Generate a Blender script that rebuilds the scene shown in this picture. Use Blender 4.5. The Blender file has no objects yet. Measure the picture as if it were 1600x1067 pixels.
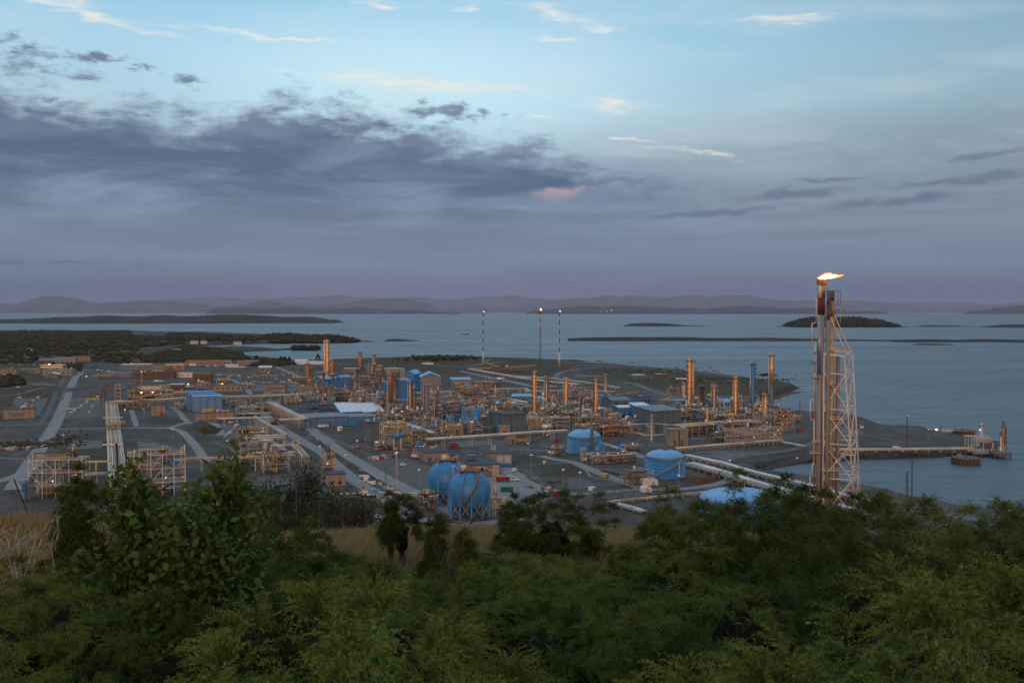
import bpy, bmesh, math, random
import numpy as np
from mathutils import Vector, Matrix
R = math.radians
random.seed(7); rng = np.random.default_rng(7)
SC = bpy.context.scene
COL = SC.collection

# ------------------------------------------------------------------ camera
EYE = 100.0; FPX = 1555.6; HOR = 486.0
PITCH = math.atan((533.5 - HOR) / FPX)
cam_data = bpy.data.cameras.new('camera')
cam = bpy.data.objects.new('camera', cam_data); COL.objects.link(cam)
cam.location = (0, 0, EYE)
cam.rotation_euler = (R(90) - PITCH, 0, 0)
cam_data.lens = 35; cam_data.sensor_width = 36
cam_data.clip_start = 0.3; cam_data.clip_end = 250000
cam_data.dof.use_dof = True; cam_data.dof.focus_distance = 500; cam_data.dof.aperture_fstop = 5.6
SC.camera = cam

def ray(px, py):
    u = (px - 800) / FPX; v = (533.5 - py) / FPX
    c, s = math.cos(PITCH), math.sin(PITCH)
    return Vector((u, c + v * s, v * c - s))
Z0 = 4.0
def G(px, py, z=Z0):                      # pixel -> point of the plane at height z
    d = ray(px, py); t = (z - EYE) / d.z
    return Vector((d.x * t, d.y * t, z))
def AT(px, py, Y):                        # pixel -> point at depth Y
    d = ray(px, py); t = Y / d.y
    return Vector((d.x * t, Y, EYE + d.z * t))
def AE(px, py):                           # pixel -> sky azimuth, elevation in degrees
    d = ray(px, py).normalized()
    return math.degrees(math.atan2(d.x, d.y)), math.degrees(math.asin(d.z))
def lin(r, g, b):
    f = lambda c: (c/255/12.92) if c/255 <= .04045 else ((c/255+.055)/1.055)**2.4
    return (f(r), f(g), f(b), 1)

# ------------------------------------------------------------------ node helper
class NT:
    def __init__(s, tree): s.t = tree; s.n = tree.nodes; s.l = tree.links
    def put(s, sock, v):
        if hasattr(v, 'is_output') or isinstance(v, bpy.types.NodeSocket): s.l.new(v, sock)
        else: sock.default_value = v
    def math(s, op, a, b=0.0, c=0.0, clamp=False):
        n = s.n.new('ShaderNodeMath'); n.operation = op; n.use_clamp = clamp
        for i, v in enumerate((a, b, c)): s.put(n.inputs[i], v)
        return n.outputs[0]
    def vec(s, x, y, z=0.0):
        n = s.n.new('ShaderNodeCombineXYZ')
        for i, v in enumerate((x, y, z)): s.put(n.inputs[i], v)
        return n.outputs[0]
    def noise(s, v, scale=1, detail=4, rough=.5, dist=0, out=0):
        n = s.n.new('ShaderNodeTexNoise'); s.put(n.inputs['Vector'], v)
        n.inputs['Scale'].default_value = scale; n.inputs['Detail'].default_value = detail
        n.inputs['Roughness'].default_value = rough; n.inputs['Distortion'].default_value = dist
        return n.outputs[out]
    def mrange(s, v, a, b, c=0.0, d=1.0, kind='SMOOTHSTEP'):
        n = s.n.new('ShaderNodeMapRange'); n.interpolation_type = kind; n.clamp = True
        for i, x in enumerate((v, a, b, c, d)): s.put(n.inputs[i], x)
        return n.outputs[0]
    def mix(s, f, a, b, mode='MIX'):
        n = s.n.new('ShaderNodeMix'); n.data_type = 'RGBA'; n.blend_type = mode
        s.put(n.inputs[0], f); s.put(n.inputs[6], a); s.put(n.inputs[7], b)
        return n.outputs[2]
    def ramp(s, v, stops, interp='LINEAR'):
        n = s.n.new('ShaderNodeValToRGB'); s.put(n.inputs[0], v)
        e = n.color_ramp.elements; n.color_ramp.interpolation = interp
        while len(e) < len(stops): e.new(0.5)
        for el, (p, c) in zip(e, stops): el.position = p; el.color = c
        return n.outputs[0]
    def curve(s, v, pts):                 # v in 0..1
        n = s.n.new('ShaderNodeFloatCurve'); s.put(n.inputs[1], v)
        c = n.mapping.curves[0]
        while len(c.points) < len(pts): c.points.new(0.5, 0.5)
        for p, (x, y) in zip(c.points, pts): p.location = (x, y); p.handle_type = 'AUTO'
        n.mapping.update()
        return n.outputs[0]

# ------------------------------------------------------------------ sky
w = bpy.data.worlds.new('World'); SC.world = w; w.use_nodes = True
W = NT(w.node_tree); W.n.clear()
tc = W.n.new('ShaderNodeTexCoord').outputs['Generated']
sep = W.n.new('ShaderNodeSeparateXYZ'); W.l.new(tc, sep.inputs[0])
dx, dy, dz = sep.outputs
az = W.math('MULTIPLY', W.math('ARCTAN2', dx, dy), 57.29578)
el = W.math('MULTIPLY', W.math('ARCSINE', dz), 57.29578)
ae = W.vec(az, el)
def elp(y): return AE(800, y)[1]
def stop(y, c): return (max(0, elp(y)) / 30.0, lin(*c))
el30 = W.math('DIVIDE', el, 30.0, clamp=True)
clear = W.ramp(el30, [(0, lin(94, 98, 130)), stop(455, (98, 108, 140)), stop(420, (118, 134, 156)), stop(360, (130, 146, 164)),
    stop(300, (143, 162, 178)), stop(262, (148, 170, 188)), stop(220, (164, 190, 206)), stop(170, (176, 212, 230)), stop(100, (172, 214, 238)),
    stop(20, (156, 206, 236)), (0.68, (.50, .72, .92, 1)), (1.0, (.50, .68, .88, 1))])
# brighter middle, darker to the right
side = W.mrange(az, 2.0, 32.0, 1.0, 0.66)
side2 = W.mrange(el, 3.0, 10.0, 1.0, side)
mid = W.n.new('ShaderNodeMapping'); mid.vector_type = 'TEXTURE'; W.l.new(ae, mid.inputs[0])
a0, e0 = AE(640, 140); mid.inputs['Location'].default_value = (a0, e0, 0); mid.inputs['Scale'].default_value = (17, 5.5, 1)
ln = W.n.new('ShaderNodeVectorMath'); ln.operation = 'LENGTH'; W.l.new(mid.outputs[0], ln.inputs[0])
glowm = W.mrange(ln.outputs['Value'], 0.1, 1.1, 0.75, 0.0)
clear = W.mix(glowm, clear, lin(208, 243, 255))
sm = W.n.new('ShaderNodeVectorMath'); sm.operation = 'SCALE'; W.l.new(clear, sm.inputs[0]); W.l.new(side2, sm.inputs['Scale'])
clear = sm.outputs[0]
# purple belt low down
nlow = W.noise(W.vec(W.math('MULTIPLY', az, 0.045), W.math('MULTIPLY', el, 0.5)), 1.6, 5, .55)
belt = W.math('MULTIPLY', W.mrange(el, 0.0, 3.2, 1.0, 0.0), W.mrange(nlow, 0.35, 0.65, .15, 0.95))
beltaz = W.mrange(W.math('ABSOLUTE', W.math('ADD', az, 4.5)), 6.0, 21.0, 1.0, 0.0)
clear = W.mix(W.math('MULTIPLY', W.math('MULTIPLY', belt, beltaz), 0.62), clear, lin(134, 113, 142))
n1 = W.noise(W.vec(W.math('MULTIPLY', az, 0.30), W.math('MULTIPLY', el, 0.85)), 1.0, 9, .62, .25)
n3 = W.noise(W.vec(W.math('MULTIPLY', az, 0.85), W.math('MULTIPLY', el, 2.1), 7.0), 1.0, 8, .6, .3)
n13 = W.math('ADD', W.math('MULTIPLY', n1, 0.62), W.math('MULTIPLY', n3, 0.38))
n2 = W.noise(W.vec(W.math('MULTIPLY', az, 0.09), W.math('MULTIPLY', el, 0.50), 3.3), 1.0, 9, .64, .5)
wn = W.noise(W.vec(W.math('MULTIPLY', az, 0.35), W.math('MULTIPLY', el, 0.9), 5.0), 1.0, 6, .6, 0, out=1)
wv = W.n.new('ShaderNodeVectorMath'); wv.operation = 'MULTIPLY_ADD'; W.l.new(wn, wv.inputs[0]); wv.inputs[1].default_value = (4.2, 1.5, 0)
wo0 = W.n.new('ShaderNodeVectorMath'); wo0.operation = 'SUBTRACT'; W.l.new(ae, wo0.inputs[0]); wo0.inputs[1].default_value = (2.1, .75, 0)
W.l.new(wo0.outputs[0], wv.inputs[2]); aew = wv.outputs[0]
def ellipse(px, py, sx, sy, rot=0):
    m = W.n.new('ShaderNodeMapping'); m.vector_type = 'TEXTURE'; W.l.new(aew, m.inputs[0])
    a, e = AE(px, py)
    m.inputs['Location'].default_value = (a, e, 0); m.inputs['Rotation'].default_value = (0, 0, R(rot))
    m.inputs['Scale'].default_value = (sx / 27.1, sy / 27.1, 1)
    l = W.n.new('ShaderNodeVectorMath'); l.operation = 'LENGTH'; W.l.new(m.outputs[0], l.inputs[0])
    return l.outputs['Value']
def union(lst):
    r = ellipse(*lst[0])
    for e in lst[1:]: r = W.math('MINIMUM', r, ellipse(*e))
    return r
# the big slate bank: its ragged top edge along the azimuth
azn = W.math('DIVIDE', W.math('ADD', az, 30.0), 60.0, clamp=True)
edge = W.curve(azn, [(0.0, elp(160)/20), ((AE(0,0)[0]+30)/60, elp(158)/20), ((AE(140,0)[0]+30)/60, elp(182)/20), ((AE(330,0)[0]+30)/60, elp(182)/20), ((AE(450,0)[0]+30)/60, elp(150)/20),
    ((AE(560,0)[0]+30)/60, elp(166)/20), ((AE(690,0)[0]+30)/60, elp(192)/20), ((AE(850,0)[0]+30)/60, elp(225)/20), ((AE(990,0)[0]+30)/60, elp(268)/20), ((AE(1150,0)[0]+30)/60, elp(300)/20), (1.0, elp(330)/20)])
f = W.math('SUBTRACT', W.math('MULTIPLY', edge, 20.0), el)
f = W.math('ADD', W.math('MULTIPLY', f, 0.42), W.math('MULTIPLY', W.math('SUBTRACT', n13, 0.5), 3.8))
bank = W.mrange(f, -0.30, 0.85)
bank = W.math('MULTIPLY', bank, W.mrange(el, 3.0, 7.4, .15, 1))
bank = W.math('MULTIPLY', bank, W.mrange(az, 3.0, 17.0, 1.0, 0.12))
small = union([(50, 80, 110, 22, -6), (60, 100, 95, 20, 0), (160, 88, 60, 10, 3), (135, 122, 42, 17, 0), (220, 104, 26, 8, 0), (288, 122, 38, 13, -4), (90, 158, 70, 20, -12), (700, 178, 100, 24, 0), (210, 178, 60, 9, 0)])
f2 = W.math('ADD', W.math('SUBTRACT', 0.80, small), W.math('MULTIPLY', W.math('SUBTRACT', W.math('ADD', W.math('MULTIPLY', n1, 0.35), W.math('MULTIPLY', n3, 0.65)), 0.5), 5.0))
small_m = W.math('MULTIPLY', W.mrange(f2, 0.0, 0.95), W.mrange(small, 1.5, 1.0))
dark_streak = union([(1570, 236, 75, 8, 6), (1300, 279, 70, 5, 4), (1490, 282, 150, 9, 4), (1400, 314, 170, 11, 3), (1230, 305, 110, 9, 3), (110, 408, 75, 5, 0), (10, 407, 40, 6, 0), (1120, 330, 150, 9, 3)])
f3 = W.math('ADD', W.math('SUBTRACT', 1.0, dark_streak), W.math('MULTIPLY', W.math('SUBTRACT', n1, 0.5), 1.5))
streak_m = W.math('MULTIPLY', W.mrange(f3, 0.0, 0.9), W.mrange(dark_streak, 1.6, 0.9, 0, .8))
shade = W.mrange(n2, 0.36, 0.64)
bankc = W.mix(shade, lin(84, 105, 133), lin(126, 149, 176))
bankc = W.mix(W.mrange(el, 5.0, 12.0), bankc, W.mix(shade, lin(86, 103, 130), lin(112, 127, 152)))
dark = W.math('MAXIMUM', bank, W.math('MULTIPLY', small_m, 0.85))
sky = W.mix(dark, clear, bankc)
sky = W.mix(W.math('MULTIPLY', streak_m, 0.85), sky, lin(90, 104, 133))
# grey-blue veil under the bank
veil = W.math('MULTIPLY', W.mrange(W.noise(W.vec(W.math('MULTIPLY', az, 0.06), W.math('MULTIPLY', el, 0.9), 8.0), 1.0, 4, .6), 0.42, 0.62), W.math('MULTIPLY', W.mrange(el, 1.0, 2.5), W.mrange(el, 8.5, 5.0)))
sky = W.mix(W.math('MULTIPLY', veil, 0.32), sky, lin(100, 112, 140))
vn = W.noise(W.vec(W.math('MULTIPLY', az, 0.10), W.math('ADD', W.math('MULTIPLY', el, 0.5), W.math('MULTIPLY', az, 0.03)), 12.0), 1.0, 7, .6, .4)
sky = W.mix(W.math('MULTIPLY', W.math('MULTIPLY', W.mrange(vn, 0.42, 0.72), 0.30), W.math('MULTIPLY', W.mrange(el, 6.5, 9.0), W.math('SUBTRACT', 1.0, dark))), sky, lin(214, 224, 226))
# bright cirrus
cir = union([(140, 20, 150, 13, -11), (60, 2, 60, 10, -12), (420, 58, 230, 5, -2), (860, 18, 80, 14, -14), (935, 45, 48, 9, 0), (735, 12, 34, 9, 0), (955, 163, 80, 20, 0), (838, 181, 34, 6, -5), (1000, 218, 70, 6, -12), (1090, 238, 90, 7, -8), (1220, 28, 110, 9, -3), (590, 4, 40, 8, 0), (860, 64, 45, 7, 0), (640, 130, 260, 14, -3)])
ncir = W.noise(W.vec(W.math('ADD', W.math('MULTIPLY', az, 0.5), W.math('MULTIPLY', el, 0.4)), W.math('MULTIPLY', el, 3.4), 1.0), 1.0, 7, .6, .2)
f4 = W.math('ADD', W.math('SUBTRACT', 1.0, cir), W.math('MULTIPLY', W.math('SUBTRACT', ncir, 0.5), 2.2))
cir_m = W.math('MULTIPLY', W.mrange(f4, 0.0, 1.5), W.math('SUBTRACT', 1.0, dark))
sky = W.mix(W.math('MULTIPLY', cir_m, 0.95), sky, lin(244, 240, 230))
pink = ellipse(872, 301, 74, 16, 2)
f5 = W.math('ADD', W.math('SUBTRACT', 1.0, pink), W.math('MULTIPLY', W.math('SUBTRACT', n1, 0.5), 1.6))
sky = W.mix(W.math('MULTIPLY', W.mrange(f5, 0.1, 0.8), W.mrange(el, elp(312), elp(292), 0.35, .95)), sky, lin(190, 168, 176))
# the part of the sky behind the photographer: afterglow of the sunset
back = W.mrange(dy, 0.15, -0.45)
backc = W.ramp(el30, [(0, (1.9, .78, .24, 1)), (.25, (2.2, .92, .30, 1)), (.55, (1.7, .85, .42, 1)), (.8, (.85, .78, .74, 1)), (1, (.50, .66, .84, 1))])
lobe = W.mrange(W.math('ABSOLUTE', W.math('SUBTRACT', W.math('ABSOLUTE', az), 180.0)), 10.0, 50.0, 1.0, 0.16)
bsc = W.n.new('ShaderNodeVectorMath'); bsc.operation = 'SCALE'; W.l.new(backc, bsc.inputs[0]); W.l.new(lobe, bsc.inputs['Scale'])
sky = W.mix(back, sky, bsc.outputs[0])
# below the horizon: dark
sky = W.mix(W.mrange(el, -0.4, -3.0), sky, (0.02, 0.03, 0.04, 1))
nish = W.n.new('ShaderNodeTexSky'); nish.sky_type = 'NISHITA'; nish.sun_disc = False
nish.sun_elevation = R(2.5); nish.sun_rotation = R(187)
bg2 = W.n.new('ShaderNodeBackground'); W.l.new(nish.outputs[0], bg2.inputs[0]); bg2.inputs[1].default_value = 0.004
bg = W.n.new('ShaderNodeBackground'); W.l.new(sky, bg.inputs[0]); bg.inputs[1].default_value = 1.0
addw = W.n.new('ShaderNodeAddShader'); W.l.new(bg.outputs[0], addw.inputs[0]); W.l.new(bg2.outputs[0], addw.inputs[1])
wo = W.n.new('ShaderNodeOutputWorld'); W.l.new(addw.outputs[0], wo.inputs[0])
w.cycles.sampling_method = 'MANUAL'; w.cycles.sample_map_resolution = 1024

sun_d = bpy.data.lights.new('sun', 'SUN'); sun = bpy.data.objects.new('sun', sun_d); COL.objects.link(sun)
sun_d.energy = 0.6; sun_d.angle = R(14); sun_d.color = (1.0, .62, .38)
sun.location = (0, 0, 160)
def aim(o, azd, eld):                     # light comes from azimuth azd (0 = ahead), elevation eld
    a, e = R(azd), R(eld); d = Vector((math.sin(a)*math.cos(e), math.cos(a)*math.cos(e), math.sin(e)))
    o.rotation_euler = d.to_track_quat('Z', 'Y').to_euler()
aim(sun, 187, 12)

SC.view_settings.view_transform = 'Standard'; SC.view_settings.look = 'None'
SC.view_settings.exposure = 0.0; SC.view_settings.gamma = 1.0; SC.view_settings.use_curve_mapping = False
SC.cycles.use_denoising = True
SC.cycles.max_bounces = 6; SC.cycles.diffuse_bounces = 2; SC.cycles.glossy_bounces = 2
SC.cycles.transmission_bounces = 2; SC.cycles.volume_bounces = 0; SC.cycles.transparent_max_bounces = 8
SC.cycles.sample_clamp_indirect = 3.0
SC.cycles.caustics_reflective = False; SC.cycles.caustics_refractive = False

# ------------------------------------------------------------------ object helpers
def tag(o, label=None, cat=None, group=None, kind=None):
    if label: o['label'] = label
    if cat: o['category'] = cat
    if group: o['group'] = group
    if kind: o['kind'] = kind
    return o
def empty(name, loc=(0, 0, 0), label=None, cat=None, group=None, rz=0):
    o = bpy.data.objects.new(name, None); COL.objects.link(o); o.location = loc; o.rotation_euler = (0, 0, rz)
    o.empty_display_size = 1
    return tag(o, label, cat, group)
class MB:
    def __init__(s): s.v = []; s.f = []
    def add(s, vs, fs):
        b = len(s.v); s.v.extend(tuple(v) for v in vs); s.f.extend(tuple(i + b for i in f) for f in fs); return s
    def box(s, cx, cy, z0, sx, sy, sz, rz=0):      # z0 is the bottom
        c, n = math.cos(rz), math.sin(rz); vs = []
        for z in (z0, z0 + sz):
            for (x, y) in ((-.5, -.5), (.5, -.5), (.5, .5), (-.5, .5)):
                X, Y = x * sx, y * sy
                vs.append((cx + X * c - Y * n, cy + X * n + Y * c, z))
        return s.add(vs, [(3, 2, 1, 0), (4, 5, 6, 7), (0, 1, 5, 4), (1, 2, 6, 5), (2, 3, 7, 6), (3, 0, 4, 7)])
    def bar(s, p, q, a, b=None, n=4, a2=None):     # square or round bar from p to q, half-size a (a2 at the end)
        p, q = Vector(p), Vector(q); d = q - p
        if d.length < 1e-6: return s
        d.normalize(); up = Vector((0, 0, 1)) if abs(d.z) < .95 else Vector((0, 1, 0))
        x = d.cross(up).normalized(); y = x.cross(d); b = b or a; k = (a2 / a) if a2 is not None else 1
        vs = []
        for P, m in ((p, 1), (q, k)):
            for i in range(n):
                t = 2 * math.pi * (i + .5) / n; r = 1.41421 if n == 4 else 1
                vs.append(P + x * (math.cos(t) * a * r * m) + y * (math.sin(t) * b * r * m))
        fs = [(i, (i + 1) % n, n + (i + 1) % n, n + i) for i in range(n)]
        fs += [tuple(range(n - 1, -1, -1)), tuple(range(n, 2 * n))]
        return s.add(vs, fs)
    def path(s, pts, a, n=6):
        for p, q in zip(pts, pts[1:]): s.bar(p, q, a, n=n)
        return s
    def lathe(s, cx, cy, prof, n=20):              # prof: (r, z) from bottom to top
        vs = []; fs = []
        for (r, z) in prof:
            for i in range(n):
                t = 2 * math.pi * i / n; vs.append((cx + r * math.cos(t), cy + r * math.sin(t), z))
        for k in range(len(prof) - 1):
            for i in range(n):
                j = (i + 1) % n; fs.append((k*n+i, k*n+j, (k+1)*n+j, (k+1)*n+i))
        fs.append(tuple(range(n - 1, -1, -1))); m = (len(prof) - 1) * n; fs.append(tuple(range(m, m + n)))
        return s.add(vs, fs)
    def build(s, name, mat, parent=None, smooth=False, loc=None):
        me = bpy.data.meshes.new(name); me.from_pydata(s.v, [], s.f); me.update()
        if mat: me.materials.append(mat)
        if smooth:
            me.polygons.foreach_set('use_smooth', [len(p.vertices) <= 4 for p in me.polygons])
        o = bpy.data.objects.new(name, me); COL.objects.link(o)
        if loc: o.location = loc
        if parent: o.parent = parent
        return o
def np_mesh(name, V, F, mat, parent=None, smooth=False, attr=None):
    me = bpy.data.meshes.new(name); V = np.asarray(V, np.float32); F = np.asarray(F, np.int32); k = F.shape[1]
    me.vertices.add(len(V)); me.vertices.foreach_set('co', V.ravel())
    me.loops.add(F.size); me.loops.foreach_set('vertex_index', F.ravel())
    me.polygons.add(len(F)); me.polygons.foreach_set('loop_start', np.arange(0, F.size, k, dtype=np.int32))
    me.polygons.foreach_set('loop_total', np.full(len(F), k, np.int32))
    if smooth: me.polygons.foreach_set('use_smooth', np.ones(len(F), bool))
    me.update(calc_edges=True); me.validate()
    for an, vals in (attr or {}).items():
        a = me.attributes.new(an, 'FLOAT', 'POINT'); a.data.foreach_set('value', np.asarray(vals, np.float32))
    if mat: me.materials.append(mat)
    o = bpy.data.objects.new(name, me); COL.objects.link(o)
    if parent: o.parent = parent
    return o

# ------------------------------------------------------------------ materials
def newmat(name):
    m = bpy.data.materials.new(name); m.use_nodes = True; t = NT(m.node_tree)
    return m, t, m.node_tree.nodes['Principled BSDF']
def mat(name, col, rough=.6, metal=0, var=.25, scale=.35, dirt=None, streak=False, spec=.5, bump=0, ribs=0):
    m, t, p = newmat(name)
    co = t.n.new('ShaderNodeNewGeometry').outputs['Position']
    if streak:
        mp = t.n.new('ShaderNodeMapping'); t.l.new(co, mp.inputs[0]); mp.inputs['Scale'].default_value = (1, 1, .12); co = mp.outputs[0]
    n = t.noise(co, scale, 6, .65)
    c = t.mix(t.mrange(n, .3, .7, 0, 1, 'LINEAR'), tuple(x*(1-var) for x in col[:3])+(1,), tuple(min(1, x*(1+var)) for x in col[:3])+(1,))
    if dirt:
        n2 = t.noise(co, scale*2.3, 8, .7, .5); c = t.mix(t.mrange(n2, .55, .72, 0, dirt[3]), c, dirt[:3]+(1,))
    if ribs:
        wv_ = t.n.new('ShaderNodeTexWave'); wv_.bands_direction = 'DIAGONAL'; wv_.inputs['Scale'].default_value = ribs; mz = t.n.new('ShaderNodeMapping'); mz.inputs['Scale'].default_value = (1, 1, 0); t.l.new(t.n.new('ShaderNodeNewGeometry').outputs['Position'], mz.inputs[0]); t.l.new(mz.outputs[0], wv_.inputs['Vector'])
        c = t.mix(t.mrange(wv_.outputs['Fac'], .78, .95, 0, .45), c, tuple(x*.45 for x in col[:3])+(1,))
    t.put(p.inputs['Base Color'], c); p.inputs['Roughness'].default_value = rough; p.inputs['Metallic'].default_value = metal
    p.inputs['Specular IOR Level'].default_value = spec
    if bump:
        b = t.n.new('ShaderNodeBump'); b.inputs['Strength'].default_value = bump; b.inputs['Distance'].default_value = .3
        t.l.new(n, b.inputs['Height']); t.l.new(b.outputs[0], p.inputs['Normal'])
    return m
def emit(name, col, s, sample=True):
    m = bpy.data.materials.new(name); m.use_nodes = True; t = NT(m.node_tree); t.n.clear()
    e = t.n.new('ShaderNodeEmission'); e.inputs[0].default_value = col; e.inputs[1].default_value = s
    o = t.n.new('ShaderNodeOutputMaterial'); t.l.new(e.outputs[0], o.inputs[0])
    if not sample: m.cycles.emission_sampling = 'NONE'
    return m
RUST = (.16, .05, .025, .8)
M = dict(
    blue=mat('blue paint', (.042, .225, .49), .45, var=.25, scale=.8, dirt=(.07, .15, .24, .55), streak=True),
    blueroof=mat('blue roof sheet', (.14, .40, .70), .45, var=.15, scale=.2),
    hallblue=mat('light blue hall cladding', (.12, .27, .52), .5, var=.15, scale=.3, streak=True, ribs=.07),
    bluewall=mat('blue wall cladding', (.085, .19, .42), .5, ribs=.09, var=.2, scale=.25, streak=True),
    tealwall=mat('grey teal cladding', (.11, .17, .20), .5, ribs=.09, var=.2, scale=.2, streak=True),
    darkroof=mat('dark felt roof', (.05, .06, .075), .8, var=.3, scale=.15),
    greyroof=mat('grey roof sheet', (.16, .19, .24), .6, var=.2, scale=.2),
    whiteroof=mat('white roof sheet', (.62, .68, .76), .5, var=.12, scale=.3),
    beige=mat('beige wall cladding', (.31, .26, .205), .7, ribs=.09, var=.15, scale=.3, streak=True),
    brown=mat('brown brick', (.14, .095, .07), .85, var=.25, scale=.4),
    concrete=mat('concrete', (.26, .24, .22), .9, var=.2, scale=.4, streak=True),
    white=mat('white paint', (.74, .72, .70), .5, var=.1, scale=.5),
    steel=mat('galvanised steel', (.50, .48, .45), .5, .25, var=.25, scale=.5),
    steeldark=mat('dark steel', (.13, .11, .11), .6, .3, var=.35, scale=.4),
    cream=mat('cream painted pipe', (.68, .59, .44), .45, .3, var=.2, scale=.4),
    silver=mat('silver lagging', (.66, .68, .70), .32, .75, var=.15, scale=.4),
    gold=mat('polished vessel cladding', (.74, .43, .19), .46, .6, var=.32, scale=.6, streak=True, dirt=(.25, .12, .06, .6)),
    copper=mat('rust toned vessel cladding', (.46, .22, .11), .5, .5, var=.4, scale=.6, streak=True, dirt=RUST),
    brass=mat('weathered brown cladding', (.34, .27, .20), .42, .75, var=.3, scale=.6, streak=True),
    greycol=mat('grey vessel cladding', (.34, .33, .35), .4, .6, var=.25, scale=.5, streak=True),
    violet=mat('violet grey vessel paint', (.20, .17, .24), .5, .3, var=.25, scale=.5, streak=True, dirt=RUST),
    rust=mat('rusty primer', (.17, .085, .06), .75, var=.35, scale=.7),
    orange=mat('orange paint and lit steel', (.46, .21, .10), .6, var=.2, scale=.6),  # also stands for warm light on frames labelled orange-lit or glowing
    yellow=mat('yellow paint', (.55, .34, .05), .6, var=.2, scale=.6),
    ochre=mat('ochre pipe paint', (.50, .40, .20), .55, .2, var=.3, scale=.6),
    tower=mat('tower paint', (.68, .63, .57), .5, .1, var=.18, scale=.5, dirt=(.32, .18, .10, .5)),
    darkred=mat('faded dark red paint', (.13, .018, .018), .6, var=.3, scale=.5),
    red=mat('red paint', (.30, .02, .02), .5, var=.2),
    green=mat('green paint', (.02, .16, .07), .5, var=.2),
    black=mat('black rubber', (.02, .02, .022), .8),
    glass=mat('dark window glass', (.02, .03, .045), .12, spec=.8),
    asphalt=mat('asphalt', (.23, .23, .225), .85, var=.2, scale=.12),
    asphaltdark=mat('old asphalt', (.13, .125, .12), .85, var=.25, scale=.12),
    gravel=mat('pale gravel', (.11, .105, .10), .95, var=.3, scale=.2),
    pink=mat('pale primer steel', (.60, .53, .46), .5, .2, var=.2, scale=.5, dirt=(.30, .14, .08, .5)),
    bark=mat('bark', (.07, .055, .045), .9, var=.3, scale=6),
    deadwood=mat('bleached wood', (.52, .50, .50), .8, var=.25, scale=9),
)
M['lampwarm'] = emit('warm lamp', (1, .56, .2, 1), 8)
M['lampwhite'] = emit('white lamp', (1, .80, .52, 1), 1.9, False)
M['streetlamp'] = emit('street lamp glass', (1, .9, .75, 1), 1.2, False)
M['lamporange'] = emit('sodium lamp', (1, .42, .08, 1), 14)
M['flamecore'] = emit('flame core', (1, .70, .30, 1), 4.5)
m = emit('flame', (1, .36, .07, 1), 2.2); t = NT(m.node_tree); e = [n for n in t.n if n.type == 'EMISSION'][0]; tr = t.n.new('ShaderNodeBsdfTransparent'); mx = t.n.new('ShaderNodeMixShader')
t.put(mx.inputs[0], t.mrange(t.noise(t.n.new('ShaderNodeNewGeometry').outputs['Position'], .55, 4, .6), .35, .65, .15, .9)); t.l.new(tr.outputs[0], mx.inputs[1]); t.l.new(e.outputs[0], mx.inputs[2]); t.l.new(mx.outputs[0], [n for n in t.n if n.type == 'OUTPUT_MATERIAL'][0].inputs[0]); M['flame'] = m
M['tipflame'] = emit('distant flame', (1, .62, .32, 1), 3.0)

# ------------------------------------------------------------------ noise in numpy
def vnoise(x, y, seed=0):
    xi = np.floor(x).astype(np.int64); yi = np.floor(y).astype(np.int64); xf = x - xi; yf = y - yi
    def h(a, b):
        n = (a * 374761393 + b * 668265263 + seed * 144665) & 0x7fffffff
        n = ((n ^ (n >> 13)) * 1274126177) & 0x7fffffff
        return ((n ^ (n >> 16)) & 0xffff) / 65535.0
    u = xf*xf*(3-2*xf); v = yf*yf*(3-2*yf)
    return (h(xi, yi)*(1-u)+h(xi+1, yi)*u)*(1-v)+(h(xi, yi+1)*(1-u)+h(xi+1, yi+1)*u)*v
def fbm(x, y, seed=0, o=4):
    s = 0; a = .5; t = 0
    for k in range(o): s = s + a*vnoise(x*2**k, y*2**k, seed+k); t += a; a *= .55
    return s / t

# ------------------------------------------------------------------ sea
def ss(x, a, b):
    t = np.clip((x-a)/(b-a), 0, 1); return t*t*(3-2*t)
m, t, p = newmat('sea water')
pos = t.n.new('ShaderNodeNewGeometry').outputs['Position']
mp = t.n.new('ShaderNodeMapping'); t.l.new(pos, mp.inputs[0]); mp.inputs['Scale'].default_value = (.05, .12, 1)
b1 = t.noise(mp.outputs[0], 2.2, 6, .6, .3)
mp2 = t.n.new('ShaderNodeMapping'); t.l.new(pos, mp2.inputs[0]); mp2.inputs['Scale'].default_value = (.0010, .0042, 1)
b2 = t.noise(mp2.outputs[0], 1.0, 6, .6, .6)
bp = t.n.new('ShaderNodeBump'); bp.inputs['Strength'].default_value = .5; bp.inputs['Distance'].default_value = 2.0
t.l.new(b1, bp.inputs['Height']); t.l.new(bp.outputs[0], p.inputs['Normal'])
t.put(p.inputs['Base Color'], t.mix(t.mrange(b2, .35, .65), (.05, .10, .13, 1), (.08, .14, .175, 1)))
mp3 = t.n.new('ShaderNodeMapping'); t.l.new(pos, mp3.inputs[0]); mp3.inputs['Scale'].default_value = (.012, .055, 1)
b3 = t.noise(mp3.outputs[0], 1.0, 7, .7, .4)
t.put(p.inputs['Roughness'], t.math('ADD', t.mrange(b2, .35, .7, .26, .42), t.mrange(b3, .35, .68, 0, .16))); p.inputs['IOR'].default_value = 1.34
M['sea'] = m
xs = [-150000, -20000, -3000, 0, 3000, 20000, 150000]; ys = [-3000, 0, 1000, 4000, 15000, 60000, 150000]
V = [(x, y, 0) for y in ys for x in xs]; F = [(j*7+i, j*7+i+1, (j+1)*7+i+1, (j+1)*7+i) for j in range(6) for i in range(6)]
sea = np_mesh('sea', V, F, M['sea']); tag(sea, kind='structure')

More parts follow.
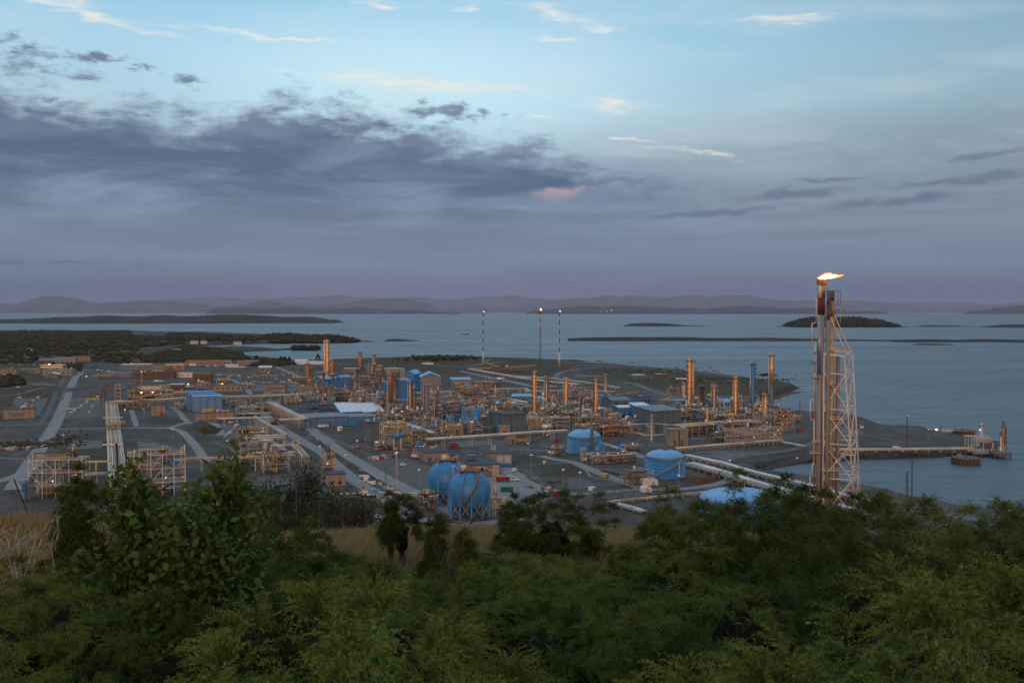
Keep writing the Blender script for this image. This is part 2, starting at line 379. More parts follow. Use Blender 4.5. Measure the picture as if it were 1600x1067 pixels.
# ------------------------------------------------------------------ ground: one height field (plant shelf, coast, camera hill)
coast_px = [(-420, 519), (0, 521), (120, 520), (200, 519), (300, 522), (345, 524), (420, 526), (560, 532), (545, 534.5), (470, 536), (400, 537.5), (350, 539), (300, 540), (283, 541.5), (300, 544),
    (345, 546), (372, 544.5), (420, 546), (445, 548), (400, 549), (375, 551), (372, 554), (392, 558), (425, 560), (455, 563), (475, 567), (540, 567), (600, 568), (650, 566), (668, 563), (700, 561),
    (760, 561), (860, 567), (905, 570), (960, 571), (1010, 575), (1060, 579), (1100, 583), (1180, 593), (1225, 600), (1256, 607), (1245, 612), (1215, 619), (1200, 626), (1205, 637),
    (1240, 645), (1275, 647), (1340, 654), (1362, 660), (1385, 669), (1445, 671), (1472, 679), (1500, 684), (1522, 690), (1540, 698), (1522, 711), (1440, 717), (1350, 719), (1300, 722), (1255, 725), (1215, 731), (1192, 736), (1198, 740),
    (1245, 746), (1300, 755), (1340, 762), (1400, 773), (1440, 784), (1500, 795), (1600, 812), (1700, 835)]
CW = [tuple(G(x, y, 0)[:2]) for x, y in coast_px] + [(900, 150), (900, -400), (-4500, -400), (-4500, 2500)]
def sdist(X, Y, P):
    d = np.full(X.shape, 1e9); ins = np.zeros(X.shape, bool); n = len(P)
    for i in range(n):
        ax, ay = P[i]; bx, by = P[(i+1) % n]; ex, ey = bx-ax, by-ay
        tt = np.clip(((X-ax)*ex+(Y-ay)*ey)/(ex*ex+ey*ey+1e-9), 0, 1)
        d = np.minimum(d, np.hypot(X-ax-tt*ex, Y-ay-tt*ey))
        c = ((ay > Y) != (by > Y)) & (X < (bx-ax)*(Y-ay)/((by-ay) if by != ay else 1e-9)+ax); ins ^= c
    return np.where(ins, d, -d)
HP = np.array([[0, 98.35], [3, 97.6], [6, 96.6], [10, 95.5], [15, 94.6], [20, 93.9], [30, 92.6], [38, 91.35], [45, 89.9], [60, 82.5], [100, 66], [150, 52], [200, 38], [280, 22], [350, 12], [430, 4.6], [450, 4.0], [9e9, 4.0]])
BUMPS = [(690, 566, 260, 60, 11), (560, 574, 200, 80, 4), (1190, 612, 70, 70, 3), (1125, 598, 200, 60, 4), (60, 612, 90, 40, 5)]
def hill(X, Y):
    r = np.hypot(X, Y) + 5*(fbm(X/25., Y/25., 5)-.5)*np.clip(np.hypot(X, Y)/60., 0, 1)**2*4*ss(np.hypot(X, Y), 40, 90)
    r = np.where(Y < 0, np.hypot(X, Y)*.35, r)
    h = np.interp(r, HP[:, 0], HP[:, 1])
    h = h + 1.3*ss(r, 26, 40)*ss(-r, -60, -48)*ss(-X/np.maximum(Y, 1), .32, .44)
    h = h + ss(np.hypot(X, Y), 2, 12)*ss(-h, -90.2, -93)*(fbm(X/4., Y/4., 3)-.5)*.7
    return np.where(h > 4.05, h + (fbm(X/12., Y/12., 9)-.5)*2*ss(h, 4, 30)*ss(-h, -88, -80), h)
def zland(X, Y):
    z = hill(X, Y)
    far = ss(Y, 1600, 2300)*ss(-X, 450, 900)
    z = z + far*14*fbm(X/500., Y/500., 12)
    for (px, py, sx, sy, hh) in BUMPS:
        g = G(px, py, Z0); z = z + hh*np.exp(-((X-g.x)/sx)**2-((Y-g.y)/sy)**2)
    return z
un = np.linspace(-.95, .95, 640)
rn = np.concatenate([np.linspace(-60, 0.5, 8), np.geomspace(1, 60, 90), np.geomspace(61.5, 400, 70), np.geomspace(404, 800, 150), np.geomspace(804, 2400, 190), np.geomspace(2420, 5200, 60)])
U, D = np.meshgrid(un, rn)
X = np.where(D > 30, U*D, U*np.maximum(np.abs(D), 30) if False else U*30*np.ones_like(D)); Y = D
X = U*np.maximum(D, 30)
sd = sdist(X, Y, CW)
jit = (fbm(X/14., Y/14., 21)-.5)*7
sdj = sd + jit*np.clip(Y/600., .3, 1.6)
wslope = np.where(Y < 1100, 9, 16)
zl = zland(X, Y)
rock = fbm(X/3., Y/3., 33, 3)*1.2
k = ss(sdj/wslope, 0, 1)
Z = np.where(sdj > wslope, zl, -1.5 + (zl+1.5)*k + rock*4*k*(1-k))
# material weights
def inpoly(P): return sdist(X, Y, P)
grass_px = [[(95, 600), (80, 640), (0, 655), (-60, 655), (-60, 560), (60, 560)], [(225, 655), (260, 652), (290, 658), (270, 664), (230, 664)], [(300, 662), (330, 664), (335, 690), (312, 690)],
    [(800, 712), (850, 710), (840, 722), (800, 722)], [(850, 728), (905, 722), (915, 740), (880, 745), (845, 740)], [(960, 755), (985, 750), (990, 762), (950, 764)], [(560, 567), (760, 562), (905, 570), (860, 590), (760, 580), (640, 600), (560, 590)],
    [(900, 572), (1010, 576), (1180, 594), (1250, 606), (1180, 622), (1060, 614), (960, 596)], [(83, 690), (110, 640), (112, 650), (92, 700)], [(100, 680), (165, 676), (165, 740), (85, 740)], [(590, 790), (720, 770), (760, 790), (720, 800)], [(500, 690), (540, 715), (600, 760), (590, 765), (520, 718)]]
gr = np.zeros_like(X)
for P in grass_px:
    d = inpoly([tuple(G(a, b)[:2]) for a, b in P]); gr = np.maximum(gr, ss(d + (fbm(X/20., Y/20., 44)-.5)*24, -4, 6))
gr = np.maximum(gr, ss(zl, 5, 9)*(Y < 460)); gr = np.maximum(gr, ss(Y, 1750, 1850)*ss(-X, 150, 350))
straw = ss(zl, 60, 85)*(Y < 300)
wet = ss(-sdj/wslope, -1.15, -.5)
nr, nc = X.shape
idx = np.arange(nr*nc).reshape(nr, nc)
F = np.stack([idx[:-1, :-1], idx[:-1, 1:], idx[1:, 1:], idx[1:, :-1]], -1).reshape(-1, 4)
keep = (sdj.ravel()[F] > -wslope.ravel()[F]*.6).any(1)
F = F[keep]
m, t, p = newmat('plant ground')
pos = t.n.new('ShaderNodeNewGeometry').outputs['Position']
def at(n): a = t.n.new('ShaderNodeAttribute'); a.attribute_name = n; return a.outputs['Fac']
na = t.noise(pos, .035, 9, .68, .8); nb = t.noise(pos, .3, 7, .72); nc_ = t.noise(pos, .006, 5, .5)
c = t.ramp(na, [(.34, (.030, .028, .026, 1)), (.44, (.082, .077, .070, 1)), (.50, (.050, .046, .042, 1)), (.57, (.135, .125, .112, 1)), (.63, (.070, .062, .052, 1)), (.72, (.045, .040, .034, 1))])
c = t.mix(t.mrange(nb, .3, .75, 0, .5, 'LINEAR'), c, (.15, .138, .125, 1))
c = t.mix(t.mrange(nc_, .52, .66, 0, .55), c, (.066, .058, .034, 1))
g = t.ramp(nb, [(.3, (.038, .038, .018, 1)), (.5, (.062, .054, .026, 1)), (.75, (.11, .085, .045, 1))])
c = t.mix(t.math('MULTIPLY', at('grass'), .9), c, g)
c = t.mix(at('straw'), c, t.ramp(nb, [(.3, (.10, .075, .04, 1)), (.7, (.22, .17, .09, 1))]))
c = t.mix(at('wet'), c, t.ramp(nb, [(.35, (.018, .018, .02, 1)), (.7, (.085, .08, .078, 1))]))
t.put(p.inputs['Base Color'], c); p.inputs['Roughness'].default_value = .95; p.inputs['Specular IOR Level'].default_value = .2
bp = t.n.new('ShaderNodeBump'); bp.inputs['Strength'].default_value = .5; bp.inputs['Distance'].default_value = .6
t.l.new(nb, bp.inputs['Height']); t.l.new(bp.outputs[0], p.inputs['Normal'])
ground = np_mesh('ground', np.stack([X, Y, Z], -1).reshape(-1, 3), F, m, smooth=True, attr=dict(grass=gr.ravel(), straw=straw.ravel(), wet=wet.ravel()))
tag(ground, kind='structure')
def ground_z(x, y): return float(zland(np.array([float(x)]), np.array([float(y)]))[0])

# ------------------------------------------------------------------ islands and mountains
def terrmat(name, lo, hi, sc=.01):
    m, t, p = newmat(name); pos = t.n.new('ShaderNodeNewGeometry').outputs['Position']
    n = t.noise(pos, sc, 8, .65); t.put(p.inputs['Base Color'], t.mix(t.mrange(n, .35, .65), lo+(1,), hi+(1,)))
    p.inputs['Roughness'].default_value = .95; p.inputs['Specular IOR Level'].default_value = .1; return m
M['moor'] = terrmat('heath and rock', (.030, .030, .022), (.075, .062, .048))
M['mount'] = terrmat('bare mountain rock', (.05, .05, .05), (.17, .14, .12), .0012)
M['woodfloor'] = terrmat('wooded ground', (.015, .022, .014), (.03, .035, .02))
def ridge(name, prof, ybase, depth, m_, rough=.12, seed=1, nu=160, nv=18, kind='structure', zoff=0):
    """land seen side on: prof = (px, ytop) along the crest, shore at ybase, real depth in metres"""
    xs = np.array([q[0] for q in prof], float); tops = np.array([q[1] for q in prof], float)
    Y0 = G(800, ybase, 0).y; Yc = Y0 + depth*.45
    u = np.linspace(xs[0], xs[-1], nu); top = np.interp(u, xs, tops)
    zc = np.array([max(0.0, AT(a, b, Yc).z) for a, b in zip(u, top)])
    v = np.linspace(0, 1, nv); Uu, Vv = np.meshgrid(u, v)
    prof_v = np.interp(v, [0, .06, .25, .45, .7, 1], [0, .22, .66, 1, .7, 0])[:, None]
    Yg = Y0 + Vv*depth*(.55+.45*np.sin(np.pi*np.clip((Uu-u[0])/(u[-1]-u[0]), .02, .98))) if False else Y0 + Vv*depth
    Xg = (Uu-800)/FPX*(Yc if True else Yg)
    s = zc.max()+1
    nz = fbm(Xg/(depth*.22)+seed, Yg/(depth*.22), seed, 5)-.5
    edge_n = fbm(Xg/(depth*.5), Yg*0+seed, seed+3, 4)
    Yg = Yg + (edge_n-.5)*depth*.5*(1-Vv)
    Zg = zc[None, :]*prof_v*(1+nz*rough*4*(1-prof_v*.6)) + nz*rough*s*.5*(prof_v > .05)
    Zg = np.where(prof_v <= 0, -3, np.maximum(Zg, -3)) + zoff
    Zg[:, 0] = -3; Zg[:, -1] = -3
    I = np.arange(nu*nv).reshape(nv, nu)
    F = np.stack([I[:-1, :-1], I[:-1, 1:], I[1:, 1:], I[1:, :-1]], -1).reshape(-1, 4)
    o = np_mesh(name, np.stack([Xg, Yg, Zg], -1).reshape(-1, 3), F, m_, smooth=True); tag(o, kind=kind); return o
ridge('island', [(-120, 500), (-40, 497), (0, 499), (40, 498), (100, 494.5), (130, 495), (175, 492), (210, 494), (262, 491.5), (290, 494), (340, 491), (400, 492), (440, 495), (480, 495), (502, 497), (510, 499), (527, 499.5)], 505.5, 900, M['moor'], .10, 3)
ridge('island', [(975, 509), (985, 505.5), (1010, 504), (1040, 505), (1070, 508), (1100, 509)], 510, 350, M['moor'], .1, 5)
ridge('island', [(886, 528.5), (905, 527.5), (960, 526.5), (1060, 526.5), (1120, 528), (1200, 527.5), (1240, 528.5), (1300, 529.5), (1350, 530.5), (1395, 531.5), (1405, 531)], 533, 160, M['moor'], .1, 7)
ridge('island', [(1395, 531.5), (1420, 530), (1480, 530), (1500, 531), (1540, 529.5), (1600, 530.5), (1700, 530)], 535, 180, M['moor'], .12, 9)
ridge('island', [(1425, 538.5), (1440, 536.5), (1470, 537), (1490, 538.5)], 539.3, 60, M['moor'], .1, 11, nu=40)
ridge('island', [(600, 532.5), (607, 530), (615, 529), (632, 530), (655, 532.5)], 533.3, 90, M['moor'], .1, 13, nu=50)
ridge('islet', [(558, 533.3), (570, 532), (580, 532.6), (586, 533.3)], 533.8, 50, M['moor'], .1, 14, nu=24)
ridge('island', [(1434, 510), (1450, 508), (1490, 508.5), (1515, 510)], 510.6, 200, M['moor'], .1, 15, nu=50)
ridge('island', [(1536, 511), (1560, 507.5), (1580, 506.5), (1640, 507), (1700, 508)], 512, 300, M['moor'], .1, 17, nu=60)
ridge('islet', [(868, 563.5), (880, 561.5), (900, 562), (918, 563.8)], 564.4, 30, M['moor'], .12, 19, nu=40)
ridge('islet', [(930, 564.2), (936, 563), (942, 564.2)], 564.8, 15, M['moor'], .1, 21, nu=20)
ridge('islet', [(983, 566), (988, 565), (993, 566)], 566.5, 12, M['moor'], .1, 22, nu=20)
ridge('islet', [(1184, 586.5), (1192, 583), (1204, 582.5), (1216, 586)], 587.3, 22, M['moor'], .12, 23, nu=30)
ridge('islet', [(1210, 510), (1225, 508.8), (1240, 509)], 510.2, 60, M['moor'], .1, 27, nu=20)
ridge('peninsula', [(398, 531), (410, 527), (425, 524), (440, 523.2), (470, 524), (484, 528), (495, 525), (510, 524.5), (525, 526), (540, 531), (556, 533)], 536.8, 260, M['woodfloor'], .1, 29, nu=80)
ridge('islet', [(405, 545.2), (430, 545), (455, 543.5), (478, 544.5), (502, 546)], 547, 60, M['moor'], .08, 31, nu=60)
isl = ridge('wooded_island', [(1234, 508), (1240, 504), (1252, 499), (1275, 497), (1310, 496.5), (1350, 498), (1372, 501), (1385, 507), (1402, 509.5), (1410, 510)], 511.5, 330, M['woodfloor'], .1, 33, nu=90)
# mountains: three ranges behind the fjord
ridge('mountains', [(330, 481), (380, 480), (420, 482), (460, 479.5), (500, 483), (540, 480.5), (560, 479.5), (610, 484), (640, 484), (680, 487), (720, 488)], 490.6, 2200, M['moor'], .18, 41)
ridge('mountains', [(820, 487.5), (870, 481), (910, 477.5), (940, 479.5), (985, 477.5), (1020, 480), (1060, 480.5), (1100, 482), (1140, 478), (1175, 479), (1240, 481), (1290, 479), (1330, 485), (1375, 486), (1380, 487.5)], 490.6, 2200, M['moor'], .16, 43)
ridge('mountains', [(1520, 486), (1560, 481), (1600, 476), (1660, 470), (1750, 474)], 490.8, 2200, M['moor'], .16, 45, nu=80)
ridge('mountains', [(-150, 478), (-40, 475), (0, 475.5), (20, 478), (45, 466), (62, 461), (90, 464.5), (110, 465), (130, 471), (160, 474), (200, 472), (240, 469), (300, 474), (360, 476), (420, 471), (480, 478), (530, 474), (570, 467), (630, 466), (668, 472), (680, 482), (720, 485), (760, 482)], 489.3, 7000, M['mount'], .22, 47, nu=260)
ridge('mountains', [(700, 483), (740, 472), (780, 478), (820, 474), (900, 467), (940, 463), (990, 458.5), (1030, 461), (1080, 460), (1110, 464), (1160, 463), (1220, 468), (1290, 470), (1340, 468), (1380, 473), (1440, 479), (1500, 478), (1560, 476), (1640, 468), (1750, 470)], 488.6, 9000, M['mount'], .22, 49, nu=260)
ridge('mountains', [(-160, 470), (-20, 472), (60, 476), (200, 470), (330, 464), (420, 466), (520, 463), (600, 465), (700, 466), (800, 462), (900, 469), (1100, 473), (1300, 470), (1500, 474), (1750, 472)], 488.0, 12000, M['mount'], .2, 51, nu=220)

# ------------------------------------------------------------------ haze: the evening air over the fjord
m = bpy.data.materials.new('haze'); m.use_nodes = True; t = NT(m.node_tree); t.n.clear()
pv = t.n.new('ShaderNodeVolumePrincipled'); pv.inputs['Color'].default_value = (.67, .75, 1.0, 1); pv.inputs['Density'].default_value = 1.5e-5
o_ = t.n.new('ShaderNodeOutputMaterial'); t.l.new(pv.outputs[0], o_.inputs['Volume'])
hb = MB().box(0, 60000, -4, 170000, 150000, 1064).build('haze', m); tag(hb, kind='stuff', label='thin violet evening haze over the fjord and the far mountains')

# ================================================================== builders for the plant
ROT = R(20)
def kx(px, py): d = ray(px, py); return d.x / d.y
def top_z(px, py, Y): return AT(px, py, Y).z
def deck_ring(mb, r1, r2, z, n=14):
    mb.lathe(0, 0, [(r2, z), (r2, z + .28), (r1, z + .28)], n)
def rail_ring(mb, r, z, a0=0, a1=6.283, n=12, h=1.1):
    P = [(r*math.cos(a0+(a1-a0)*i/n), r*math.sin(a0+(a1-a0)*i/n)) for i in range(n+1)]
    for hh in (h*.5, h):
        for p, q in zip(P, P[1:]): mb.bar((p[0], p[1], z+hh), (q[0], q[1], z+hh), .08)
    for p in P[::2]: mb.bar((p[0], p[1], z), (p[0], p[1], z+h), .08)

def column(px, yb, yt, w, m_, label, npl=3, riser=True, name='distillation_column', cat='column', lower=None, upper=None, lamps=0, head='dome', wide=1.0, pmat='steeldark', side=1):
    b = G(px, yb); Y = b.y; H = top_z(px, yt, Y) - Z0; r = w/2*Y/FPX
    root = empty(name, b, label, cat)
    rnd = random.Random(int(px*10))
    zs = H*.42
    if lower:
        MB().lathe(0, 0, [(r*1.12, 0), (r*1.02, 1.6), (r, 2), (r, zs)], 20).build('lower_shell', M[lower], root, True)
        z1 = zs + .01
    else: z1 = 0
    prof = ([(r*1.12, 0), (r*1.02, 1.6), (r, 2)] if not lower else [(r*.98, z1)])
    ht = H if head == 'open' else H - r*.6 - 1.2
    if upper: prof += [(r, H*.72), (r*.86, H*.74), (r*.86, ht)]; rt = r*.86
    else: prof += [(r, ht)]; rt = r
    if head == 'open': prof += [(rt*1.15, ht), (rt*1.15, ht+.5), (rt*.8, ht+.5)]
    else: prof += [(rt*.85, ht+rt*.3), (rt*.5, ht+rt*.5), (rt*.12, ht+rt*.58), (rt*.12, H)]
    MB().lathe(0, 0, prof, 22).build('shell', M[m_], root, True)
    seams = MB()
    for k in range(1, 7):
        z = H*k/7.3
        if z < ht: seams.lathe(0, 0, [(r*1.0, z), (r*1.035, z+.05), (r*1.035, z+.3), (r*1.0, z+.35)], 20)
    seams.build('seam', M['brass' if m_ in ('gold', 'copper') else m_], root)
    for k in range(npl):
        z = H*(.97 - .8*k/max(1, npl)) - (r*.6+1.0 if head != 'open' else .6)
        a0 = rnd.uniform(0, 6.28); full = k == 0
        mb = MB(); rr = r*1.0 + 1.35*wide
        if full: deck_ring(mb, r*.9, rr, z); rail_ring(mb, rr, z)
        else:
            a0 = -1.2 if side > 0 else 1.9; a1 = a0 + 2.6; n = 8; vs = []
            for i in range(n+1):
                t_ = a0+(a1-a0)*i/n
                for q in (r*.95, rr): vs += [(q*math.cos(t_), q*math.sin(t_), z), (q*math.cos(t_), q*math.sin(t_), z+.28)]
            fs = []
            for i in range(n):
                o = i*4; fs += [(o+1, o+3, o+7, o+5), (o, o+4, o+6, o+2), (o+2, o+6, o+7, o+3), (o, o+1, o+5, o+4)]
            mb.add(vs, fs); rail_ring(mb, rr, z, a0, a1, 7)
        mb.build('platform', M[pmat], root)
    lad = MB(); a = 0.5 if side > 0 else 2.6; x0, y0 = (r+.45)*math.cos(a), -(r+.45)*abs(math.sin(a))
    for s in (-.28, .28): lad.bar((x0+s, y0, .5), (x0+s, y0, H*.96), .05)
    for i in range(int(H/1.2)): lad.bar((x0-.28, y0, 1+i*1.2), (x0+.28, y0, 1+i*1.2), .04)
    lad.build('ladder', M['steeldark'], root)
    if riser:
        rp = max(.22, r*.16); s = -side; X0 = s*(r+rp+.15)
        MB().path([(X0, -.2, 1), (X0, -.2, H-.9), (X0*.8, -.1, H-.3), (0, 0, H-.2)], rp, 8).build('riser_pipe', M[rnd.choice(['silver', 'cream', 'gold'])], root, True)
    for k in range(lamps):
        z = H*(.12+.8*k/max(1, lamps))
        MB().lathe(side*(r+1.2), -.6, [(.14, z), (.22, z+.2), (.14, z+.4)], 6).build('lamp', M['lampwhite'], root)
    return root

class Bld:
    """a building from its front left corner, front right edge and top line; local x runs along the front"""
    def __init__(s, pxl, pxr, yb, yt, depth, wall, roof, label, style='flat', rot=ROT, rise=2.0, over=.4, name='industrial_building', cat='building', zb=Z0, thick=.45, roof_slope=0):
        A = G(pxl, yb, zb); k = kx(pxr, yb); t_ = (A.y*k-A.x)/(math.cos(rot)-k*math.sin(rot))
        s.L = abs(t_); s.D = depth; s.H = top_z(pxl, yt, A.y) - zb
        s.root = empty(name, A, label, cat, rz=rot); s.A = A; s.rot = rot
        L, D, H = s.L, s.D, s.H
        mb = MB()
        if style == 'gable_x':   # ridge parallel to the front
            vs = [(0,0,-.5),(L,0,-.5),(L,D,-.5),(0,D,-.5),(0,0,H),(L,0,H),(L,D,H),(0,D,H),(0,D/2,H+rise),(L,D/2,H+rise)]
            mb.add(vs, [(0,1,5,4),(2,3,7,6),(1,2,6,9,5),(3,0,4,8,7),(4,5,9,8),(6,7,8,9)])
            rf = MB(); o = over; e = rise*o/(D/2)
            for (ya, za, yb_, zb_) in ((-o, H-e, D/2, H+rise), (D+o, H-e, D/2, H+rise)):
                v = [(-o,ya,za+.02),(L+o,ya,za+.02),(L+o,yb_,zb_+.02),(-o,yb_,zb_+.02),(-o,ya,za+.3),(L+o,ya,za+.3),(L+o,yb_,zb_+.3),(-o,yb_,zb_+.3)]
                rf.add(v, [(3,2,1,0),(4,5,6,7),(0,1,5,4),(1,2,6,5),(2,3,7,6),(3,0,4,7)])
        elif style == 'gable_y':  # gable end faces the front
            vs = [(0,0,-.5),(L,0,-.5),(L,D,-.5),(0,D,-.5),(0,0,H),(L,0,H),(L,D,H),(0,D,H),(L/2,0,H+rise),(L/2,D,H+rise)]
            mb.add(vs, [(0,1,5,8,4),(2,3,7,9,6),(1,2,6,5),(3,0,4,7),(5,6,9,8),(7,4,8,9)])
            rf = MB(); o = over; e = rise*o/(L/2)
            for (xa, za, xb, zb_) in ((-o, H-e, L/2, H+rise), (L+o, H-e, L/2, H+rise)):
                v = [(xa,-o,za+.02),(xb,-o,zb_+.02),(xb,D+o,zb_+.02),(xa,D+o,za+.02),(xa,-o,za+.3),(xb,-o,zb_+.3),(xb,D+o,zb_+.3),(xa,D+o,za+.3)]
                rf.add(v, [(3,2,1,0),(4,5,6,7),(0,1,5,4),(1,2,6,5),(2,3,7,6),(3,0,4,7)])
        else:
            q = roof_slope
            vs = [(0,0,-.5),(L,0,-.5),(L,D,-.5),(0,D,-.5),(0,0,H),(L,0,H),(L,D,H+q),(0,D,H+q)]
            mb.add(vs, [(0,1,5,4),(2,3,7,6),(1,2,6,5),(3,0,4,7),(4,5,6,7)])
            o = over; T = thick
            v = [(-o,-o,H+.02),(L+o,-o,H+.02),(L+o,D+o,H+q+.02),(-o,D+o,H+q+.02),(-o,-o,H+T),(L+o,-o,H+T),(L+o,D+o,H+q+T),(-o,D+o,H+q+T)]
            rf = MB().add(v, [(3,2,1,0),(4,5,6,7),(0,1,5,4),(1,2,6,5),(2,3,7,6),(3,0,4,7)])
        s.wall = mb.build('wall', M[wall], s.root); s.roof = rf.build('roof', M[roof], s.root)
    def front(s, nm, u0, u1, z0, z1, m_, proud=.06, parent=None):
        L = s.L; return MB().box((u0+u1)/2*L, -proud/2, z0, (u1-u0)*L, proud+.02, z1-z0).build(nm, M[m_], parent or s.root)
    def side(s, nm, v0, v1, z0, z1, m_, proud=.06):
        D = s.D; return MB().box(-proud/2, (v0+v1)/2*D, z0, proud+.02, (v1-v0)*D, z1-z0).build(nm, M[m_], s.root)
    def windows(s, n, z0, z1, u0=.05, u1=.95, fill=.55, m_='glass'):
        for i in range(n):
            c = u0+(u1-u0)*(i+.5)/n; h = (u1-u0)/n*fill/2
            s.front('window', c-h, c+h, z0, z1, m_)
    def pilasters(s, n, m_='steeldark'):
        for i in range(n+1): s.front('pilaster', i/n*.985, i/n*.985+.015, 0, s.H-.05, m_, .12)
        return s
    def roofbox(s, u, v, w, d, h, m_='steel', nm='roof_vent'):
        return MB().box(u*s.L, v*s.D, s.H+.46, w, d, h).build(nm, M[m_], s.roof)
    def rooflet(s, n, m_='steel', seed=1):
        rr = random.Random(seed)
        for i in range(n): s.roofbox(rr.uniform(.1, .9), rr.uniform(.15, .85), rr.uniform(1, 3.2), rr.uniform(1, 2.5), rr.uniform(.6, 1.8), m_)
        return s

def copy_obj(o, parent):
    c = o.copy(); COL.objects.link(c); c.parent = parent; return c
def rack(pts, h, width, npipes, mats, label, legs=8.0, pr=.28, name='pipe_rack', cat='pipe rack', frame='cream', legh=None, walkway=False, tray=None, braces=True):
    """pts: pixels of the deck line (height h above the ground)"""
    P = [G(x, y, Z0+h) for x, y in pts]; P = [Vector((p.x, p.y, h)) for p in P]
    o = P[0].copy(); root = empty(name, (o.x, o.y, Z0), label, cat); P = [Vector((p.x-o.x, p.y-o.y, h)) for p in P]
    def offs(off, dz):
        out = []
        for i, p in enumerate(P):
            a = (P[i]-P[i-1]).normalized() if i > 0 else (P[1]-P[0]).normalized()
            b = (P[i+1]-P[i]).normalized() if i < len(P)-1 else a
            t_ = (a+b).normalized(); n_ = Vector((-t_.y, t_.x, 0)); c_ = max(.5, t_.dot(a)); out.append(p+n_*(off/c_)+Vector((0, 0, dz)))
        return out
    for i in range(npipes):
        off = width*(-.5+(i+.5)/npipes); r = pr*random.choice([.6, .8, 1, 1.25])
        MB().path(offs(off, r+.16), r, 6).build('pipe', M[random.choice(mats)], root, True)
    if tray:
        q = offs(0, .9); mb = MB()
        for a, b in zip(q, q[1:]): mb.bar(a, b, width*.42, .12)
        mb.build('cable_tray', M[tray], root)
    g = MB()
    for sgn in (-1, 1):
        q = offs(sgn*width/2, 0); g.path(q, .16, 4)
    g.build('girder', M[frame], root)
    proto = None; i = 0
    for a, b in zip(P, P[1:]):
        d = b-a; n = max(1, int(d.length/legs)); ang = math.atan2(d.y, d.x)
        for k in range(n):
            if i >= 95: break
            p = a+d*((k+.5)/n); i += 1
            if proto is None:
                mb = MB()
                for sgn in (-1, 1): mb.bar((0, sgn*width/2, -.3), (0, sgn*width/2, h-.16), .17)
                mb.bar((0, -width/2, h-.3), (0, width/2, h-.3), .15)
                if h > 5: mb.bar((0, -width/2, h*.55), (0, width/2, h*.55), .13)
                if braces and h > 4: mb.bar((0, -width/2, h*.1), (0, width/2, h*.5), .09)
                t_ = mb.build('trestle', M[frame], root); proto = t_
            else: t_ = copy_obj(proto, root)
            t_.location = (p.x, p.y, 0); t_.rotation_euler = (0, 0, ang)
    if walkway:
        mb = MB(); q = offs(width/2+.6, .1); q2 = offs(width/2+1.1, 1.2)
        for a, b in zip(q, q[1:]): mb.bar(a, b, .5, .06)
        mb.path(q2, .05, 4); mb.build('walkway', M['steel'], root)
    return root

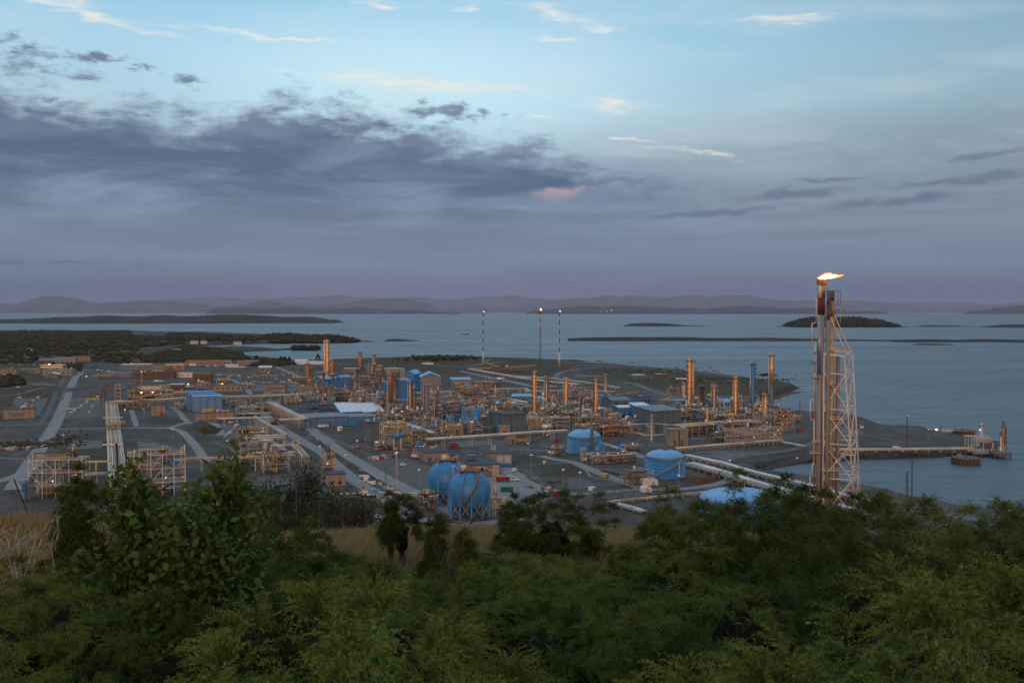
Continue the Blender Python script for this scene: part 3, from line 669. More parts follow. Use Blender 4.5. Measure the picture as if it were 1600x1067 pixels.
def tube_h(mb, p, q, r, n=12):
    p, q = Vector(p), Vector(q); d = (q-p).normalized()
    mb.bar(p, q, r, n=n); mb.bar(p, p-d*r*.45, r, n=n, a2=r*.45); mb.bar(q, q+d*r*.45, r, n=n, a2=r*.45)
def module(px, yb, yt, w, label, depth=10, frame='cream', pm=('cream', 'silver', 'ochre', 'steel'), seed=1, nves=3, npipe=14, lamps=3, rot=ROT, floors=None, name='process_module', cat='process module', vm=('silver', 'gold', 'brass', 'blue'), dense=1.0, stack=0, brace=True):
    A = G(px-w/2, yb); k = kx(px+w/2, yb); L = abs((A.y*k-A.x)/(math.cos(rot)-k*math.sin(rot))); D = depth
    H = top_z(px, yt, A.y) - Z0; rr = random.Random(seed*77+int(px))
    root = empty(name, A, label, cat, rz=rot)
    nf = floors or max(1, int(H/4.5)); fh = H/(nf+.35); nx = max(1, int(round(L/6.0))); ny = max(1, int(round(D/6.0)))
    mb = MB(); b = .14
    for i in range(nx+1):
        for j in range(ny+1): mb.bar((i*L/nx, j*D/ny, -.3), (i*L/nx, j*D/ny, nf*fh + (fh*.3 if rr.random() < .3 else 0)), b)
    for f in range(1, nf+1):
        for j in range(ny+1): mb.bar((0, j*D/ny, f*fh), (L, j*D/ny, f*fh), b*.9)
        for i in range(nx+1): mb.bar((i*L/nx, 0, f*fh), (i*L/nx, D, f*fh), b*.9)
    mb.build('frame', M[frame], root)
    if brace:
        mb = MB()
        for i in range(nx):
            for f in range(nf):
                if rr.random() < .45:
                    x0, x1 = i*L/nx, (i+1)*L/nx
                    if rr.random() < .5: x0, x1 = x1, x0
                    mb.bar((x0, 0, f*fh), (x1, 0, (f+1)*fh), b*.6)
        if mb.v: mb.build('brace', M[frame], root)
    for f in range(1, nf+1):
        mb = MB()
        for i in range(nx):
            if rr.random() < .75*dense: mb.box((i+.5)*L/nx, D/2, f*fh+b, L/nx*.96, D*rr.uniform(.5, .98), .08)
        if mb.v: mb.build('deck', M['steeldark'], root)
        mb = MB()
        for z in (.55, 1.1): mb.bar((0, -.1, f*fh+b+z), (L, -.1, f*fh+b+z), .05)
        for i in range(int(L/1.8)+1): mb.bar((i*1.8, -.1, f*fh+b), (i*1.8, -.1, f*fh+b+1.1), .04)
        mb.build('railing', M['steel'], root)
    for v in range(nves):
        r = rr.uniform(.7, 1.5)*min(1.6, max(.7, fh/4)); f = rr.randint(0, nf); z = f*fh+b+r+.3; mb = MB(); x = rr.uniform(.12, .88)*L; y = rr.uniform(.2, .8)*D
        if rr.random() < .55:
            ln_ = min(rr.uniform(2.5, 6), L*.7); c_ = max(ln_/2, min(L-ln_/2, x)); tube_h(mb, (c_-ln_/2, y, z), (c_+ln_/2, y, z), r)
            for s_ in (-.3, .3): mb.box(c_+s_*ln_, y, z-r-.3, .4, r*1.2, r)
        else:
            hh = rr.uniform(2, 4.5); mb.lathe(x, y, [(r*.9, z-r-.2), (r*.9, z+hh), (r*.5, z+hh+.4), (.1, z+hh+.5)], 12)
        mb.build('vessel', M[rr.choice(vm)], root, True)
    for q in range(int(npipe*1.5)):
        r = rr.choice([.12, .18, .26, .38]); f = rr.uniform(0, nf+.3); z = f*fh+rr.uniform(.4, 1.6); x = rr.uniform(0, L); y = rr.uniform(-.5, D*.8); pts = [(x, y, z)]
        cur = [x, y, z]
        for s_ in range(rr.randint(2, 5)):
            ax = rr.choice([0, 0, 1, 2, 2]); lim = (L, D, H)[ax]; cur = cur[:]; cur[ax] = min(lim, max(.3 if ax == 2 else 0, cur[ax]+rr.uniform(-1, 1)*(lim*.7 if ax != 2 else fh*1.3))); pts.append(tuple(cur))
        MB().path(pts, r, 6).build('pipe', M[rr.choice(pm)], root, True)
    for q in range(stack+(rr.choice([0, 1, 1, 2]) if H < 16 else 0)):
        x = rr.uniform(.1, .9)*L; y = rr.uniform(.2, .8)*D; r = rr.uniform(.25, .5); MB().lathe(x, y, [(r, 0), (r, H*rr.uniform(1.1, 1.45))], 8).build('vent_stack', M[rr.choice(pm)], root, True)
    for q in range((lamps+1)//2):
        f = rr.randint(1, nf); x = rr.uniform(0, L); MB().lathe(x, -.3, [(.1, f*fh+2.2), (.15, f*fh+2.35), (.1, f*fh+2.5)], 6).build('lamp', M['lampwhite' if rr.random() < .75 else 'lampwarm'], root)
    return root

def tank(px, yc, r_px, y_sh, y_top, m_, label, roofm='blueroof', name='storage_tank', stair=True, rails=True, seg=36, cat='tank', rings=5):
    b = G(px, yc); Y = b.y; r = r_px*Y/FPX; Hs = top_z(px, y_sh, Y-r*.0) - Z0; Ht = top_z(px, y_top, Y) - Z0
    # shoulder line is seen at the side of the tank, the crown at its middle
    root = empty(name, b, label, cat)
    MB().lathe(0, 0, [(r*1.02, -.2), (r*1.02, .35), (r, .4), (r, Hs)], seg).build('shell', M[m_], root, True)
    sg = MB()
    for k in range(1, rings+1):
        z = Hs*k/(rings+.6); sg.lathe(0, 0, [(r, z), (r*1.004+.03, z+.02), (r*1.004+.03, z+.14), (r, z+.16)], seg)
    sg.build('seam', M[m_], root)
    n = 7; prof = [(r*math.cos(a), Hs+.02+(Ht-Hs)*math.sin(a)) for a in [math.pi/2*i/n for i in range(n)]]+[(.1, Ht)]
    prof[0] = (r*1.01, Hs)
    MB().lathe(0, 0, prof, seg).build('dome_roof', M[roofm], root, True)
    if rails:
        mb = MB(); rail_ring(mb, r*1.0, Hs, n=30, h=1.2); mb.build('railing', M['rust'], root)
        mb = MB(); mb.lathe(0, 0, [(r*.12, Ht), (r*.12, Ht+.6), (.2, Ht+.6)], 10); rail_ring(mb, r*.18, Ht-.1, n=8); mb.build('crown_platform', M['steeldark'], root)
    if stair:
        mb = MB(); n = 26
        for i in range(n):
            a0 = -2.4+i*.06; a1 = a0+.06; z0 = Hs*i/n; z1 = Hs*(i+1)/n; q = r+.7
            mb.bar((q*math.cos(a0), q*math.sin(a0), z0), (q*math.cos(a1), q*math.sin(a1), z1), .45, .08)
            mb.bar((q*1.03*math.cos(a0), q*1.03*math.sin(a0), z0+1), (q*1.03*math.cos(a1), q*1.03*math.sin(a1), z1+1), .05)
        mb.build('stairway', M['steel'], root)
    return root, r, Hs, Ht

def mast(px, yb, yt, label, wpx=2.0, m_='steeldark', lamp='lampwhite', lattice=True, head=True, cat='mast', name='lamp_mast', lit=True, headm=None, zb=None, Y=None):
    b = G(px, yb) if Y is None else Vector((kx(px, yb)*Y, Y, ground_z(kx(px, yb)*Y, Y)))
    H = top_z(px, yt, b.y) - b.z; a = wpx/2*b.y/FPX
    root = empty(name, b, label, cat); mb = MB()
    if lattice:
        n = max(6, int(H/(a*3.2)))
        for (sx, sy) in ((-1, -1), (1, -1), (1, 1), (-1, 1)): mb.bar((sx*a, sy*a, -.3), (sx*a*.6, sy*a*.6, H), max(.05, a*.13))
        for i in range(n):
            z0, z1 = H*i/n, H*(i+1)/n; f0 = 1-.4*i/n; f1 = 1-.4*(i+1)/n; s = 1 if i % 2 else -1
            for sy in (-1, 1): mb.bar((-s*a*f0, sy*a*f0, z0), (s*a*f1, sy*a*f1, z1), max(.04, a*.09))
            for sx in (-1, 1): mb.bar((sx*a*f0, -s*a*f0, z0), (sx*a*f1, s*a*f1, z1), max(.04, a*.09))
    else: mb.bar((0, 0, -.3), (0, 0, H), max(.08, a*.5), n=8, a2=max(.05, a*.3))
    mb.build('pole', M[m_], root)
    if head:
        hw = max(.7, a*1.6)
        MB().box(0, 0, H, hw*2, hw*1.4, .18).box(0, -hw*.6, H+.18, hw*1.8, .12, .7).build('lamp_platform', M[headm or m_], root)
        if lit: MB().box(-hw*.5, -hw*.75, H+.3, .3, .12, .25).box(hw*.5, -hw*.75, H+.3, .3, .12, .25).build('lamp', M[lamp], root)
    return root

def car(px, py, ang, body, label, L=4.5, W_=1.8, H=1.45, van=False, pick=False, cat='car', name='parked_car'):
    b = G(px, py, Z0+.06); root = empty(name, b, label, cat, rz=R(ang)); h0 = .35
    if van: prof = [(-.5, h0), (-.5, H*.95), (-.46, H), (.22, H), (.36, H*.62), (.5, H*.52), (.5, h0)]
    elif pick: prof = [(-.5, h0), (-.5, H*.6), (-.06, H*.6), (-.03, H), (.22, H), (.32, H*.62), (.5, H*.58), (.5, h0)]
    else: prof = [(-.5, h0), (-.5, H*.58), (-.40, H*.64), (-.28, H), (.12, H), (.27, H*.66), (.47, H*.56), (.5, h0)]
    n = len(prof); vs = [(x*L, -W_/2, z) for x, z in prof]+[(x*L, W_/2, z) for x, z in prof]
    fs = [tuple(range(n)), tuple(range(2*n-1, n-1, -1))]+[(i, n+i, n+(i+1) % n, (i+1) % n) for i in range(n)]
    MB().add(vs, fs).build('body', M[body], root)
    g = MB(); zt = H*.93; zb_ = H*.68
    x0, x1 = ((.0, .24) if pick else (-.25, .14) if not van else (.05, .26))
    for s in (-1, 1): g.box((x0+x1)/2*L, s*(W_/2+.01), zb_, (x1-x0)*L, .03, zt-zb_)
    g.build('window', M['glass'], root)
    for sx in (-.32, .32):
        for s in (-1, 1):
            MB().bar((sx*L, s*(W_/2-.2), .33), (sx*L, s*(W_/2+.02), .33), .33, n=12).build('wheel', M['black'], root, True)
    return root
def container(px, py, ang, L, W_, H, m_, label, name='container', cat='container', doors=True, z=Z0):
    root = empty(name, G(px, py, z), label, cat, rz=R(ang))
    mb = MB().box(0, 0, .1, L, W_, H)
    mb.build('body', M[m_], root)
    rb = MB()
    for i in range(int(L/.6)): rb.box(-L/2+.3+i*.6, -W_/2-.03, .2, .14, .06, H-.2); rb.box(-L/2+.3+i*.6, W_/2+.03, .2, .14, .06, H-.2)
    rb.build('corrugation', M[m_], root)
    if doors: MB().box(L*.3, -W_/2-.08, .1, 1.0, .1, H*.8).build('door', M['steeldark'], root)
    return root
def strip(name, pts, width, m_, dz, z=Z0):
    P = [G(x, y, z) for x, y in pts]
    # smooth the centre line
    Q = []
    for i in range(len(P)-1):
        p0 = P[max(0, i-1)]; p1 = P[i]; p2 = P[i+1]; p3 = P[min(len(P)-1, i+2)]
        for k in range(6):
            t_ = k/6; Q.append(.5*((2*p1)+(-p0+p2)*t_+(2*p0-5*p1+4*p2-p3)*t_**2+(-p0+3*p1-3*p2+p3)*t_**3))
    Q.append(P[-1]); vs = []
    for i, q in enumerate(Q):
        d = (Q[min(i+1, len(Q)-1)]-Q[max(0, i-1)]); d.z = 0; d.normalize(); n_ = Vector((-d.y, d.x, 0))*width/2
        for s in (-1, 1):
            p = q+n_*s; vs.append((p.x, p.y, ground_z(p.x, p.y)+dz))
    fs = [(2*i, 2*i+1, 2*i+3, 2*i+2) for i in range(len(Q)-1)]
    o = MB().add(vs, fs).build(name, m_ if not isinstance(m_, str) else M[m_]); tag(o, kind='structure'); return o
def patch(name, pts, m_, dz, n=18):
    P = [G(x, y) for x, y in pts]
    o = MB().add([(p.x, p.y, Z0+dz) for p in P], [tuple(range(len(P)))]).build(name, M[m_]); tag(o, kind='structure'); return o

# ================================================================== roads, aprons
strip('road', [(128, 582), (118, 590), (108, 612), (97, 640), (88, 660), (76, 680), (60, 705), (40, 735), (20, 765)], 9.5, 'asphalt', .05)
strip('road', [(80, 671), (110, 670), (165, 669), (215, 668.5), (262, 668), (290, 661), (320, 658), (338, 664), (345, 680)], 6, 'asphalt', .06)
strip('road', [(262, 668), (283, 674), (298, 688), (310, 703), (322, 722)], 6.5, 'asphalt', .07)
strip('road', [(205, 640), (209, 652), (213, 666)], 4.5, 'asphalt', .05)
strip('road', [(296, 662), (286, 652), (276, 640), (262, 634)], 5.5, 'asphalt', .08)
strip('road', [(-20, 757), (20, 745), (48, 732), (60, 720)], 7, 'asphalt', .08)
strip('road', [(-20, 664), (30, 664), (60, 662), (82, 660)], 5, 'asphaltdark', .06)
strip('road', [(-20, 620), (30, 617), (70, 612), (100, 608)], 6, 'asphaltdark', .06)
strip('road', [(-30, 716), (20, 716), (50, 718)], 7, 'asphaltdark', .06)
strip('road', [(404, 640), (437, 667), (470, 688), (502, 706), (530, 730), (562, 756), (602, 777), (640, 812)], 8.5, 'asphalt', .05)
strip('road', [(470, 655), (482, 667), (505, 684), (530, 703), (560, 722), (612, 752), (660, 776), (700, 800)], 9, 'asphalt', .055)
strip('road', [(560, 808), (600, 806), (660, 812), (730, 818), (820, 812)], 9, 'asphalt', .065)
strip('road', [(332, 592), (360, 592), (380, 604), (392, 616)], 6, 'asphalt', .05)
strip('road', [(430, 575), (452, 582), (470, 590)], 7, 'asphalt', .05)
patch('gravel_yard', [(575, 716), (640, 716), (690, 735), (660, 775), (640, 775), (600, 745), (570, 722)], 'gravel', .035)
patch('apron', [(752, 738), (790, 726), (820, 742), (835, 762), (870, 775), (800, 800), (760, 790)], 'asphalt', .04)
strip('road', [(790, 700), (815, 702), (850, 704), (900, 703)], 8, 'asphaltdark', .05)
strip('road', [(845, 712), (870, 718), (895, 722), (925, 734), (950, 744), (975, 752), (1000, 762)], 7.5, 'asphalt', .055)
strip('road', [(800, 742), (830, 755), (862, 770), (900, 771), (950, 768), (1000, 765), (1060, 764), (1110, 758), (1140, 748), (1128, 738), (1105, 728), (1085, 722)], 6.5, 'asphalt', .06)
strip('road', [(1085, 707), (1140, 704), (1195, 708), (1235, 703), (1265, 694), (1300, 682), (1318, 668)], 6, 'asphaltdark', .06)
strip('road', [(1195, 708), (1160, 712), (1130, 720), (1150, 732), (1200, 742), (1260, 752)], 8, 'asphaltdark', .065)
strip('road', [(1250, 752), (1320, 767), (1400, 784), (1480, 802), (1560, 820)], 9, 'asphaltdark', .07)
strip('road', [(900, 683), (940, 694), (975, 702), (1008, 716)], 6, 'asphalt', .05)
strip('road', [(720, 580), (762, 589), (800, 597), (827, 603), (860, 607)], 9, 'asphalt', .05)
strip('road', [(905, 608), (870, 592), (878, 581), (905, 577), (945, 573)], 9, 'asphaltdark', .055)
strip('road', [(975, 600), (1000, 603), (1020, 611), (1060, 622)], 9, 'asphaltdark', .05)
strip('road', [(670, 572), (720, 575), (775, 566), (830, 562)], 8, 'asphaltdark', .05)
patch('lay_down_yard', [(30, 598), (70, 597), (88, 600), (60, 650), (20, 632)], 'gravel', .03)
patch('lay_down_yard', [(112, 610), (165, 608), (165, 650), (98, 655)], 'gravel', .03)
patch('lay_down_yard', [(200, 575), (380, 570), (390, 585), (210, 592)], 'gravel', .03)
patch('lay_down_yard', [(985, 585), (1065, 590), (1060, 600), (980, 597)], 'gravel', .03)
strip('footpath', [(847, 712), (890, 723), (915, 735), (925, 745), (960, 752), (1000, 765)], 1.2, 'concrete', .08)
strip('footpath', [(800, 729), (835, 726), (888, 723)], 1.0, 'concrete', .08)

# ================================================================== buildings
B = Bld
b = B(5, 54, 655, 640, 16, 'beige', 'darkroof', 'beige flat-roofed pump house with blue door bays beside the long straight road', thick=.6); b.windows(2, 1.2, 4.0, .25, .62, .5, 'bluewall'); b.front('canopy', .2, .66, 4.6, 5.2, 'bluewall', 1.2); b.rooflet(3, 'steel', 2); b.pilasters(4, 'concrete')
b = B(236, 258, 650, 634, 13, 'beige', 'brown', 'small square beige building with a cluttered brown roof left of the stepped blue hall'); b.windows(1, .2, 3, .55, .95, .8, 'steeldark'); b.pilasters(3, 'concrete'); b.rooflet(5, 'brown', 3)
b = B(306, 366, 659.5, 646, 18, 'beige', 'darkroof', 'long beige flat-roofed building in front of the stepped blue hall'); b.windows(4, .1, 1.6, .02, .98, .75, 'steeldark'); b.pilasters(4, 'concrete'); b.rooflet(6, 'steel', 5)
MB().box(b.L*.32, 5, b.H+.46, 9, 3, 2.6).build('lit_roof_cabin', M['yellow'], b.roof)  # yellow paint stands in for lamplight on the cabin
b = B(301, 347, 643.5, 620, 16, 'hallblue', 'blueroof', 'front and tallest face of the blue hall stepped in three bays', over=.5); b.pilasters(2, 'bluewall')
for q in (1, 2): MB().box(b.L*.46-q*2.2, 16.5+q*7-3, -.4, b.L*.96, 6.6, b.H+1.6*q).build('rear_bay', M['hallblue'], b.root); MB().box(b.L*.46-q*2.2, 16.5+q*7-3, b.H+1.6*q-.35, b.L*.98, 6.9, .4).build('bay_roof', M['blueroof'], b.root)
b = B(478, 545, 668, 653, 30, 'bluewall', 'greyroof', 'long low blue workshop with a banded wall behind the diagonal roads', over=.6); b.pilasters(4, 'bluewall'); b.windows(1, .2, 3.5, .52, .6, .9, 'steeldark'); b.front('wall_band', 0, .97, 3.6, 4.1, 'violet', .1); b.front('wall_band', 0, .97, 5.4, 5.8, 'blueroof', .1); b.rooflet(6, 'steel', 6)
b = B(545, 588, 666, 652, 26, 'blue', 'greyroof', 'brighter blue workshop joined to the right end of the long banded one'); b.pilasters(3, 'bluewall'); b.windows(1, .2, 3.8, .3, .5, .9, 'steeldark')
b = B(533, 563, 651, 644, 34, 'bluewall', 'whiteroof', 'white sloping roof left of its white twin behind the banded blue workshop', over=.8, roof_slope=5); b.windows(4, 1, 3)
b = B(567, 600, 650, 644, 34, 'bluewall', 'whiteroof', 'white sloping roof right of its white twin behind the banded blue workshop', over=.8, roof_slope=5); b.windows(4, 1, 3)
b = B(572, 604, 691, 661, 20, 'tealwall', 'darkroof', 'tall grey-teal compressor house with slotted eaves beside the road', over=.7, rot=R(14)); b.windows(4, b.H-2.2, b.H-1.0, .04, .96, .8, 'steeldark'); b.side('door', .3, .5, 0, 3.2, 'white'); b.pilasters(4, 'tealwall'); b.rooflet(3, 'steel', 9)
b = B(787, 822, 678, 648, 24, 'tealwall', 'darkroof', 'tall grey-teal compressor house behind the elevated pipe bridge', over=.8, rot=R(28)); b.windows(5, b.H-2.4, b.H-1.2, .04, .96, .8, 'steeldark'); b.side('door', .2, .35, 0, 3.2, 'white'); b.pilasters(4, 'tealwall'); b.side('wall_band', 0, 1, 0, 5, 'bluewall')
b = B(1020, 1064, 671, 643, 26, 'tealwall', 'tealwall', 'large grey-teal compressor house with red lit eave slots', over=.8, rot=R(26), roof_slope=2); b.windows(6, b.H-2.4, b.H-1.2, .04, .96, .8, 'rust'); b.side('door', .1, .2, 0, 3.2, 'white'); b.pilasters(5, 'tealwall'); b.side('wall_band', .3, 1, 0, 7, 'bluewall')
b = B(968, 992, 653, 637, 20, 'bluewall', 'whiteroof', 'blue hall with a pale rounded roof left of the red-slotted compressor house', style='gable_x', rise=1.2, over=.6); b.pilasters(3, 'bluewall'); b.windows(2, .2, 3)
b = B(1000, 1021, 656, 638, 20, 'blue', 'whiteroof', 'narrow blue hall with a tilted white roof behind the red-slotted compressor house', roof_slope=3, over=1.0); b.pilasters(3, 'bluewall'); b.windows(2, 1, 3)
b = B(956, 985, 636, 626, 22, 'tealwall', 'tealwall', 'pale teal gabled workshop behind the rounded-roof blue hall', style='gable_x', rise=3, over=.6); b.pilasters(3, 'tealwall'); b.windows(2, .2, 3.5)
b = B(940, 966, 627, 619, 18, 'bluewall', 'greyroof', 'blue-grey shed with roof fans behind the teal gabled workshop'); b.rooflet(6, 'steeldark', 12); b.windows(2, .5, 3)
b = B(1000, 1018, 629, 620, 14, 'bluewall', 'darkroof', 'dark blue substation shed between teal workshop and gantry'); b.windows(3, .5, 3); b.rooflet(2, 'steel', 13)
b = B(1036, 1072, 633, 626, 12, 'concrete', 'greyroof', 'grey low concrete building beyond the dark blue substation'); b.windows(5, 1, 2.5); b.rooflet(3, 'steel', 14)
b = B(1060, 1088, 642, 626, 16, 'blue', 'whiteroof', 'blue hall partly behind the tallest twin-pipe column', roof_slope=-1.5, over=.6); b.pilasters(3, 'bluewall'); b.windows(2, .5, 3)
b = B(1088, 1112, 646, 632, 14, 'bluewall', 'greyroof', 'blue lean-to behind the plain brown column', roof_slope=-2); b.pilasters(2, 'bluewall'); b.windows(2, .5, 3)
b = B(1116, 1145, 640, 629, 24, 'blue', 'blueroof', 'blue hall with a wide bright blue roof near the breakwater', style='gable_x', rise=2.4, over=.8); b.windows(1, 3, 4.5, .1, .3, .9); b.pilasters(3, 'bluewall')
b = B(800, 830, 628, 619, 16, 'tealwall', 'blueroof', 'low building with a bright blue roof left of the first golden column', style='gable_x', rise=2.0, over=.8, rot=R(-8)); b.windows(4, 1, 3); b.pilasters(3, 'tealwall')
b = B(837, 853, 634, 622, 12, 'blue', 'blueroof', 'small blue cube-like building just right of the first golden column', style='gable_x', rise=1.4, over=.6, rot=R(-8)); b.windows(2, 1, 3)
b = B(812, 828, 641, 634, 9, 'concrete', 'greyroof', 'grey cabin in front of the bright blue low roof', style='gable_y', rise=1.2); b.windows(2, .6, 2.4)
b = B(491, 504, 612, 592, 14, 'blue', 'blueroof', 'leftmost blue gabled hall behind the thin golden stacks', style='gable_y', rise=3.5, over=.6, rot=R(-35)); b.windows(1, 3, 5, .3, .6); b.front('door', .3, .6, 0, 4, 'bluewall')
b = B(505, 519, 612, 592, 12, 'bluewall', 'blueroof', 'violet-blue flat annex beside the leftmost gabled hall', style='flat'); b.pilasters(2)
b = B(521, 536, 612, 591, 16, 'blue', 'blueroof', 'blue gabled hall with an outside conveyor tube, second from left', style='gable_y', rise=3.5, over=.6, rot=R(-35)); b.windows(1, 3, 5, .3, .6); b.front('door', .3, .6, 0, 4, 'bluewall')
MB().bar((-2, 14, 6), (10, -6, 18), .9, n=10).build('conveyor_tube', M['silver'], b.root)
b = B(535, 549, 616, 590, 12, 'bluewall', 'greyroof', 'tall plain violet-blue tower block beside the conveyor tube', style='flat'); b.pilasters(2)
b = B(631, 648, 610, 584, 24, 'blue', 'blueroof', 'smaller blue gabled storage hall behind the big silo hall', style='gable_y', rise=3.5, over=.8, rot=R(-12)); b.front('door', .35, .65, 0, 6, 'bluewall'); b.windows(2, 10, 12)
b = B(658, 688, 616, 589, 34, 'greyroof', 'blueroof', 'big gabled storage hall with grey front and bright blue roof', style='gable_y', rise=4.5, over=1, rot=R(8)); b.pilasters(7, 'steel'); b.side('wall_band', 0, 1, 0, b.H*.98, 'blue'); b.front('door', .4, .6, 0, 6, 'steel')
b = B(705, 735, 603, 593, 20, 'beige', 'blueroof', 'sunset-lit beige front building under a flat blue roof', style='gable_x', rise=2.0, over=1, rot=R(10)); b.windows(5, 1, 3); b.side('wall_band', 0, 1, 0, b.H*.98, 'blue')
b = B(757, 783, 607, 598, 12, 'brown', 'darkroof', 'brown windowless block right of the orange-lit pipe frames', rot=R(8)); b.pilasters(4, 'brown'); b.windows(2, .2, 2.5, .1, .5, .6, 'steeldark')
for i, (x0, x1, yb, yt, lab) in enumerate([(626, 640, 628, 594, 'blue rectangular cold box behind the grey slender stack'), (590, 604, 616, 597, 'dark blue box building left of the golden stack trio'), (622, 638, 612, 600, 'lower blue box beside the tall blue cold box')]):
    b = B(x0, x1, yb, yt, 12, 'blue', 'blueroof', lab, name='cold_box', cat='cold box'); b.pilasters(2, 'bluewall'); b.rooflet(3, 'steel', 20+i)
b = B(618, 660, 640, 626, 10, 'tealwall', 'greyroof', 'long grey-teal service building between the big golden column and the dark green one', rot=R(10)); b.pilasters(6, 'tealwall'); b.windows(4, 1, 3); b.rooflet(3, 'steel', 27)
b = B(700, 724, 680, 667, 9, 'beige', 'concrete', 'beige cabin with a dark doorway behind the elevated pipe bridge', rot=R(12)); b.windows(1, .2, 4, .5, .75, .9, 'steeldark'); b.rooflet(4, 'cream', 30)
b = B(780, 797, 680, 667, 9, 'beige', 'concrete', 'beige equipment shelter in front of the right grey-teal compressor house', rot=R(8)); b.front('door', .3, .75, 1.2, 3.4, 'brown'); MB().bar((b.L*.75, 2, b.H), (b.L*.75, 2, b.H+2.2), .4, n=8).build('roof_vent', M['beige'], b.roof)
b = B(753, 771, 676, 668, 12, 'tealwall', 'greyroof', 'low grey-green flat shed left of the beige equipment shelter', rot=R(14)); b.windows(3, .8, 2.4)
b = B(792, 806, 694, 681, 9, 'beige', 'concrete', 'beige shelter standing under the elevated pipe bridge', rot=R(6)); b.windows(2, .2, 3.6, .1, .95, .7, 'steeldark')
# grey warehouses behind the spheres
b = B(735, 782, 745, 727, 42, 'concrete', 'darkroof', 'long grey warehouse with a dark roof right behind the blue spheres', over=.4, rot=R(14), roof_slope=-1); b.windows(1, .2, 6.5, .72, .95, .95, 'steel'); b.windows(2, 3.2, 4.8, .3, .65, .5); b.roofbox(.25, .45, 5, 4, 2.8, 'tealwall', 'roof_house'); b.pilasters(7)
b = B(757, 800, 729, 709, 34, 'concrete', 'darkroof', 'grey warehouse with two large roller doors and a blue awning', over=.4, rot=R(8)); b.windows(2, 1.2, 6.6, .42, .98, .82, 'steel'); b.front('awning', .4, .99, .4, 2.0, 'blue', 2.2); b.roofbox(.35, .35, 1, 1, 3.2, 'steel', 'roof_vent'); b.roofbox(.45, .3, 1, 1, 3.2, 'steel', 'roof_vent')
b = B(664, 702, 722, 708, 30, 'concrete', 'darkroof', 'grey fenced workshop with ribbed walls left behind the spheres', over=.4, rot=R(18)); b.pilasters(12, 'steel'); b.rooflet(2, 'steel', 33); b.windows(3, .5, 2.5)
b = B(510, 540, 760, 742, 11, 'beige', 'darkroof', 'small beige control hut with a dark roof beside the diagonal road', rot=R(16)); b.windows(2, 1, 2.6, .1, .9, .4); b.side('door', .4, .6, 0, 2.3, 'steeldark'); b.pilasters(5, 'concrete')
b = B(978, 1000, 673, 663, 8, 'concrete', 'greyroof', 'grey walled enclosure right of the first blue tank', rot=R(-25)); b.windows(2, .5, 2.4, m_='steeldark')
b = B(1012, 1023, 679, 668, 8, 'concrete', 'concrete', 'pale concrete hut next to a lone white vent pole', rot=R(10)); b.windows(1, .5, 2.4, m_='steeldark')
b = B(1046, 1060, 698, 672, 7, 'concrete', 'concrete', 'left of two bulky concrete towers below the yellow rack', rot=R(14), name='concrete_tower', cat='tower', thick=.9, over=.9); b.windows(1, 0.2, 4.5, .45, .75, .9, 'steeldark')
b = B(1062, 1075, 697, 672, 7, 'concrete', 'concrete', 'right of two bulky concrete towers below the yellow rack', rot=R(14), name='concrete_tower', cat='tower', thick=.9, over=.5); b.windows(1, 0.2, 4.5, .1, .4, .9, 'steeldark')
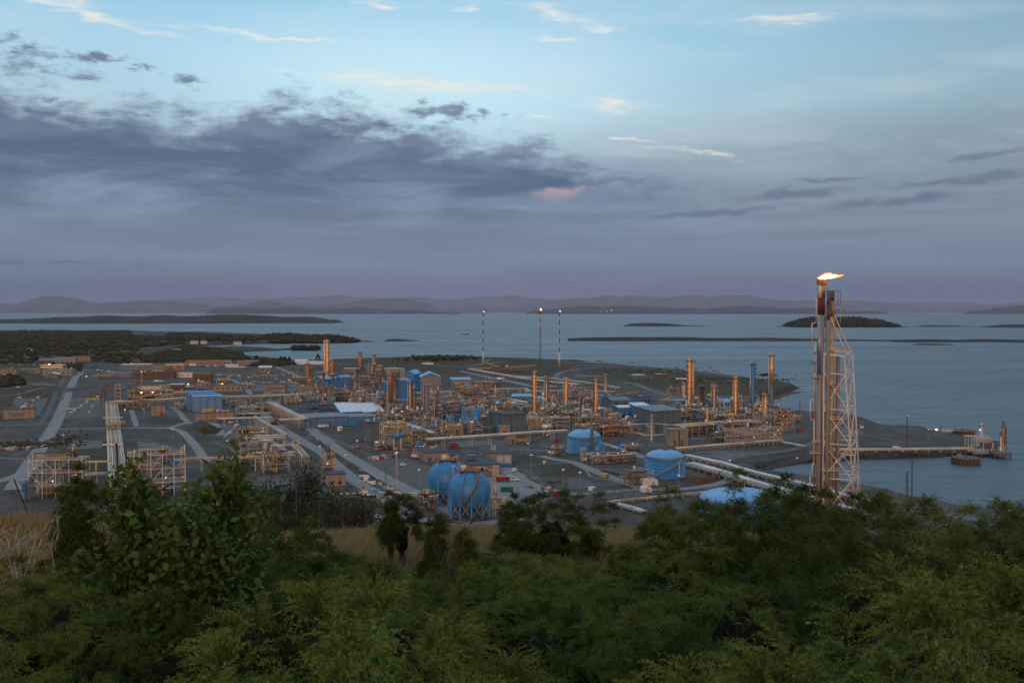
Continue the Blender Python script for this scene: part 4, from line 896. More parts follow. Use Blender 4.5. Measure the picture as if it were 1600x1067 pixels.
# far left: workshops, stores and the village
far = [
 (0, 62, 584, 577, 14, 'concrete', 'greyroof', 'long low grey office block at the far left edge', 'flat', 4),
 (4, 26, 586, 577, 12, 'beige', 'darkroof', 'beige gatehouse in front of the long low grey office block', 'flat', 3),
 (62, 99, 581, 571, 20, 'concrete', 'cream', 'administration block with a glowing pale upper band', 'flat', 6),
 (66, 113, 587, 578, 12, 'beige', 'greyroof', 'beige ground floor wing before the administration block', 'flat', 5),
 (71, 91, 592, 585, 16, 'tealwall', 'whiteroof', 'small gabled hut with a white roof at the end of the straight road', 'gable_y', 0),
 (98, 116, 586, 577, 12, 'beige', 'brown', 'two storey beige annex at the right end of the administration block', 'flat', 4),
 (60, 84, 571, 563, 12, 'brown', 'greyroof', 'brown building tucked into trees above the administration block', 'gable_x', 2),
 (84, 118, 571, 561, 16, 'beige', 'greyroof', 'village hall with a pale blue-grey roof among trees', 'gable_x', 4),
 (116, 140, 566, 558, 12, 'beige', 'brown', 'beige house with a brown roof right of the village hall', 'gable_x', 3),
 (189, 235, 579, 570, 22, 'greyroof', 'whiteroof', 'long silver-grey shed in the far row of stores', 'flat', 0),
 (167, 205, 590, 583, 20, 'greyroof', 'greyroof', 'low grey shed in front of the silver-grey one', 'flat', 0),
 (210, 272, 592, 582, 18, 'brown', 'darkroof', 'long brown store with dark openings below its wall', 'flat', 9),
 (236, 258, 580, 572, 14, 'beige', 'greyroof', 'beige store between the silver shed and the orange-walled one', 'flat', 3),
 (258, 288, 578, 570, 14, 'orange', 'whiteroof', 'store with an orange wall under a pale roof', 'flat', 2),
 (290, 362, 572, 563, 14, 'beige', 'darkroof', 'very long beige store along the edge of the wood', 'flat', 12),
 (370, 403, 571, 564, 14, 'beige', 'greyroof', 'beige store right of the very long one', 'flat', 6),
 (301, 330, 598, 585, 24, 'brown', 'brown', 'brown hip roofed store with an orange lit ridge', 'gable_x', 3),
 (296, 306, 572, 568, 8, 'white', 'whiteroof', 'tiny white site hut left in a row before the long store', 'flat', 0),
 (352, 372, 574, 570, 9, 'white', 'whiteroof', 'row of white site cabins before the beige stores', 'flat', 4),
 (355, 383, 580, 574, 9, 'tealwall', 'whiteroof', 'low pale roofed shelter in front of the white cabins', 'flat', 4),
 (270, 300, 590, 582, 8, 'white', 'greyroof', 'white cabin with a red stripe beside the long brown store', 'flat', 3),
 (404, 424, 582, 574, 12, 'concrete', 'whiteroof', 'small white roofed workshop beside the far road', 'gable_x', 2),
 (461, 480, 571, 564, 14, 'white', 'whiteroof', 'white boathouse by the inlet', 'gable_x', 0),
 (480, 510, 571, 565, 14, 'white', 'whiteroof', 'long white boathouse right of the smaller one by the inlet', 'flat', 0),
 (537, 560, 582, 576, 12, 'beige', 'whiteroof', 'white roofed store left of the first red-capped tower', 'flat', 0),
 (601, 625, 582, 576, 10, 'beige', 'whiteroof', 'white roofed store right of the second red-capped tower', 'flat', 0),
 (566, 617, 567, 561, 20, 'bluewall', 'tealwall', 'dark blue waterside warehouse on the skyline of the shore', 'flat', 0),
 (660, 677, 571, 567.5, 8, 'white', 'whiteroof', 'white cabin at the foot of the dark mound', 'flat', 0),
 (414, 446, 614, 600, 14, 'concrete', 'darkroof', 'grey windowed block beside the old pipe yard', 'flat', 6),
 (466, 484, 613, 604, 10, 'concrete', 'concrete', 'grey shed right of the grey windowed block', 'flat', 3),
 (266, 287, 612, 601, 12, 'brown', 'whiteroof', 'open sided dark shelter on posts with a pale roof', 'flat', 3),
 (240, 253, 602, 596, 9, 'tealwall', 'whiteroof', 'blue-grey cabin left of the open sided shelter', 'flat', 2),
 (213, 262, 610, 604, 8, 'cream', 'greyroof', 'long cream cabin row behind the sodium lamps', 'flat', 9),
 (334, 378, 612, 602, 12, 'beige', 'brown', 'brown-beige store lit by a bright yellow lamp', 'flat', 5),
 (287, 302, 608, 604, 8, 'bluewall', 'blueroof', 'blue flat shed just left of the glowing orange frames', 'flat', 2),
 (988, 1008, 591, 586, 10, 'bluewall', 'whiteroof', 'blue and white site cabins on the far gravel yard', 'flat', 3),
 (1058, 1074, 597, 592, 10, 'white', 'whiteroof', 'white cabin by the tallest twin-pipe column', 'flat', 3),
 (1024, 1042, 589, 585, 8, 'brown', 'orange', 'rusty store shed on the far gravel yard', 'flat', 3),
]
for i, (x0, x1, yb, yt, dp, wl, rf, lab, st, nw) in enumerate(far):
    b = B(x0, x1, yb, yt, dp, wl, rf, lab, style=st, rise=2.2, over=.5, rot=R(10 if x0 < 400 else 4), name='low_building')
    if nw: b.windows(nw, b.H*.40, b.H*.58, .05, .95, .35)
    if st == 'flat' and i % 2: b.rooflet(3, 'steel', 50+i)
    if 'glowing' in lab: b.front('lit_window_band', .04, .97, b.H*.62, b.H*.85, 'cream', .1)  # pale cream strip painted on in place of window light
# houses and farms on the wooded land
for i, (px, py, wm, col, rf, lab) in enumerate([
 (262, 523, 34, 'white', 'greyroof', 'lone white farmhouse on the far shore meadow'), (212, 524, 70, 'concrete', 'greyroof', 'long pale barn above the green meadow'), (198, 543, 40, 'beige', 'brown', 'beige house with a reddish roof deep in the wood'),
 (275, 551, 22, 'white', 'greyroof', 'white house alone in the wood near the inlet'), (303, 537, 26, 'white', 'greyroof', 'white cottage at the west end of the inlet'), (318, 537, 20, 'white', 'greyroof', 'small white cottage second from the west end of the inlet'),
 (371, 538, 26, 'white', 'brown', 'white boathouse on the north shore of the inlet'), (257, 538, 30, 'beige', 'greyroof', 'beige farm building on the wood edge before the inlet'), (360, 532, 20, 'white', 'greyroof', 'small white house above the boathouse'),
 (367, 528.5, 26, 'beige', 'brown', 'beige block left of the skyline warehouses'), (381, 529, 34, 'beige', 'orange', 'sunset-lit block on the skyline'), (400, 529, 66, 'brown', 'darkroof', 'long dark warehouse on the skyline beside the two-humped peninsula'),
 (45, 551, 14, 'white', 'greyroof', 'tiny white pump house deep in the left wood')]):
    g = G(px, py, 10); L = wm*.8
    b = B(px-L/2*FPX/g.y, px+L/2*FPX/g.y, py, py-6*FPX/g.y, 9, col, rf, lab, style='gable_x', rise=2.6, over=.4, rot=R(5), zb=8, name='house', cat='house'); b.windows(3, 1.4, 3.4)

# ================================================================== tanks and spheres
t1, *_ = tank(912.5, 706.5, 26.6, 683, 670, 'blue', 'large blue domed tank in mid plant with a dark stair cage on its right')
MB().box(4.5, -11.9, 0, 2.0, 1.6, 17).build('stair_cage', M['steeldark'], t1)
t2, r2, hs2, ht2 = tank(1039, 743.5, 31, 715, 702, 'blue', 'large blue domed tank beside the white tents, nearest of the open tanks')
MB().path([(6.5, -10.6, 1.5), (6.5, -10.6, hs2*.92)], .35, 8).path([(6.5, -10.9, 2.0), (11.5, -9, 1.2), (11.5, -9, -.6), (-6, -12.6, -.9)], .2, 6).build('cream_pipe', M['cream'], t2)
t3, *_ = tank(1155, 812, 63, 781, 763, 'blue', 'blue domed tank mostly hidden behind the tall junipers', rails=False)
tank(939, 706, 5.6, 692.5, 691, 'blue', 'short blue vertical tank right of the stair cage tank', rails=False, stair=False, seg=20, rings=2)
tank(972.5, 705, 4.2, 695, 694.3, 'blue', 'small blue drum tank standing alone behind the pipe trench', rails=False, stair=False, seg=16, rings=2)
tank(911.5, 720, 5, 701, 700, 'brass', 'slim brown vertical tank in front of the first blue tank', rails=False, stair=False, seg=16, rings=2)
tank(760, 633, 7.5, 623, 621, 'greycol', 'left of two squat grey silos with pale blue tops', stair=False, seg=20, rings=4)
tank(777, 637, 9, 626, 624.2, 'greycol', 'right and wider of two squat grey silos with pale blue tops', stair=False, seg=20, rings=4)
tank(649, 596, 5, 578, 577, 'beige', 'slim pale beige silo beside the gabled storage halls', stair=False, rails=False, seg=14, rings=2)
tank(629, 594, 4, 576, 575, 'beige', 'slim pale beige silo left of its twin', stair=False, rails=False, seg=14, rings=2)
tank(592, 583, 5, 577, 576, 'concrete', 'squat pale tank beside the second red-capped tower', stair=False, rails=False, seg=14, rings=1)
for (x, yb, w_, yt, lab) in [(726, 670, 9, 636, 'left of two tall blue adsorber vessels in a pipe frame'), (744, 672, 16, 639, 'right and wider of two tall blue adsorber vessels')]:
    tank(x, yb, w_/2, yt, yt-1, 'blue', lab, name='adsorber_vessel', stair=False, seg=20, rings=5, cat='vessel')

def sphere_tank(pxc, yb, pyc, rp, label, stairs):
    b = G(pxc, yb); Y = b.y; r = rp*Y/FPX; cz = top_z(pxc, pyc, Y) - Z0; root = empty('gas_sphere', b, label, 'gas sphere')
    n = 48; prof = [(max(.02, r*math.sin(math.pi*i/30)), cz-r*math.cos(math.pi*i/30)) for i in range(31)]
    MB().lathe(0, 0, prof, n).build('shell', M['blue'], root, True)
    for k, a in enumerate((-.52, -.02, .55)):
        rr_ = r*math.cos(a); z = cz+r*math.sin(a); MB().lathe(0, 0, [(rr_*1.0, z-.12), (rr_*1.008+.02, z-.08), (rr_*1.008+.02, z+.08), (rr_, z+.12)], n).build('seam_ring', M['bluewall'], root)
    for i in range(11):
        a = 2*math.pi*(i+.5)/11; x, y = r*.97*math.cos(a), r*.97*math.sin(a)
        MB().lathe(x, y, [(.75, 0), (.75, .5), (.5, .52), (.5, cz*.98), (.3, cz+.8)], 12).build('leg', M['blue'], root, True)
    mb = MB()
    for i in range(11):
        a, c_ = 2*math.pi*(i+.5)/11, 2*math.pi*(i+1.5)/11; q = r*.97
        mb.bar((q*math.cos(a), q*math.sin(a), 1), (q*math.cos(c_), q*math.sin(c_), cz*.72), .09); mb.bar((q*math.cos(c_), q*math.sin(c_), 1), (q*math.cos(a), q*math.sin(a), cz*.72), .09)
    mb.build('tie_rods', M['steel'], root)
    # top works
    rnd = random.Random(int(pxc)); mb = MB(); zt = cz+r
    mb.box(0, 0, zt-.25, 10.5, 7, .2)
    mb.build('top_platform', M['rust'], root)
    mb = MB()
    for z in (.6, 1.2):
        for p, q in (((-5.2, -3.5), (5.2, -3.5)), ((-5.2, 3.5), (5.2, 3.5)), ((-5.2, -3.5), (-5.2, 3.5)), ((5.2, -3.5), (5.2, 3.5))): mb.bar((*p, zt+z), (*q, zt+z), .06)
    for i in range(9): mb.bar((-5.2+i*1.3, -3.5, zt-.1), (-5.2+i*1.3, -3.5, zt+1.2), .05); mb.bar((-5.2+i*1.3, 3.5, zt-.1), (-5.2+i*1.3, 3.5, zt+1.2), .05)
    mb.build('top_railing', M['orange'], root)
    for i in range(14):
        x, y = rnd.uniform(-4.6, 4.6), rnd.uniform(-3, 3); z = zt+rnd.uniform(.2, 1.4); x2 = x+rnd.uniform(-3, 3); x2 = max(-4.8, min(4.8, x2))
        MB().path([(x, y, zt-.2), (x, y, z+.4), (x2, y, z+.4), (x2, y, zt-.1)], rnd.choice([.14, .2, .3]), 6).build('valve_pipe', M[rnd.choice(['orange', 'silver', 'rust', 'steel'])], root, True)
    MB().box(rnd.uniform(-3.5, -1), 0, zt+.0, 2.4, 2, 2.2).build('valve_cabinet', M['cream'], root)
    if stairs:
        mb = MB(); rl = MB(); N = 30
        P = []
        for i in range(N+1):
            f = i/N; e = -.80+f*1.95; a = -1.95+f*1.15; q = r+.55; P.append(Vector((q*math.cos(e)*math.cos(a), q*math.cos(e)*math.sin(a), cz+q*math.sin(e))))
        P = [p for p in P if p.z > 6]
        for p, q in zip(P, P[1:]): mb.bar(p, q, .5, .12); rl.bar(p*1.0+Vector((0, 0, 1)), q+Vector((0, 0, 1)), .06)
        e0 = P[0]; mb.bar(e0, (e0.x-9, e0.y-1.5, e0.z-6), .5, .1) if False else None
        mb.bar((e0.x, e0.y, e0.z), (e0.x+7, e0.y-1, .2), .5, .12)
        mb.build('stairway', M['rust'], root); rl.build('stair_rail', M['steel'], root)
        mb = MB()
        for i in range(20):
            f0, f1 = -.9+i*.115, -.9+(i+1)*.115; a = -1.83; q = r+.14
            mb.bar((q*math.cos(f0)*math.cos(a), q*math.cos(f0)*math.sin(a), cz+q*math.sin(f0)), (q*math.cos(f1)*math.cos(a), q*math.cos(f1)*math.sin(a), cz+q*math.sin(f1)), .16, n=6)
        mb.build('sprinkler_pipe', M['rust'], root)
        mb = MB()
        for i in range(16):
            a = -.1; q = r+.9+ (0 if i < 9 else 0); mb.bar((q*math.cos(a), q*math.sin(a), i*1.35), (q*math.cos(a), q*math.sin(a), (i+1)*1.35), .12)
            mb.bar((q*math.cos(a)+1.4, q*math.sin(a), i*1.35), (q*math.cos(a)+1.4, q*math.sin(a), (i+1)*1.35), .12); mb.bar((q*math.cos(a), q*math.sin(a), i*1.35), (q*math.cos(a)+1.4, q*math.sin(a), (i+1)*1.35), .07)
        mb.path([(r+.5, -1, 21.6), (r-2.5, -1, 23.0), (r-4.5, -1, 23.6)], .3, 6)
        mb.build('ladder_tower', M['ochre'], root)
    else:
        MB().path([(-r*.75, -r*.2, 7), (-r*1.2, -r*.4, 5.2), (-r*1.35, -r*.5, .5)], .14, 5).path([(r*.2, -r*.75, 4), (r*.9, -r*.95, 11.0)], .3, 5).build('feed_pipe', M['steel'], root)
    return root
sphere_tank(699.5, 785, 749, 31.6, 'rear blue spherical gas tank, partly hidden behind its twin', False)
sphere_tank(733.5, 807, 767.5, 33.7, 'front blue spherical gas tank with a rusty stairway curving up its side', True)

# ================================================================== the tall flare tower
def flare_tower():
    Yb = G(1300, 806).y; O = G(1300, 806); k = Yb/FPX; root = empty('flare_tower', O, 'tall pale lattice flare tower with several stacks and a flame at its top', 'flare tower')
    X = lambda px: (px-1300)*k
    Zp = lambda py: top_z(1300, py, Yb)-Z0
    def stack(px, y, r, segs, nm='stack'):
        for i, (ya, yb_, mm, rs) in enumerate(segs):
            z1, z0 = Zp(ya), (Zp(yb_) if yb_ < 800 else -.2)
            MB().lathe(X(px), y, [(r*rs, z0+.01), (r*rs, z1)], 16).build(nm if i == len(segs)-1 else 'stack_section', M[mm], root, True)
    stack(1279.2, 1.5, .92, [(445, 465, 'tower', 1.0), (465, 492, 'darkred', .98), (492, 586, 'greycol', 1.0), (586, 820, 'beige', 1.15)])
    stack(1288.0, 5.0, .92, [(444, 465, 'copper', 1.05), (465, 492, 'darkred', .98), (492, 820, 'greycol', .9)])
    stack(1291.0, -.5, .85, [(454, 476, 'steeldark', 1.0), (476, 500, 'steeldark', 1.05), (500, 820, 'concrete', 1.1)])
    stack(1300.3, 2.5, .85, [(454, 470, 'steeldark', 1.0), (470, 495, 'copper', 1.0), (495, 820, 'ochre', 1.05)])
    stack(1295.5, 6.5, .35, [(470, 820, 'copper', 1.0)], 'riser'); stack(1284.2, 6.5, .3, [(500, 820, 'brass', 1.0)], 'riser'); stack(1304.5, -.5, .3, [(556, 820, 'rust', 1.0)], 'riser'); stack(1275.6, 4, .3, [(590, 820, 'copper', 1.0)], 'riser')
    stack(1310.5, 3.0, .7, [(556, 820, 'beige', 1.3)])
    stack(1306.5, 6.0, .35, [(478, 820, 'brass', 1.0)])
    for (px, y, nm) in ((1279.2, 1.5, 'burner_head'), (1288.6, 5.0, 'burner_head')):
        z = Zp(445); mb = MB().lathe(X(px), y, [(.9, z), (1.45, z+.4), (1.5, z+2.4), (1.2, z+2.4), (1.0, z+1.2)], 18)
        for i in range(12): a = i*math.pi/6; mb.bar((X(px)+1.5*math.cos(a), y+1.5*math.sin(a), z+.6), (X(px)+1.5*math.cos(a), y+1.5*math.sin(a), z+3.0), .1)
        mb.build(nm, M['copper'], root)
    # ring guard at the shorter tips
    mb = MB()
    zt, zl = Zp(454.5), Zp(477)
    for z in (zt, zl): mb.bar((X(1288), -1.8, z), (X(1308), -1.8, z), .09); mb.bar((X(1308), -1.8, z), (X(1308), 5, z), .09); mb.bar((X(1288), -1.8, z), (X(1288), 5, z), .09)
    for x in (1288, 1294, 1304, 1308): mb.bar((X(x), -1.8, zt), (X(x), -1.8, zl), .09)
    mb.build('tip_guard', M['steeldark'], root)
    MB().path([(X(1308), -1.8, zl), (X(1308), -1.8, Zp(503))], .12, 5).path([(X(1308), 4, Zp(503)), (X(1308), 4, Zp(545))], .1, 5).build('guard_leg', M['cream'], root)
    # side riser that steps out and in
    MB().path([(X(p), 1.0, Zp(q)) for p, q in ((1274.6, 436), (1274.6, 458), (1273.3, 466))], .09, 5).build('pilot_line', M['steeldark'], root)
    MB().path([(X(p), 1.0, Zp(q)) for p, q in ((1273.3, 466), (1273.3, 504), (1266.7, 505.5), (1266.7, 534.5), (1272, 535.5), (1272, 583), (1271.5, 624), (1265.5, 626), (1265.5, 655), (1271.5, 657), (1271.5, 722), (1266, 745), (1266, 800))], .27, 8).build('steam_riser', M['tower'], root, True)
    # lattice derrick
    ztop = Zp(553); A = [Vector((X(1285), 0, 0)), Vector((X(1331), -4, 0)), Vector((X(1356), 9, 0)), Vector((X(1308), 13, 0))]
    T = [Vector((X(1285), 0, ztop)), Vector((X(1314.5), -2, ztop-1)), Vector((X(1337), 7, ztop+1)), Vector((X(1304), 9, ztop+1))]
    lv = [0, .115, .235, .34, .45, .56, .665, .775, .885, 1]
    def c(i, f): i %= 4; return A[i].lerp(T[i], f)
    for i in range(4): MB().bar(c(i, -.01), c(i, 1), .42, n=8, a2=.34).build('leg', M['tower'], root, True)
    for j, f in enumerate(lv[1:]):
        mb = MB()
        for i in range(4):
            if f == 1: mb.bar(c(i, f), c(i+1, f), .38)
            elif j % 2 == 1: mb.bar(c(i, f), c(i+1, f), .22)
        if mb.v: mb.build('cross_beam', M['tower'], root)
    for j in range(0, len(lv)-2, 2):
        f0, f1, f2 = lv[j], lv[j+1], lv[j+2]
        for i in range(4):
            mb = MB(); m0, m2 = c(i, f0), c(i, f2); n0, n2 = c(i+1, f0), c(i+1, f2)
            mb.bar(m0, n2, .19); mb.bar(n0, m2, .19)
            mid_ = (m0+n2)/2; mb.box(mid_.x, mid_.y, mid_.z-.5, .9, .25, 1.0)
            mb.bar(c(i, (f0+f1)/2), m0.lerp(n2, .25), .14); mb.bar(c(i+1, (f0+f1)/2), n0.lerp(m2, .25), .14)
            mb.build('x_brace', M['tower'], root)
    mb = MB()
    mb.bar(c(0, .885), c(1, .885), .2); mb.bar(c(1, .885), c(2, .885), .2); mb.bar(c(0, 1), c(2, .885), .12); mb.bar(c(1, 1), c(2, .885), .16); mb.bar(c(2, 1), c(1, .885), .16); mb.build('top_brace', M['tower'], root)
    # four long struts from the top beam up to the stacks
    for (p, q, p2, q2, y) in ((1293, 494, 1319, 552, -1), (1295, 496, 1323, 552, 3), (1301, 492, 1328, 551, 1), (1303, 494, 1332, 551, 5)):
        MB().bar((X(p), y*.3, Zp(q)), (X(p2), y, Zp(q2)), .3, n=6).build('strut', M['tower'], root)
    # platforms with rails round the stacks
    for (px, py, wd, m_) in ((1272, 590, 3.6, 'copper'), (1274, 552, 2.4, 'steeldark'), (1268, 569, 2.5, 'steeldark'), (1273, 708, 5.2, 'ochre'), (1274, 690, 3.5, 'steel'), (1300, 548, 6, 'cream'), (1326, 711, 5, 'cream'), (1322, 766, 4.5, 'ochre'), (1296, 605, 4.5, 'steeldark'), (1304, 655, 6, 'tower'), (1296, 735, 8, 'tower')):
        mb = MB().box(X(px), 0, Zp(py), wd, 3, .22)
        for s in (-1, 1): mb.bar((X(px)-wd/2, 1.5*s, Zp(py)+1.1), (X(px)+wd/2, 1.5*s, Zp(py)+1.1), .06)
        for i in range(4): mb.bar((X(px)-wd/2+i*wd/3, -1.5, Zp(py)), (X(px)-wd/2+i*wd/3, -1.5, Zp(py)+1.1), .06)
        mb.build('platform', M[m_], root)
    MB().box(X(1300), 4, -.4, 40, 22, .8).build('footing', M['concrete'], root)
    # flame: ragged tongues blown to the right
    rnd = random.Random(5); fl = MB(); core = MB()
    import mathutils
    def blob(mb, x, z, y, rx, rz, seed, n=10):
        bm = bmesh.new(); bmesh.ops.create_icosphere(bm, subdivisions=3, radius=1)
        for v in bm.verts:
            d = v.co.normalized(); s_ = 1+.55*(mathutils.noise.noise(d*1.9+Vector((seed, 0, 0))))+.25*mathutils.noise.noise(d*4.5+Vector((0, seed, 0)))
            v.co = Vector((x+d.x*rx*s_+max(0, d.z)*rx*.35, y+d.y*rz*s_*.9, z+d.z*rz*s_))
        b0 = len(mb.v); mb.v.extend(tuple(v.co) for v in bm.verts); mb.f.extend(tuple(v.index+b0 for v in f.verts) for f in bm.faces); bm.free()
    z = Zp(437)
    for (px, py, rx, rz) in ((1281, 434.5, 4.6, 3.0), (1287, 432, 5.6, 4.2), (1293, 430.8, 5.4, 4.2), (1299, 431.8, 5.6, 3.2), (1305, 431.4, 4.6, 2.2), (1310.5, 430.8, 3.6, 1.4), (1315, 430, 2.4, 1.0), (1296, 427.6, 2.8, 2.2), (1289, 428.6, 2.4, 2.4), (1304, 428.9, 2.0, 1.1)):
        blob(fl, X(px), Zp(py), 3.0, rx*k, rz*k, px)
    for (px, py, rx, rz) in ((1282, 434.5, 3.4, 2.2), (1287.5, 432.4, 4.6, 3.4), (1293, 431.5, 4.4, 3.3), (1298.5, 432, 4.4, 2.3), (1304, 431.4, 3.2, 1.2)):
        blob(core, X(px), Zp(py), 1.9, rx*k, rz*k, px+.5)
    f_ = fl.build('flame', M['flame'], root, True); core.build('flame_core', M['flamecore'], f_, True)
flare_tower()

# the three slim flares by the far shore
for i, (px, yb, yt, lab) in enumerate([(755, 573, 488, 'leftmost of the three slim distant flare stacks, set apart from the pair'), (844, 568, 485, 'middle distant flare stack with the largest flame of the three'), (874, 575, 487, 'rightmost of the three slim distant flare stacks, pale lower half')]):
    b = G(px, yb); H = top_z(px, yt, b.y)-Z0; root = empty('flare_stack', b, lab, 'flare stack', 'three slim flares by the shore'); n = 9
    for k in range(n):
        z0, z1 = H*(.28+.72*k/n), H*(.28+.72*(k+1)/n); MB().lathe(0, 0, [(.8, z0+.02), (.8, z1)], 10).build('band', M['darkred' if k % 2 == 0 or i == 1 and k < 4 else 'pink'], root, True)
    MB().lathe(0, 0, [(1.7 if i == 2 else 1.35, 0), (1.5 if i == 2 else 1.25, H*.28)], 12).build('stack', M['cream' if i != 1 else 'violet'], root, True)
    MB().lathe(0, 0, [(2.2, H-2.5), (2.6, H-1.2), (2.6, H-.9), (1.2, H-.9)], 10).build('tip_platform', M['steeldark'], root)
    mb = MB()
    s = (.8, 1.7, 1.0)[i]; mb.lathe(1, 0, [(.5*s, H-.6), (1.0*s, H+.8*s), (.8*s, H+1.5*s), (.25*s, H+2.3*s)], 10); mb.build('flame', M['tipflame'], root, True)

# ================================================================== columns
C = column
C(511.5, 592, 530, 6.4, 'gold', 'tallest golden column left of centre, topped by a rust coloured pipe', 3, lamps=0, pmat='rust')
C(507.0, 590, 531, 3.0, 'gold', 'thin golden riser hugging the left side of the tallest golden column', 0, riser=False, name='riser_column')
C(519.5, 586, 560, 5.6, 'copper', 'short rusty gold column tucked right of the tallest golden one', 4, pmat='rust')
C(481, 593, 566, 5, 'copper', 'short red-brown column left of the thin golden stacks', 3, pmat='rust')
for px, yb, yt, wd, m_, lab in [(487, 621, 576, 4.2, 'gold', 'tall thin golden stack, leftmost of a group of four'), (496.5, 622, 596, 3.8, 'gold', 'shortest left-hand golden stack between two taller ones'), (505.5, 627, 582, 4.4, 'gold', 'golden stack third from left, standing over blue furnace roofs'), (517, 632, 603, 4, 'gold', 'rightmost short golden stack of the group of four'),
        (558.5, 628, 576, 3.0, 'greycol', 'slender grey stack left of the thin gold ones'), (581, 625, 598, 3.2, 'gold', 'short thin golden stack in the middle behind the white roofs'), (594.5, 636, 585, 4.2, 'gold', 'bright golden stack rising behind the white roofs'), (617, 626, 586, 3.8, 'gold', 'thin golden stack just right of the broad brown-gold column'),
        (621.5, 624, 592, 4.6, 'greycol', 'plain grey stack right of the broad brown-gold column'), (204, 625, 594, 3, 'ochre', 'left of two yellow capped stacks with blue legs by the red gantry'), (213, 625, 594, 3, 'ochre', 'right of two yellow capped stacks with blue legs by the red gantry'), (946, 614, 585, 4.4, 'cream', 'plain cream stack left of the teal workshop')]:
    C(px, yb, yt, wd, m_, lab, 1 if wd > 4 else 0, riser=False, name='exhaust_stack', cat='stack', head='open', lower='bluewall' if m_ == 'ochre' else None, wide=.5)
C(563, 576, 548, 4.6, 'copper', 'left of two red-capped towers standing against the sea', 4, pmat='rust', upper=True)
C(585, 577, 552, 5.4, 'copper', 'right and broader of two red-capped towers standing against the sea', 4, pmat='rust', upper=True)
C(610, 664, 580, 7.0, 'copper', 'broad brown-gold column beside the left grey-teal compressor house', 7, lower='brass', pmat='violet')
C(641, 657, 593, 6.0, 'brass', 'dark green-brown column wrapped in platforms', 10, pmat='steeldark')
C(647.5, 650, 606, 4.4, 'brass', 'slimmer brown column leaning close behind the dark green-brown one', 5)
C(667, 660, 595, 8.0, 'violet', 'thick violet-grey column with a spiral of pale platforms', 9, pmat='steel')
C(661, 656, 594, 4.2, 'violet', 'thin dark violet column left of the spiral-platform one', 3)
C(682, 680, 612, 4.6, 'violet', 'violet column with a rusty head and a pale blue waist', 5, pmat='rust', lower='greycol')
C(834.5, 656, 578, 5.4, 'gold', 'golden column, leftmost of the three left of the middle', 8, pmat='rust', side=-1)
C(854, 645, 587, 6.0, 'brass', 'dark weathered column second of three, with a green shaded side', 9, upper=True)
C(863, 642, 612, 3.4, 'gold', 'short slim golden column right behind the dark weathered one', 2)
C(884.5, 653, 588, 5.8, 'gold', 'golden column, rightmost of the three left of the middle', 4, pmat='steel')
C(908, 656, 605, 4.2, 'greycol', 'slim blue-grey column with a brown head above the first blue tank', 3, lower='violet', pmat='rust')
C(930.5, 663, 590, 5.6, 'gold', 'bright golden column whose left side is crowded with dark platforms', 12, pmat='steeldark', side=-1, lamps=4)
C(1076.5, 643, 558, 7.6, 'gold', 'tallest golden column on the right, paired with a full-height pipe', 8, pmat='rust', side=-1, lamps=5)
C(1083, 642, 560, 3.0, 'gold', 'full-height golden pipe column right against the tallest right-hand one', 1, riser=False, name='riser_column')
C(1068.5, 624, 596, 5.4, 'pink', 'short pinkish column half behind the tallest right-hand one', 2)
C(1097, 646, 603, 6.4, 'brass', 'plain blunt brown column right of the tallest right-hand one', 1, head='open', riser=False)
C(1115.5, 648, 598, 7.0, 'brass', 'stout brown column with pale bands and a white cap', 5, pmat='steel', lamps=2)
C(1149, 657, 586, 6.6, 'gold', 'golden column dotted with white lamps down its right side', 9, pmat='rust', lamps=9)
C(1176, 643, 564, 6.6, 'blue', 'blue column with rusty platforms round its top third', 9, pmat='rust', lamps=3)
C(1205, 636, 550, 6.8, 'gold', 'rightmost tall column, golden top and blue-grey lower half', 3, lower='tealwall', upper=True, pmat='steeldark')
C(1195.5, 669, 613, 6.8, 'gold', 'golden column standing in front inside the pale frame modules', 3, pmat='rust', lamps=1)
C(38.5, 782, 748, 8, 'blue', 'dark blue squat column with a red head at the left module', 2, lower='blue', pmat='violet', name='process_column')
C(1018, 690, 649, 3.2, 'white', 'lone white vent pole in front of the red-slotted compressor house', 0, riser=False, name='vent_pole', cat='pole', head='open')
C(1105, 662, 632, 5, 'gold', 'short golden swan-neck pipe tower near the yellow rack', 2, name='pipe_tower', cat='pipe tower')

# ================================================================== pipe racks
K = rack
K([(190, 790), (186, 757), (182, 722), (179.5, 692), (177.5, 673)], 6, 9.5, 9, ['cream', 'steel', 'ochre', 'steel'], 'wide rack of cream and silver pipes at left, part nearer than the cross road', 9, .34)
K([(177, 664), (175.5, 645), (174, 628)], 6, 10.5, 9, ['cream', 'silver', 'ochre'], 'wide rack of cream and silver pipes at left, part beyond the cross road', 9, .34)
K([(130, 722), (170, 721)], 9, 2.4, 2, ['cream'], 'upper pipe bridge between the left module and the wide rack', 9, .4)
K([(130, 741.5), (171, 740)], 5, 2.4, 2, ['cream', 'ochre'], 'lower pipe bridge between the left module and the wide rack', 9, .4)
K([(192, 727), (240, 725), (300, 717), (360, 715.5), (412, 714)], 8, 5, 5, ['cream', 'ochre', 'silver'], 'yellowish pipe rack passing behind the broadleaf sapling', 9, .42)
K([(172, 629), (243, 625.5), (294, 622.5), (345, 621), (400, 619.5), (484, 616.5)], 7, 14, 10, ['cream', 'ochre', 'beige'], 'long horizontal yellowish rack crossing the left half of the plant', 9, .5)
K([(420, 628), (440, 637), (458, 646), (477, 655)], 8, 7, 4, ['silver', 'white', 'cream'], 'diagonal rack leading down to the orange-lit portal', 9, .4)
K([(437, 657), (456, 656), (477, 655.5)], 8, 5, 4, ['cream', 'pink'], 'orange-lit portal rack at the corner of the banded blue workshop', 6, .4, frame='orange')
